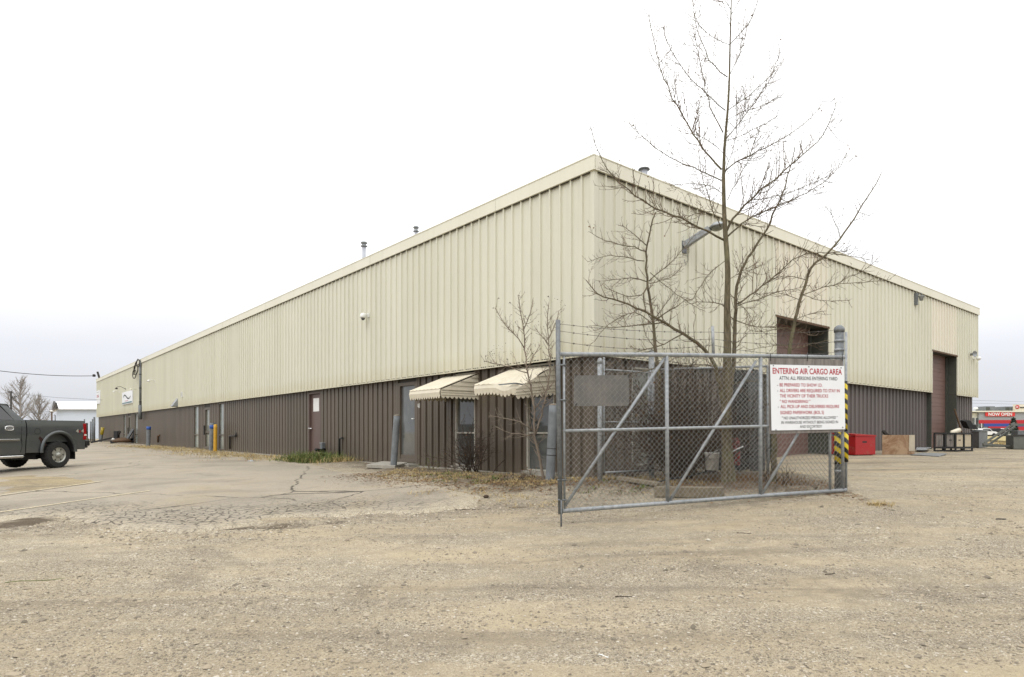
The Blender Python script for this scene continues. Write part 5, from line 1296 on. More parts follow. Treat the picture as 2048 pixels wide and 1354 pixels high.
bollard(430.5, 898, 431, 850, .085, 'bright yellow slim bollard beside the far glass door', M['yellow'], M['yellow'])
bollard(200.5, 884, 206, 855, .13, 'leaning grey bollard with yellow and black stripes near the far end of the wall', M['pipe'], None, (.5, 1.0, M['hazard']))

# ================================================================== PICKUP TRUCK
TH = math.radians(75); tf = Vector((-math.cos(TH), -math.sin(TH), 0)); tw2 = Vector((-math.sin(TH), math.cos(TH), 0))
rw = Vector((-13.62, 19.3, 0)); rw.z = 1.5 - 73 / F * 19.3
to = rw + tw2 * .92                                        # ground point below the rear axle
TM = Matrix.Translation(to) @ Matrix.Rotation(math.atan2(tf.y, tf.x), 4, 'Z')      # local x forward, y to its left (towards the camera)
truck = thing('pickup_truck', 'dark grey dirty four wheel drive pickup truck cut off by the left edge', 'pickup', to, math.atan2(tf.y, tf.x))
def paintmat():
    t = NT('dark_grey_car_paint'); n = t.noise(2.2, 6, .7); z = t.sep(t.pos, 2)
    d = t.rng(t.math('ADD', z, t.math('MULTIPLY', n, -.7)), .75, .15, 0, .75)
    c = t.mix(d, srgb(72, 77, 79), srgb(92, 86, 74)); c = t.mix(t.rng(n, .4, .7, 0, .25), c, srgb(88, 86, 78))
    return t.set(Base_Color=c, Roughness=t.rng(n, .3, .7, .28, .5), Metallic=.25, Coat_Weight=.5, Coat_Roughness=.1)
M['paint'] = paintmat()
M['carglass'] = flat('tinted_car_glass', (.012, .013, .015, 1), .05, var=.2, spec=.8)
M['taillight'] = flat('tail_light_red', srgb(150, 22, 26), .15, var=.1)
M['silver'] = flat('silver_wheel', srgb(168, 168, 160), .38, metal=.5, var=.12, scale=9)
M['under'] = flat('chassis_black', (.012, .012, .012, 1), .9)
HW = .97
def side_skin(mb, outline_fn, x0, x1, zlist, y_fn, sgn, nx):
    """grid over the flank: rows of z between bottom(x) and top(x), bulging by y_fn(z)"""
    vs = []; nz = len(zlist)
    for i in range(nx + 1):
        x = x0 + (x1 - x0) * i / nx; zb, zt = outline_fn(x)
        for k in zlist:
            z = zb + (zt - zb) * k; vs.append((x, sgn * y_fn(x, z), z))
    mb.add(vs, [(i * nz + k, (i + 1) * nz + k, (i + 1) * nz + k + 1, i * nz + k + 1) for i in range(nx) for k in range(nz - 1)])
def yb(x, z):       # half width of the flank at height z
    y = HW
    if z > 1.30: y -= (z - 1.30) * .28
    elif z > .92: y += .0 + .012 * math.sin((z - .92) / .38 * math.pi)
    else: y -= .012 + (.92 - z) * .06
    return y
ARX, ARZ, ARW, ARH = .03, .45, .50, .60
def arch(x, cx=ARX):
    u = (x - cx) / ARW
    return None if abs(u) >= 1 else ARZ + ARH * math.sqrt(1 - u ** 2) ** .9 if abs(u) < 1 else None
BT, BF, TAIL = 1.43, 1.00, -.86      # bed top, bed front, tail end
def bed_out(x):
    a = arch(x); zb = .56 if x < -.4 else .50
    zb = max(zb, a) if a else zb
    return zb, BT
def door_out(x): return .46, 1.43
ZL = [i / 14 for i in range(15)]
mb = MB(TM); mb.smooth = True
for s in (1, -1): side_skin(mb, bed_out, TAIL, BF, ZL, yb, s, 90)
mb.smooth = False
# bed top rail, floor, tailgate, front wall of bed
for s in (1, -1):
    mb.box((TAIL, s * (yb(0, BT) - .09) if s > 0 else -yb(0, BT), BT - .03), (BF, yb(0, BT) if s > 0 else -(yb(0, BT) - .09), BT + .012))
    mb.box((TAIL + .02, s * .80 - .01, .85), (BF, s * .80 + .01, BT))
mb.box((TAIL - .01, -.90, .62), (TAIL + .05, .90, BT)); mb.box((BF - .04, -.92, .5), (BF, .92, BT)); mb.box((TAIL, -.82, .8), (BF, .82, .86))
bed = mb.build('cargo_bed', M['paint'], truck)
# wheel-arch flare
mb = MB(TM); vs = []; n = 28
for i in range(n + 1):
    a = math.pi * i / n; cx, cz = math.cos(a), math.sin(a)
    zr = lambda R, H: .50 + H * cz
    for (R, H, y) in ((.50, .56, yb(0, .9) - .02), (.515, .575, HW + .045), (.56, .62, HW + .05), (.585, .655, HW + .002)):
        vs.append((ARX + R * cx, y, .49 + H * cz ** .9 if cz > 0 else .49))
mb.smooth = True
mb.add(vs, [(i * 4 + k, (i + 1) * 4 + k, (i + 1) * 4 + k + 1, i * 4 + k + 1) for i in range(n) for k in range(3)]); mb.build('wheel_arch', M['paint'], bed)
mb = MB(TM); mb.smooth = True; vs = []      # black inner wheel house
for i in range(n + 1):
    a = math.pi * i / n
    for y in (.955, .45): vs.append((ARX + .50 * math.cos(a), y, .49 + .56 * math.sin(a)))
mb.add(vs, [(2 * i, 2 * i + 2, 2 * i + 3, 2 * i + 1) for i in range(n)])
mb.smooth = False; mb.box((ARX - .52, .44, .3), (ARX + .52, .46, 1.1)); mb.build('wheel_house', M['under'], bed)
# cab
CAB0, CABF = 1.03, 2.55
mb = MB(TM); mb.smooth = True
for s in (1, -1): side_skin(mb, door_out, CAB0, 3.05, ZL, yb, s, 30)
def front_out(x):
    a = arch(x, 3.62); zb = .46; return (max(zb, a) if a else zb), 1.43 - max(0, (x - 3.1)) * .08
for s in (1, -1): side_skin(mb, front_out, 3.05, 4.45, ZL, yb, s, 60)
mb.smooth = False
mb.box((4.40, -.93, .55), (4.47, .93, 1.30)); mb.add([(3.0, -.93, 1.43), (4.45, -.93, 1.31), (4.45, .93, 1.31), (3.0, .93, 1.43)], [(0, 1, 2, 3)])
mb.box((CAB0, -.93, .5), (CAB0 + .03, .93, 1.43))
# greenhouse: roof and pillars
def gh(x, z, y): return (x, y, z)
RY, BY = .74, .925
roofp = [(1.42, 1.88), (1.62, 1.925), (2.3, 1.94), (2.85, 1.90), (3.0, 1.85)]
vs = []
for x, z in roofp:
    for y, dz in ((-RY - .03, -.045), (-RY + .1, 0), (0, .018), (RY - .1, 0), (RY + .03, -.045)): vs.append((x, y, z + dz))
mb.smooth = True
mb.add(vs, [(i * 5 + k, (i + 1) * 5 + k, (i + 1) * 5 + k + 1, i * 5 + k + 1) for i in range(4) for k in range(4)])
mb.smooth = False
for s in (1, -1):
    # rear pillar, from belt to roof
    mb.add([(1.04, s * BY, 1.43), (1.32, s * BY, 1.43), (1.60, s * (RY + .035), 1.84), (1.40, s * (RY + .03), 1.88), (1.42, s * (RY + .03), 1.835)], [(0, 1, 2, 4), (4, 2, 3)])
    mb.add([(1.40, s * (RY + .03), 1.88), (1.60, s * (RY + .035), 1.83), (3.0, s * (RY + .03), 1.80), (3.0, s * (RY + .02), 1.87), (2.3, s * (RY + .02), 1.905), (1.62, s * (RY + .02), 1.89)], [(0, 1, 2, 3, 4, 5)])
    mb.add([(2.95, s * (RY + .03), 1.82), (3.03, s * (RY + .02), 1.84), (3.62, s * BY, 1.40), (3.5, s * BY, 1.43)], [(0, 1, 2, 3)])
mb.add([(1.05, -.925, 1.43), (1.05, .925, 1.43), (1.13, .9, 1.50), (1.13, -.9, 1.50)], [(0, 1, 2, 3)])
mb.add([(1.40, -RY - .03, 1.88), (1.40, RY + .03, 1.88), (1.36, RY + .05, 1.80), (1.36, -RY - .05, 1.80)], [(0, 1, 2, 3)])
cab = mb.build('cab', M['paint'], truck)
mb = MB(TM)
mb.add([(1.33, BY - .006, 1.435), (2.96, BY - .006, 1.435), (2.96, RY + .02, 1.815), (1.61, RY + .02, 1.825)], [(0, 1, 2, 3)]); mb.build('side_window', M['carglass'], cab)
mb = MB(TM)
mb.add([(1.33, -BY + .006, 1.435), (2.96, -BY + .006, 1.435), (2.96, -RY - .02, 1.815), (1.61, -RY - .02, 1.825)], [(0, 1, 2, 3)]); mb.build('side_window', M['carglass'], cab)
mb = MB(TM); mb.add([(1.13, -.9, 1.49), (1.13, .9, 1.49), (1.37, RY + .04, 1.81), (1.37, -RY - .04, 1.81)], [(0, 1, 2, 3)]); mb.build('rear_window', M['carglass'], cab)
mb = MB(TM); mb.add([(3.60, -.9, 1.42), (3.60, .9, 1.42), (3.0, RY, 1.85), (3.0, -RY, 1.85)], [(0, 1, 2, 3)]); mb.build('windscreen', M['carglass'], cab)
# door seams, moulding, handle
def curve_seam(pts, w=.014):
    mb = MB(TM)
    for a, b in zip(pts, pts[1:]): mb.beam((a[0], yb(a[0], a[1]) + .001, a[1]), (b[0], yb(b[0], b[1]) + .001, b[1]), w, .006)
    return mb
curve_seam([(1.13, 1.40), (1.16, 1.2), (1.16, .95), (1.12, .7), (1.16, .52)]).build('door_seam', M['under'], cab)
curve_seam([(2.12, 1.42), (2.10, .5)]).build('door_seam', M['under'], cab)
mb = MB(TM); mb.box((1.22, HW + .002, .845), (3.0, HW + .028, .90)); mb.build('side_moulding', M['chrome'], cab, bevel=.008)
mb = MB(TM); mb.smooth = True
hx, hz = 1.50, 1.20; R_ = []
for i in range(24):
    a = 2 * math.pi * i / 24; R_.append((hx + .115 * math.copysign(abs(math.cos(a)) ** .7, math.cos(a)), hz + .055 * math.copysign(abs(math.sin(a)) ** .8, math.sin(a))))
mb.tube([(x, HW + .012, z) for x, z in R_ + [R_[0]]], .017, 6); mb.smooth = False; hb = mb.build('door_handle', M['chrome'], cab)
mb = MB(TM); mb.box((hx - .09, HW + .008, hz - .012), (hx + .09, HW + .03, hz + .012)); mb.build('handle_bar', M['chrome'], hb, bevel=.006)
mb = MB(TM); mb.box((hx - .10, HW + .001, hz - .04), (hx + .10, HW + .006, hz + .04)); mb.build('handle_cup', M['under'], hb)
mb = MB(TM); mb.tube([(1.14, HW + .04, .42), (1.2, HW + .08, .405), (2.3, HW + .08, .40), (3.0, HW + .07, .40)], .042, 12); mb.build('step_bar', M['chrome'], truck)
# gap between cab and bed, underbody
mb = MB(TM); mb.box((BF - .01, -.90, .5), (CAB0 + .01, .90, 1.36)); mb.box((-.75, -.62, .42), (4.3, .62, .62)); mb.box((.55, .25, .30), (1.25, .72, .52)); mb.tube([(0, -.85, .41), (0, .85, .41)], .06, 10)
mb.lathe([(.05, -.12), (.15, -.05), (.15, .05), (.05, .12)], (0, 0, .41), 14, axis='X'); mb.tube([(.9, .35, .36), (.2, .45, .36), (-.8, .5, .45)], .04, 8); mb.build('chassis', M['under'], truck)
# bumper, tail lights, mud flap
mb = MB(TM); mb.box((-1.04, -.93, .66), (TAIL - .02, .95, .84)); mb.box((-.99, -.9, .60), (TAIL, .93, .66)); mb.build('rear_bumper', M['black'], truck, bevel=.03)
for s in (1, -1):
    mb = MB(TM); y = s * (HW - .015)
    y += s * .03; mb.box((TAIL - .014, min(y, y - s * .16), .86), (TAIL + .085, max(y, y - s * .16), 1.36)); tl = mb.build('tail_light', M['taillight'], truck, bevel=.012)
    mb = MB(TM); mb.box((TAIL - .018, min(y + s * .004, y - s * .165), .98), (TAIL + .06, max(y + s * .004, y - s * .165), 1.03)); mb.build('reflector', M['plastic_white'], tl)
mb = MB(TM); mb.box((-.54, .62, .26), (-.525, .93, .60)); mb.build('mud_flap', M['black'], truck)
# fuel flap ring, rusted gouge, 4x4 decal
mb = MB(TM); mb.tube([(.70 + .085 * math.cos(a * math.pi / 10), yb(.7, 1.13) + .001, 1.12 + .085 * math.sin(a * math.pi / 10)) for a in range(21)], .004, 4); mb.build('fuel_flap', M['under'], bed)
mb = MB(TM); o = [(.62, .98), (.66, .92), (.60, .84), (.56, .72), (.46, .66), (.40, .72), (.46, .84), (.52, .90), (.58, .93)]
mb.add([(x, yb(x, z) + .003, z) for x, z in o], [tuple(range(len(o)))]); mb.build('rust_gouge', flat('rusted_dark_gouge', srgb(48, 26, 22), .9, var=.4, scale=25), bed)
for s_, x0, w, mt in (('4', -.52, .085, 'frame'), ('x', -.615, .07, 'taillight'), ('4', -.695, .085, 'frame')):
    m_ = text_mesh('d', s_, TM @ Vector((x0, yb(x0, 1.12) + .004, 1.08)), -tf, (0, 0, 1), w, .11, None, None, bold=.02); m_.build('decal', M[mt], bed, fix=False)
# wheels
def wheel(x, y, s, r=.41):
    C = TM @ Vector((x, y, r))
    mb = MB(TM); w = .27
    prof = [(.225, -w / 2), (.26, -w / 2 - .004), (.36, -w / 2 - .004), (.395, -w / 2 + .03), (r, -w / 2 + .055), (r, w / 2 - .055), (.395, w / 2 - .03), (.36, w / 2 + .004), (.26, w / 2 + .004), (.225, w / 2)]
    n = 48; vs = []; c = Vector((x, y, r))
    for k, (rr, h) in enumerate(prof):
        for j in range(n):
            a = 2 * math.pi * j / n; q = rr - (.014 if (k in (3, 4, 5, 6) and j % 2) else 0)
            vs.append(c + Vector((q * math.cos(a), h, q * math.sin(a))))
    mb.smooth = False
    mb.add(vs, [(i * n + j, i * n + (j + 1) % n, (i + 1) * n + (j + 1) % n, (i + 1) * n + j) for i in range(len(prof) - 1) for j in range(n)])
    W_ = thing('wheel', None, None, C, 0) if False else None
    ty = mb.build('wheel', M['tyre'], truck)
    mb = MB(TM); y0 = y + s * .115
    mb.smooth = True
    def ring(rs, ys): 
        vs = []
        for rr, yy in zip(rs, ys):
            for j in range(36): a = 2 * math.pi * j / 36; vs.append((x + rr * math.cos(a), yy, r + rr * math.sin(a)))
        mb.add(vs, [(i * 36 + j, i * 36 + (j + 1) % 36, (i + 1) * 36 + (j + 1) % 36, (i + 1) * 36 + j) for i in range(len(rs) - 1) for j in range(36)])
    ring([.235, .225, .20, .195], [y0 + s * .02, y0 + s * .01, y0 - s * .01, y0 - s * .05])
    mb.smooth = False
    for k in range(6):          # six spokes
        a = math.pi / 6 + k * math.pi / 3; d = Vector((math.cos(a), 0, math.sin(a))); e = Vector((-math.sin(a), 0, math.cos(a)))
        o = Vector((x, y0 - s * .01, r)); v = [o + d * .06 - e * .055, o + d * .06 + e * .055, o + d * .20 + e * .07, o + d * .20 - e * .07]
        v2 = [p + Vector((0, -s * .03, 0)) for p in v]; mb.add(v + v2, [(0, 1, 2, 3), (7, 6, 5, 4), (0, 4, 5, 1), (1, 5, 6, 2), (2, 6, 7, 3), (3, 7, 4, 0)])
    mb.lathe([(.09, -.02), (.09, .025), (.06, .04), (.055, .06), (.01, .065)] if s > 0 else [(.01, -.065), (.055, -.06), (.06, -.04), (.09, -.025), (.09, .02)], (x, y0 - s * .01, r), 18, axis='Y')
    mb.build('rim', M['silver'], ty)
    mb = MB(TM); mb.lathe([(.20, -.005), (.20, .005)], (x, y0 - s * .06, r), 24, axis='Y'); mb.build('brake_disc', M['under'], ty)
for x in (0, 3.62):
    wheel(x, .80, 1); wheel(x, -.80, -1)

# ================================================================== CLUTTER BEHIND THE GATE
def slab(name, label, cat, pts, mat, thick=.0, group=None, part=None):
    mb = MB(); mb.prism(pts, (0, 0, thick)); o = mb.build(name, mat, origin=pts[0], bevel=.004); tag(o, label, cat, group); return o
def obox(x0, x1, y0, y1, Y, dep, name, label, cat, mat, rot=0.0, bevel=.01):
    """upright box whose front face fills a photo rectangle at depth Y"""
    a, b = P(x0, y1, Y), P(x1, y0, Y); c = (a + b) / 2; w = b.x - a.x; h = b.z - a.z
    T = Matrix.Translation((c.x, Y, a.z)) @ Matrix.Rotation(rot, 4, 'Z')
    return T, w, h
# white bucket
b = P(1424, 940, 11.0); t = thing('bucket', 'dirty white plastic pail behind the mesh, left of the tall trunk', 'bucket', b, 0)
mb = MB(); mb.lathe([(.10, 0), (.118, .27), (.125, .275), (.125, .30), (.112, .30), (.108, .05), (.01, .03)], b, 22); mb.build('pail', M['plastic_white'], t)
mb = MB(); mb.tube([b + Vector((.12 * math.cos(a), -.02 - .1 * math.sin(a), .26 - .1 * math.sin(a))) for a in [math.pi * i / 10 for i in range(11)]], .004, 4); mb.build('handle', M['wire'], t)
b = P(1441, 941, 11.15); t = thing('crate', 'black plastic tub standing against the right side of the white pail', 'tub', b, 0)
mb = MB(); mb.M = Matrix.Translation(b); mb.box((-.09, 0, 0), (.10, .3, .31)); mb.build('tub', M['black'], t, bevel=.01); mb = MB(); mb.M = Matrix.Translation(b); mb.box((-.10, -.012, .28), (.11, .312, .315)); mb.build('rim', M['black'], t)
# red cylinder
b = P(1471, 930, 12.6); t = thing('gas_cylinder', 'dark red gas cylinder behind the mesh, right of the tall trunk', 'cylinder', b, 0)
mb = MB(); mb.lathe([(.085, 0), (.088, .03), (.088, .42), (.07, .50), (.03, .54)], b, 20); mb.build('tank', M['red'], t)
mb = MB(); mb.lathe([(.022, .54), (.022, .60), (.04, .61), (.04, .64), (.015, .65)], b, 12); mb.build('valve', M['iron'], t)
# dark tarpaulin-covered stack against the wall
b = P(1487, 938, 12.95); M['tarp'] = flat('dark_tarpaulin', srgb(30, 30, 30), .7, var=.4, scale=5, bump=.02)
mb = MB(); vs = []; rr = random.Random(4); nx, nz = 10, 14; w, h, d = .52, 1.98, .42
for j in range(nz + 1):
    for i in range(nx * 2 + 1):
        s = i / (nx * 2); z = h * j / nz
        if s < .33: x, y = -w / 2, -d * (s / .33)
        elif s < .67: x, y = -w / 2 + w * (s - .33) / .34, -d
        else: x, y = w / 2, -d * (1 - (s - .67) / .33)
        vs.append(b + Vector((x * (1 - .1 * (z / h) ** 2) + rr.gauss(0, .012), y * (1 - .2 * (z / h)) + rr.gauss(0, .012) + .1, z + rr.gauss(0, .01))))
n = nx * 2 + 1
mb.add(vs, [(j * n + i, j * n + i + 1, (j + 1) * n + i + 1, (j + 1) * n + i) for j in range(nz) for i in range(n - 1)] + [tuple(nz * n + i for i in range(n))])
tag(mb.build('covered_stack', M['tarp'], origin=b), 'tall stack under a black tarpaulin against the wall behind the tall trunk', 'stack')
# grey leaning panel
b = P(1500, 942, 12.5); c = P(1530, 942, 12.3)
mb = MB(); mb.prism([b, c, c + Vector((.03, .22, 1.95)), b + Vector((.03, .22, 1.95))], (0.02, .03, 0)); tag(mb.build('leaning_sheet', flat('dull_grey_sheet', srgb(84, 86, 86), .6), origin=b), 'dull grey sheet metal panel leaning beside the garage opening behind the fence', 'panel')
# light rods
for (x0, y0, x1, y1, lab) in ((1461, 905, 1486, 893, 'white metal rod sticking out right of the tall trunk'), (1428, 904, 1444, 896, 'short white rod left of the tall trunk above the pail')):
    a, b = P(x0, y0, 10.9), P(x1, y1, 11.1); mb = MB(); mb.tube([a, (a + b) / 2 + Vector((0, 0, .006)), b], .009, 8); tag(mb.build('rod', M['white'], origin=a), lab, 'rod')
a, b = P(1290, 972, 10.9), P(1437, 936, 11.3); mb = MB(); mb.tube([a, a.lerp(b, .3) + Vector((0, 0, .02)), a.lerp(b, .6) + Vector((0, 0, -.02)), b], .016, 6); tag(mb.build('black_hose', M['black'], origin=a), 'long black hose lying slanted from the timber to the white pail', 'hose')
a = at(1583, 968); mb = MB(); pts = [P(1583, 962, a.y), P(1583, 970, a.y), P(1590, 973, a.y), P(1607, 968, a.y + .1)]; mb.tube(smooth(resample(pts, .05), 1), .006, 6); tag(mb.build('wire_hook', M['white'], origin=pts[0]), 'white bent wire hook on the ground under the notice', 'hook')
# parking timbers
def timber(x0, y0, x1, y1, lab, h=.15, w=.2):
    a, b = spot(x0, y0), spot(x1, y1); d = (b - a).normalized(); mb = MB(); mb.beam(a + Vector((0, 0, h * .5)), b + Vector((0, 0, h * .5)), w, h)
    o = mb.build('timber', M['timber'], origin=a, bevel=.012); tag(o, lab, 'timber', 'old timbers on the ground behind the gate')
timber(1238, 972, 1318, 982, 'old half buried timber behind the left part of the gate', .07, .12); timber(1312, 993, 1446, 999, 'thick squared timber lying in front of the tall trunk', .16, .18)
# slab at the glass door, and scraps
a = at(733, 938); b = at(790, 941); c = at(815, 934); d = at(765, 931)
mb = MB(); mb.prism([q_ + Vector((0, 0, .03)) for q_ in (a, b, c, d)], (0, 0, .10)); tag(mb.build('concrete_slab', M['concrete'], origin=a, bevel=.01), 'flat concrete slab in the soil in front of the glass door', 'slab')
# burnt branch pieces
for pts_, lab in (([(983, 946), (993, 935), (1003, 925), (1010, 919)], 'charred black branch propped at the wall between the windows'), ([(1300, 925), (1318, 905), (1330, 895), (1338, 888)], 'dark bent branch slanting up through the walk gate')):
    b0 = spot(*pts_[0]) if pts_[0][0] < 1100 else P(1300, 930, 11.6); mb = MB(); pp = [P(x, y, b0.y) for x, y in pts_]; pp[0].z -= .05; mb.tube(smooth(resample(pp, .06), 1), [.012] * len(smooth(resample(pp, .06), 1)), 6); tag(mb.build('branch', M['twig_dark'], origin=pp[0]), lab, 'branch')

# pipes at the wall
def wallpipe(pts, r, label, mat=None, name='pipe', cat='pipe'):
    o = pts[0]; mb = MB(); mb.tube(pts, r, 8); tag(mb.build(name, mat or M['black'], origin=o), label, cat)
def wp_(px, py, out=.12): u = uL(px, REC - out); q = W(REC - out, u, 0); q.z = zat(py, q); return q
wallpipe([wp_(679, 912), wp_(679, 880), wp_(680, 877), wp_(684, 876), wp_(686, 876, .0)], .03, 'black pipe with a hooked top, right of the steel door')
wallpipe([wp_(459.5, 898), wp_(459.5, 872), wp_(472, 872), wp_(472, 862, .02)], .045, 'thin dark gas pipe with a bend, right of the far windows', M['iron'])
wallpipe([wp_(316, 885), wp_(316, 872), wp_(321, 870, .02)], .06, 'short rusty pipe on the wall right of the bollard with blue tape', M['rust_trim'])
wallpipe([wp_(650, 899, .05), wp_(640, 901, .25), wp_(632, 899, .5)], .055, 'black corrugated drain pipe pointing out from below the steel door')
wallpipe([at(632, 905) + Vector((0, 0, .05)), at(605, 912) + Vector((0, 0, .04)), at(563, 919) + Vector((0, 0, .04))], .04, 'black hose lying in the weeds left of the steel door', name='hose', cat='hose')
b = wp_(650, 898, .0); t = thing('vent_box', 'small grey box low on the wall right of the steel door', 'box', b, BROT)
u = uL(650, REC); mb = MB(); lbox(mb, REC - .15, u - .1, b.z - .1, REC - .03, u + .1, b.z + .22); mb.build('box', M['galv_dark'], t, bevel=.01)
mb = MB(); lbox(mb, REC - .16, u - .11, b.z + .2, REC - .03, u + .11, b.z + .23); mb.build('cover', M['galv'], t)
# scrap at the far end of the long wall
rr = random.Random(9)
def scrap(pts, w, label, mat, name='steel_bar', cat='steel bar'):
    mb = MB()
    for a, b in zip(pts, pts[1:]): mb.beam(a, b, w, w)
    tag(mb.build(name, mat, origin=pts[0]), label, cat)
def g(px, py, dz=0): return P(px, py, min(at(px, py).y, 50)) + Vector((0, 0, dz))
scrap([g(182, 887, .08), g(224, 878, .08)], .12, 'long black steel bar lying on the asphalt near the far end', M['black'])
scrap([g(222, 887, .1), g(270, 881, .1)], .2, 'second black steel bar lying just right of the first', M['black'])
p = P(233, 884, 50); scrap([P(233, 880, p.y), P(233.5, 862, p.y)], .3, 'black upright stub standing in the scrap pile', M['black'], 'steel_post', 'post')
scrap([P(234, 874, p.y), P(240, 862, p.y)], .14, 'thin dark bar leaning on the black stub', M['iron'])
p = P(262, 882, 50); scrap([P(252, 881, p.y), P(267, 858, p.y)], .16, 'pale metal strip leaning against the far wall', M['galv_dark'])
p = P(264, 884, 50); scrap([P(264, 882, p.y), P(271.5, 863, p.y)], .2, 'black metal frame leg leaning against the far wall', M['black'])
for i, (x, y, lab) in enumerate(((229, 877, 'white crumpled scrap left of the black stub'), (250, 877, 'white scrap right of the black stub'))):
    c_ = P(x, y, 50); mb = MB(); mb.lathe([(.1, 0), (.24, .05), (.15, .14), (.05, .17)], c_ - Vector((0, 0, .12)), 7); tag(mb.build('scrap', M['plastic_white'], origin=c_), lab, 'scrap')
c_ = P(246, 885, 50); mb = MB(); mb.lathe([(.6, 0), (.8, .12), (.5, .3), (.1, .4)], c_, 9); tag(mb.build('scrap_heap', M['rust_trim'], origin=c_), 'low rusty heap in the middle of the far scrap pile', 'heap')

# ================================================================== RIGHT YARD: BOXES, CRATES, SKIP
def yardbox(fl, fr, sr, ytop, ybot, label, name, cat, mat, matside, slots=False):
    """box seen on its corner: fl, fr = photo columns of the left face and corner, sr = right end; rows at the corner"""
    A = at(fr, ybot)
    # the long walls of the yard boxes run along the building's right wall
    return A
def cornerbox(cx, cyb, cyt, u_px, v_px, du, dv):
    """corner foot at a pixel; u runs to the left edge, v to the right edge; solve lengths so the edges land on the given columns"""
    A = at(cx, cyb); H = zat(cyt, A) - A.z
    def ln(d, px):
        k = (px - CX) / F; return (k * A.y - A.x) / (d.x - k * d.y)
    return A, H, ln(du, u_px), ln(dv, v_px)
# red steel box: near corner at 1711
du = Vector((-.35, .94, 0)).normalized(); dv = Vector((.94, .34, 0)).normalized()
A, H, lu, lv_ = cornerbox(1711, 912, 868, 1694, 1751, du, dv)
lu = .9
T = Matrix.Translation(A) @ Matrix(((dv.x, du.x, 0, 0), (dv.y, du.y, 0, 0), (0, 0, 1, 0), (0, 0, 0, 1)))
t = thing('steel_box', 'red steel tool box with chipped paint, beside the striped gate post', 'box', A, 0)
mb = MB(T); mb.box((0, 0, .03), (lv_, lu, H - .06)); mb.build('body', M['red'], t, bevel=.01)
mb = MB(T); mb.add([(-.015, -.015, H - .058), (lv_ + .015, -.015, H - .07), (lv_ + .015, lu + .015, H - .02), (-.015, lu + .015, H - .0), (-.015, -.015, H - .01), (lv_ + .015, -.015, H - .03), (lv_ + .015, lu + .015, H + .02), (-.015, lu + .015, H + .04)], [(0, 3, 2, 1), (4, 5, 6, 7), (0, 1, 5, 4), (1, 2, 6, 5), (2, 3, 7, 6), (3, 0, 4, 7)]); mb.build('lid', M['red'], t)
mb = MB(T); mb.box((lv_ * .34, -.004, H * .60), (lv_ * .56, -.0005, H * .67)); mb.build('print', M['black'], t)
mb = MB(T); mb.box((.05, .05, 0), (.15, lu - .05, .03)); mb.box((lv_ - .15, .05, 0), (lv_ - .05, lu - .05, .03)); mb.build('skid', M['black'], t)
# plywood crate
A, H, lu, lv_ = cornerbox(1818, 909, 870, 1764, 1829, Vector((-.985, -.17, 0)), Vector((.80, .60, 0)).normalized())
du = Vector((-.985, -.17, 0)); dv = Vector((.80, .60, 0)).normalized()
T = Matrix.Translation(A) @ Matrix(((dv.x, du.x, 0, 0), (dv.y, du.y, 0, 0), (0, 0, 1, 0), (0, 0, 0, 1)))
dvl = min(lv_, 1.0) if lv_ > 0 else .8
t = thing('plywood_crate', 'stained plywood crate on a pallet foot, between the red box and the framed crate', 'crate', A, 0)
mb = MB(T); mb.box((.012, .0, .10), (dvl, lu, H)); mb.build('panel', M['wood'], t, bevel=.004)
mb = MB(T); mb.box((.0, -.012, .10), (dvl, -.001, H)); mb.build('end_panel', M['wood_pale'], t)
for x in (0, dvl * .45, dvl - .09):
    mb = MB(T); mb.box((x, .0, 0), (x + .09, lu, .10)); mb.build('skid', M['wood'], t)
b = P(1771, 871, A.y + .4); mb = MB(); mb.beam(P(1766, 862, A.y + .4), P(1774, 870, A.y + .4), .10, .06); mb.beam(P(1772, 869, A.y + .4), P(1781, 870, A.y + .3), .12, .05); tag(mb.build('bent_scrap', M['iron'], origin=b), 'dark bent scrap lying on the left end of the plywood crate', 'scrap')
# crate with black steel frame
du, dv = Vector((-.86, .52, 0)).normalized(), Vector((.93, .36, 0)).normalized()
A, H, lu, lv_ = cornerbox(1911, 903, 867, 1869, 1944, du, dv)
T = Matrix.Translation(A) @ Matrix(((dv.x, -du.x, 0, 0), (dv.y, -du.y, 0, 0), (0, 0, 1, 0), (0, 0, 0, 1)))
t = thing('framed_crate', 'pale plywood crate in a black steel frame on legs, near the second garage door', 'crate', A, 0)
for (d, L, m) in ((du, lu, M['wood_grey']), (dv, lv_, M['wood_pale'])):  # left face greyer, right face paler: fall of light put into the colours
    nrm = Vector((d.y, -d.x, 0)); nrm = nrm if nrm.y < 0 else -nrm
    for i in range(2):
        s0, s1 = L * (i * .5) + .05, L * (i * .5 + .5) - .05
        mb = MB(); a_, b_ = A + d * s0, A + d * s1; mb.prism([a_ + Vector((0, 0, .16)), b_ + Vector((0, 0, .16)), b_ + Vector((0, 0, H - .04)), a_ + Vector((0, 0, H - .04))], -nrm * .02); mb.build('panel', m, t)
        if i == 0:
            mb = MB(); c_ = A + d * (s0 + (s1 - s0) * .3) + nrm * .003; e_ = A + d * (s0 + (s1 - s0) * .65) + nrm * .003
            mb.poly([c_ + Vector((0, 0, H * .6)), e_ + Vector((0, 0, H * .6)), e_ + Vector((0, 0, H * .66)), c_ + Vector((0, 0, H * .66))]); mb.build('print', M['iron'], t)
far_ = A + du * lu + dv * lv_
mb = MB()
cs = [A, A + du * lu, far_, A + dv * lv_]
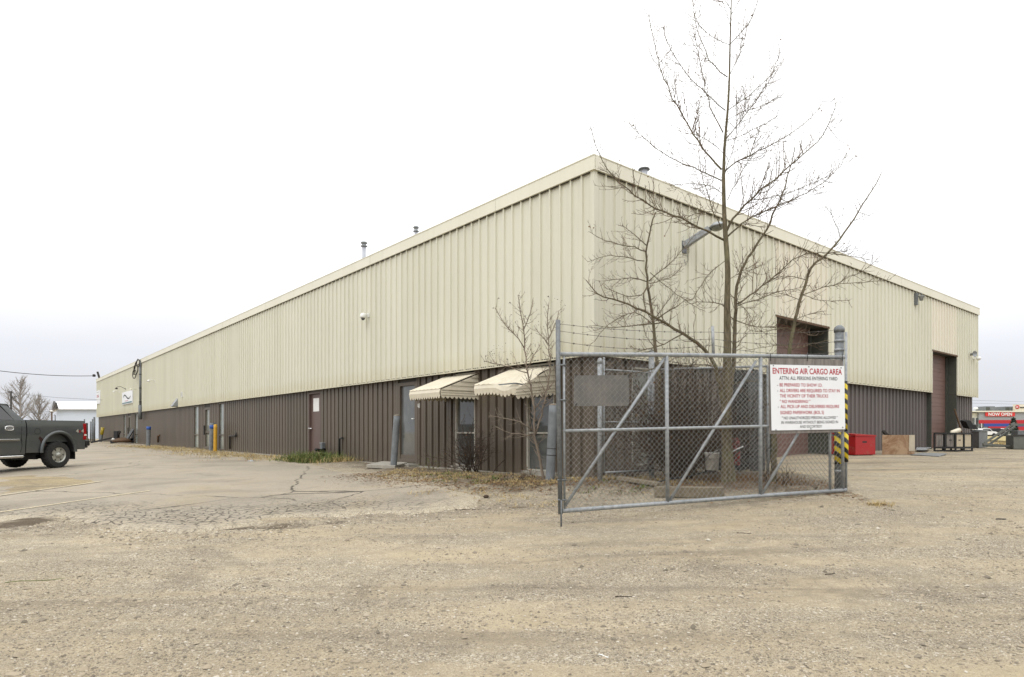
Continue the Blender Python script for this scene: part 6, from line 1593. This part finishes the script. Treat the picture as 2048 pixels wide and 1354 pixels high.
for i in range(4):
    a_, b_ = cs[i], cs[(i + 1) % 4]
    for z in (.12, H): mb.beam(a_ + Vector((0, 0, z)), b_ + Vector((0, 0, z)), .06, .05)
    for s in (0, .5): q_ = a_.lerp(b_, s); mb.beam(q_, q_ + Vector((0, 0, H)), .045, .045)
    mb.beam(a_ + Vector((0, 0, .02)), b_ + Vector((0, 0, .02)), .05, .04)
mb.build('steel_frame', M['black'], t)
mb = MB(); mb.poly([c_ + Vector((0, 0, H - .03)) for c_ in cs]); mb.poly([c_ + Vector((0, 0, .16)) for c_ in cs]); mb.build('panel', M['wood_grey'], t)
# foam roll on it
a = P(1902, 865.5, A.y + .5); b = P(1918, 860, A.y + .8); mb = MB(); mb.tube([a, a.lerp(b, .15), b], [.03, .07, .075], 14); tag(mb.build('foam_roll', M['awning'], origin=a), 'pale yellow roll lying on top of the framed crate', 'roll')
# sheets on the ground
a, b, c, d = at(1821, 911), at(1878, 914.5), at(1893, 909), at(1845, 907.5)
mb = MB(); mb.prism([a, b, c, d], (0, 0, .03)); tag(mb.build('metal_sheet', M['galv_dark'], origin=a), 'flat grey sheet lying on the gravel in front of the crates', 'sheet')
a, b, c, d = at(1832, 904), at(1852, 904), at(1862, 899.5), at(1834, 899.5)
mb = MB(); mb.prism([q_ + Vector((0, 0, .06)) for q_ in (a, b, c, d)], (0, 0, .03)); tag(mb.build('metal_sheet', M['galv'], origin=a), 'smaller pale sheet lying behind the flat grey one', 'sheet')
# pole leaning on the wall
a, b = P(1922, 860, 25.2), P(1909, 818, 25.0); mb = MB(); mb.tube([a - (b - a) * .9, b], .03, 8); tag(mb.build('leaning_pole', M['rust_trim'], origin=a), 'thin rusty pole leaning on the wall right of the second garage door', 'pole')
# steel skip with black bag
du, dv = Vector((-.95, .1, 0)).normalized(), Vector((.75, .66, 0)).normalized()
A = P(1958, 895.5, 25.5); H = zat(861, A) - A.z; lu, lv_ = .62, .55
T = Matrix.Translation(A) @ Matrix(((dv.x, -du.x, 0, 0), (dv.y, -du.y, 0, 0), (0, 0, 1, 0), (0, 0, 0, 1)))
t = thing('steel_bin', 'dark grey steel bin at the right end of the warehouse holding a black sheet', 'bin', A, 0)
cs = [A, A + du * .32, A + du * .32 + dv * 1.0, A + dv * 1.0]
k = (1975 - CX) / F; L = (k * A.y - A.x) / (dv.x - k * dv.y); k = (1943 - CX) / F; L2 = (k * A.y - A.x) / (du.x - k * du.y)
cs = [A, A + du * L2, A + du * L2 + dv * L, A + dv * L]
mb = MB(); mb.poly([cs[0], cs[1], cs[1] + Vector((0, 0, H)), cs[0] + Vector((0, 0, H))]); mb.poly([cs[1], cs[2], cs[2] + Vector((0, 0, H)), cs[1] + Vector((0, 0, H))]); mb.build('side_panel', M['iron'], t)  # shaded sides of the bin, shade put into a darker metal colour
mb = MB(); mb.poly([cs[3], cs[0], cs[0] + Vector((0, 0, H)), cs[3] + Vector((0, 0, H * .94))]); mb.poly([cs[2], cs[3], cs[3] + Vector((0, 0, H * .94)), cs[2] + Vector((0, 0, H))]); mb.build('side_panel', M['galv_dark'], t)  # lit sides of the same bin, light put into a paler metal colour
mb = MB()
for i in range(4): mb.beam(cs[i] + Vector((0, 0, H)), cs[(i + 1) % 4] + Vector((0, 0, H)), .07, .07)
mb.build('rim', M['galv_dark'], t)
mb = MB(); q_ = lambda x, y, d_=0: P(x, y, 25.4 + d_)
mb.prism([q_(1932, 843), q_(1941, 841), q_(1946, 849), q_(1951, 849), q_(1957, 859), q_(1939, 858)], (.1, .5, .05)); tag(mb.build('rubber_sheet', M['black'], origin=q_(1939, 858)), 'crumpled black rubber sheet sticking up from the steel bin', 'sheet')
# A-frame trailer
def tb(name, segs, w, mat, parent): 
    mb = MB()
    for a, b in segs: mb.beam(a, b, w, w)
    mb.build(name, mat, parent)
Yt = 24.5; q_ = lambda x, y, d_=0: P(x, y, Yt + d_)
t = thing('steel_trestle', 'grey steel trestle frame with slanted legs at the right edge', 'frame', q_(1990, 893), 0)
M['trestle'] = flat('grey_green_steel', srgb(98, 100, 94), .6, var=.15)
tb('slanted_leg', [(q_(1966, 888), q_(2029, 846))], .065, M['trestle'], t); tb('slanted_leg', [(q_(1978, 889, .3), q_(2030, 853, .3))], .06, M['trestle'], t)
tb('cross_beam', [(q_(1966, 888), q_(2060, 895))], .07, M['trestle'], t); tb('cross_beam', [(q_(1966, 891, .6), q_(2060, 893, .6))], .08, M['trestle'], t); tb('top_beam', [(q_(2020, 849), q_(2110, 851))], .09, M['trestle'], t)
tb('slanted_leg', [(q_(2032, 892), q_(2090, 850))], .07, M['black'], t)
A = q_(2027, 898, -.3); T = Matrix.Translation(A) @ Matrix.Rotation(-.42, 4, 'Z')
t = thing('steel_bin', 'low grey green steel bin at the right edge beside the trestle', 'bin', A, 0)
mb = MB(T); mb.box((0, 0, 0), (2.0, 1.0, .52)); mb.build('body', M['trestle'], t, bevel=.01); mb = MB(T); mb.box((.15, .1, .52), (1.2, .9, .70)); mb.build('lid', M['galv_dark'], t, bevel=.01)
mb = MB(T); mb.box((-.02, -.02, .48), (2.02, .0, .54)); mb.build('rim', M['iron'], t)

# ================================================================== FAR RIGHT: SHOP, CARS, FIELD
DS = 128.0; q_ = lambda x, y, d_=0: P(x, y, DS + d_)
M['shopgrey'] = flat('shop_grey', srgb(150, 152, 152), .7, var=.04); M['shopred'] = flat('shop_red', srgb(176, 34, 42), .6, var=.05); M['shopblue'] = flat('shop_blue', srgb(52, 72, 140), .6, var=.05)
shop = thing('shop_building', 'long grey shop with red and blue stripes and a NOW OPEN banner, far right', 'building', q_(2000, 871), 0)
def rect(name, x0, y0, x1, y1, d, th, mat, par=None):
    a, b = q_(x0, y1, d), q_(x1, y0, d); mb = MB(); mb.box((a.x, a.y, a.z), (b.x, a.y + th, b.z)); return mb.build(name, mat, par or shop)
rect('wall', 1958, 824, 2400, 872, 0, 12, M['shopgrey']); rect('wall', 1943, 826, 1958, 872, .5, 12, M['fascia']); rect('roof', 1941, 821.5, 2400, 824, -.4, 13, M['fascia'])
rect('stripe', 1958, 840, 2400, 847, -.12, .1, M['shopred']); rect('stripe', 1968, 847, 2400, 853, -.14, .1, M['shopblue']); rect('stripe', 1977, 853, 2400, 864, -.16, .1, M['shopred'])
w = rect('window', 1946, 836, 1955, 853, .3, .2, M['glass']); w = rect('window', 1960, 847, 1967, 856, -.2, .1, M['glass']); rect('window', 1960, 857, 1976, 867, -.22, .1, M['glass']); rect('window', 1978, 860, 1992, 869, -.2, .1, M['glass'])
for i, (x, y0, y1) in enumerate(((1950.5, 836, 853), (1963.5, 847, 856), (1968, 857, 867))): rect('mullion', x - .4, y0, x + .4, y1, .1 if i == 0 else -.34, .1, M['white'])
bn = rect('banner', 1971, 823.5, 2030, 832.5, -.25, .1, M['red'] if False else flat('banner_red', srgb(206, 52, 48), .6, var=.03))
m_ = text_mesh('b', 'NOW OPEN', q_(1977, 831.2, -.30), (1, 0, 0), (0, 0, 1), 47 / F * DS, 6.2 / F * DS, None, None, bold=.03); m_.build('lettering', M['white'], bn, fix=False)
for x0, x1, y0, lab in ((1972, 1990, 812.5, 0), (2011, 2029, 813, 0)):
    hv = rect('roof_unit', x0, y0, x1, 822, 4, 3, M['galv_dark']); rect('grille', x0 + 1, y0 + 2, x0 + 8, 820, 3.8, .15, M['jamb'], hv)
sg_ = rect('roof_sign', 2030, 809, 2060, 822, 3, .6, M['awning'])
mb = MB(); c_ = q_(2034.5, 814, 2.9); mb.lathe([(.38, 0), (.38, -.12)], c_, 24, axis='Y'); mb.build('emblem', M['shopred'], sg_); rect('print_line', 2041, 814, 2058, 816, 2.85, .1, M['iron'], sg_); rect('print_line', 2032.6, 813.4, 2036.6, 814.8, 2.6, .1, M['white'], sg_)
mb = MB(); mb.lathe([(.1, 0), (.4, .1), (.45, .3), (.2, .5)], q_(1951.5, 819, 5), 10); mb.build('roof_vent', M['white'], shop)
# cars parked in front
def car(px, py, D, L, mat, label, h=1.42):
    a = P(px, py, D); t = thing('parked_car', label, 'car', a, 0, 'cars parked before the shop'); T = Matrix.Translation(a)
    pr = [(-L / 2, .35), (-L / 2, .8), (-L * .42, .92), (-L * .26, .98), (-L * .16, h), (L * .15, h), (L * .28, .95), (L * .46, .85), (L / 2, .65), (L / 2, .35)]
    mb = MB(T); mb.prism([(x, -.85, z) for x, z in pr], (0, 1.7, 0)); mb.build('body', mat, t, bevel=.06)
    mb = MB(T); mb.prism([(x, -.86, z) for x, z in [(-L * .23, .98), (-L * .15, h - .08), (L * .14, h - .08), (L * .24, .96)]], (0, .02, 0)); mb.build('window', M['carglass'], t)
    for x in (-L * .32, L * .32):
        for y in (-.8, .8): mb = MB(T); mb.lathe([(.32, -.1), (.33, 0), (.32, .1)], (x, y, .33), 14, axis='Y'); mb.build('wheel', M['tyre'], t)
car(1986, 873, 110, 4.3, M['iron'], 'dark car parked leftmost before the shop'); car(2003, 873, 112, 4.2, M['white'], 'white car parked before the shop, left of the spruce'); car(1966, 874, 108, 3.8, M['white'], 'pale car seen between the steel bin and the trestle')
# spruce
def conifer(px, pyb, pyt, D, label):
    b = P(px, pyb, D); H = P(px, pyt, D).z - b.z; t = thing('spruce_tree', label, 'tree', b, 0); mb = MB(); mb.tube([b - Vector((0, 0, .3)), b + Vector((0, 0, H * .97))], [.14, .02], 8); mb.build('trunk', M['bark'], t)
    rg = random.Random(2); mb = MB()
    for i in range(1500):
        s = rg.random() ** .8; z = H * (.08 + .92 * s); R = (1 - s) ** .9 * H * .26 * rg.uniform(.35, 1.1); a = rg.uniform(0, 6.28); p = b + Vector((R * math.cos(a), R * math.sin(a), z - R * .25)); d = Vector((math.cos(a), math.sin(a), -.2)) * rg.uniform(.12, .3); r_ = Vector((-d.y, d.x, rg.uniform(-.1, .1))) * .4
        mb.add([p - r_, p + r_, p + d * 1.4, p + Vector((0, 0, .1))], [(0, 1, 2), (0, 1, 3)])
    mb.build('crown', flat('spruce_needles', srgb(70, 84, 68), .9, var=.3, scale=3), t, fix=False)
conifer(2027, 869, 835, 100, 'small dark spruce standing in front of the striped shop')
mb = MB(); a = P(2019, 870, 105); mb.tube([a, a + Vector((0, 0, .75))], .14, 8); t_ = mb.build('marker_post', M['white'], origin=a); tag(t_, 'short white marker post left of the spruce', 'post')
# pale field between yard and shop
mb = MB(); f0 = [(22, 29.5), (60, 34), (150, 98), (60, 98), (30, 40)]
xs_, ys_ = axis([(20, 170, 2.5)]), axis([(30, 104, 2.5)])
sheet_ground('field', [], [(24, 31), (80, 31), (170, 60), (170, 103), (64, 103), (36, 52)], xs_, ys_, flat('dry_field', srgb(146, 132, 84), .95, var=.2, scale=.4), .05, .1, .5)
blades('dry_grass', 'dry yellow grass at the edge of the yard by the trestle', near_poly(300, [(1975, 894), (2010, 890), (2040, 889)], random.Random(5), .8), .25, M['straw'], random.Random(6), 9, .012, .5, .2)
# overhead wires on the right
for (y0, y1, lab) in ((800, 803, 'upper faint power line above the shop'), (806, 806.5, 'lower faint power line above the shop')):
    mb = MB(); a, b = P(1930, y0, 190), P(2200, y1, 190); mb.tube([a, a.lerp(b, .5) - Vector((0, 0, .4)), b], .03, 4); tag(mb.build('power_line', M['galv_dark'], origin=a), lab, 'power line')

# ================================================================== FAR LEFT: SHED, TREE, POLE, POSTS
DL = 88.0; q_ = lambda x, y, d_=0: P(x, y, DL + d_)
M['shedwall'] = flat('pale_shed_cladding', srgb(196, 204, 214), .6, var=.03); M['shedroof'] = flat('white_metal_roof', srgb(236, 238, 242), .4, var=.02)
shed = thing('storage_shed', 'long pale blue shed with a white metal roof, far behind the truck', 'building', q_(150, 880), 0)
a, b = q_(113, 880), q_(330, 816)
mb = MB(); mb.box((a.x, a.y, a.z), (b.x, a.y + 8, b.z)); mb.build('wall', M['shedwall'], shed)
mb = MB(); e0, e1, r0, r1 = q_(109, 817, -.5), q_(330, 817, -.5), q_(111.5, 803, 4), q_(330, 803, 4); f0_, f1_ = q_(106, 817, 8.5), q_(330, 817, 8.5)
f0_.z = e0.z; f1_.z = e1.z
mb.add([e0, e1, r1, r0, f0_, f1_], [(0, 1, 2, 3), (3, 2, 5, 4)]); o = mb.build('roof', M['shedroof'], shed); md = o.modifiers.new('t', 'SOLIDIFY'); md.thickness = .15
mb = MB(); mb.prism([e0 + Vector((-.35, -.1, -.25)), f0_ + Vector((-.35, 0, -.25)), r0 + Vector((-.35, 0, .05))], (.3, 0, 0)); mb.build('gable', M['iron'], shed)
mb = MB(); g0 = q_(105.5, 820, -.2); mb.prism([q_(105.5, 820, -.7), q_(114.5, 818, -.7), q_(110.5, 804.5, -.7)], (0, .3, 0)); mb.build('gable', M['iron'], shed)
mb = MB(); mb.box((a.x + .02, a.y - .06, q_(0, 819).z), (b.x, a.y - .01, q_(0, 817).z)); mb.build('gutter', M['galv_dark'], shed)
# utility pole and wires
b = P(22, 868, 60); t = thing('utility_pole', 'dark wooden utility pole with crossarm behind the pickup', 'pole', b, 0)
mb = MB(); mb.tube([b, P(22, 782, 60)], .075, 10); mb.build('pole', M['iron'], t)
mb = MB(); mb.beam(P(17, 785.5, 60), P(26, 785, 60), .05, .06); mb.build('crossarm', M['iron'], t); mb = MB(); mb.beam(P(22, 797, 60), P(32, 795.5, 60), .06, .06); mb.build('crossarm', M['iron'], t)
for x, y in ((25, 795), (29, 794.5), (32, 794), (18, 784)):
    mb = MB(); p_ = P(x, y, 60); mb.lathe([(.04, 0), (.06, .06), (.02, .12)], p_, 8); mb.build('insulator', M['iron'], t)
for (x0, y0, x1, y1, lab) in ((-120, 790, 22, 785, 'thin wire running left from the utility pole'), (22, 786, 205, 800, 'thin wire running right from the utility pole to the warehouse'), (40, 824, 103, 822, 'thin low wire behind the bare tree')):
    mb = MB(); a, b = P(x0, y0, 60), P(x1, y1, 60.5); mb.tube([a, a.lerp(b, .5) - Vector((0, 0, .1)), b], .014, 4); tag(mb.build('power_line', M['galv_dark'], origin=a), lab, 'power line')
b = P(104, 870, 58); t = thing('yard_lamp', 'rusty post with a small lamp in front of the shed', 'lamp', b, 0)
mb = MB(); mb.tube([b, P(103.5, 824, 58)], .06, 8); mb.build('post', M['rust_trim'], t); mb = MB(); mb.lathe([(.06, -.06), (.13, 0), (.12, .09), (.03, .12)], P(103, 823, 58), 12); mb.build('lamp_head', M['white'], t)
mb = MB(); a = P(110.5, 868, 70); mb.tube([a, P(110.5, 830, 70), P(109, 830, 70)], .06, 6); tag(mb.build('vent_pipe', M['galv_dark'], origin=a), 'thin bent vent pipe at the left end of the shed', 'pipe')
# background bare trees
def backtree(px, pyb, pyt, D, spread, label, seed, n=46):
    rg = random.Random(seed); b = P(px, pyb, D); H = P(px, pyt, D).z - b.z
    t = thing('bare_tree', label, 'tree', b, 0); tk, cr = MB(), MB()
    pts = [b + Vector((rg.gauss(0, .08), 0, H * i / 8)) for i in range(9)]; tk.tube(pts, [.15 * (1 - .9 * i / 8) + .01 for i in range(9)], 7)
    for i in range(n):
        s = .15 + .8 * i / n; p = b + Vector((0, 0, H * s)); a = rg.uniform(0, 6.28); L = spread * (1 - s * .75) * rg.uniform(.5, 1.1)
        d = Vector((math.cos(a), math.sin(a) * .6, .8)).normalized()
        q = [p]; 
        for k in range(5): d = (d + Vector((rg.gauss(0, .12), rg.gauss(0, .12), .12))).normalized(); q.append(q[-1] + d * L / 5)
        tk.tube(q, [.05 * (1 - .8 * k / 5) for k in range(6)], 4)
        for k in range(16):
            j = rg.randint(1, 4); z_ = q[j].lerp(q[j + 1], rg.random()); dd = (d + Vector((rg.gauss(0, .6), rg.gauss(0, .6), rg.gauss(0, .4)))).normalized(); m = z_ + dd * L * .18
            cr.tube([z_, m, m + (dd + Vector((rg.gauss(0, .4), 0, .4))) * L * .13], [.014, .011, .007], 3, caps=False)
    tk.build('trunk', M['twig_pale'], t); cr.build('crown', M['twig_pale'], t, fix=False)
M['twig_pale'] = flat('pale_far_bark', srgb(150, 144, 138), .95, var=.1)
backtree(40, 868, 758, 72, 3.4, 'pale leafless tree beside the utility pole behind the pickup', 31); backtree(78, 868, 795, 74, 3.0, 'smaller leafless tree behind the pickup bed, left of the shed', 32, 34)
# posts and pipes at the far left corner of the warehouse
for i, (x, y0, y1, r, lab) in enumerate(((169, 838, 880, .05, 'thin grey post left of the dark gate leaf'), (173, 846, 876, .12, 'dark narrow gate leaf beside the grey posts'), (181.5, 843, 884, .07, 'first of the grey posts by the far corner, counted from the left'), (185, 838, 884, .05, 'second grey post by the far corner'), (188.5, 834, 884, .09, 'tallest grey post by the far corner, nearest the warehouse'))):
    a = P(x, y1, 62); mb = MB(); mb.tube([a, P(x, y0, 62)], r, 8); tag(mb.build('fence_post', M['iron'] if i == 1 else M['galv_dark'], origin=a), lab, 'post', 'posts by the far corner of the warehouse')
a = P(163, 884, 60); mb = MB(); mb.lathe([(.5, 0), (.65, .2), (.4, .5), (.1, .55)], a, 9); tag(mb.build('debris_heap', M['timber'], origin=a), 'low brown heap of debris between the truck and the warehouse', 'heap')

# unseen belt of trees, added behind the camera to darken the window reflections
mb = MB(); rg = random.Random(77); xs_ = [-170 + i * 2.2 for i in range(150)]
for x in xs_:
    y = -85 + 12 * math.sin(x * .03); h = rg.uniform(3.5, 8); w = rg.uniform(1.5, 3)
    for k in range(26):
        p = Vector((x + rg.gauss(0, w * .6), y + rg.gauss(0, 1.5), rg.uniform(0, h))); s = rg.uniform(.4, 1.1); a = rg.uniform(0, 3.14)
        d = Vector((math.cos(a), math.sin(a) * .4, 0)) * s; u = Vector((0, .2, s)); mb.add([p - d, p + d, p + u * 1.2, p - u], [(0, 1, 2), (0, 3, 1)])
tag(mb.build('added_tree_belt', flat('added_belt_foliage', srgb(70, 68, 52), .95, var=.3, scale=.5), fix=False), 'dark belt of trees added out of view to reflect in the window glass', 'trees', kind='stuff')

# ================================================================== LITTER ON THE YARD
def litter(px, py, L, ang, r, mat, name, label, cat):
    b = at(px, py); b.z = top(b.x, b.y); d = Vector((math.cos(ang), math.sin(ang), 0)); z = r * .9
    pts = [b + d * L * (i / 4 - .5) + Vector((-d.y, d.x, 0)) * math.sin(i * 1.7) * L * .06 + Vector((0, 0, z)) for i in range(5)]
    mb = MB(); mb.tube(pts, r, 5); tag(mb.build(name, mat, origin=pts[0]), label, cat)
litter(1207, 1316, .075, 2.3, .004, M['white'], 'paper_scrap', 'small white scrap on the gravel near the bottom edge', 'litter')
litter(1250, 1196, .16, .1, .004, M['twig_dark'], 'stick', 'short brown stick on the gravel below the gate', 'stick')
litter(1660, 1147, .12, .4, .004, M['twig_dark'], 'stick', 'short brown stick on the gravel under the notice', 'stick')
litter(1488, 1069, .16, -.2, .004, M['twig_dark'], 'stick', 'brown stick on the gravel just in front of the gate', 'stick')
litter(2002, 1040, .12, 0, .007, M['black'], 'rubber_scrap', 'dark scrap on the gravel near the right edge', 'litter')
litter(70, 1163, .45, .35, .003, M['green_grass'], 'green_string', 'thin green string lying on the gravel at the left', 'string')
litter(937, 1018, .4, .1, .006, M['twig_dark'], 'stick', 'long dark twig at the edge of the asphalt, left of the gate', 'stick')
litter(1050, 1013, .5, .25, .005, M['twig'], 'stick', 'long pale twig just left of the free end of the gate', 'stick')
b = spot(972, 995); mb = MB(); mb.lathe([(.03, 0), (.05, .02), (.03, .05), (.005, .055)], b, 7); tag(mb.build('stone', M['twig_dark'], origin=b), 'dark stone at the edge of the soil below the torn awning', 'stone')
b = at(503, 924); mb = MB(); mb.lathe([(.1, 0), (.16, .02), (.06, .06), (.01, .07)], b, 6); tag(mb.build('crushed_can', M['galv'], origin=b), 'crushed shiny scrap on the asphalt left of the weeds', 'litter')
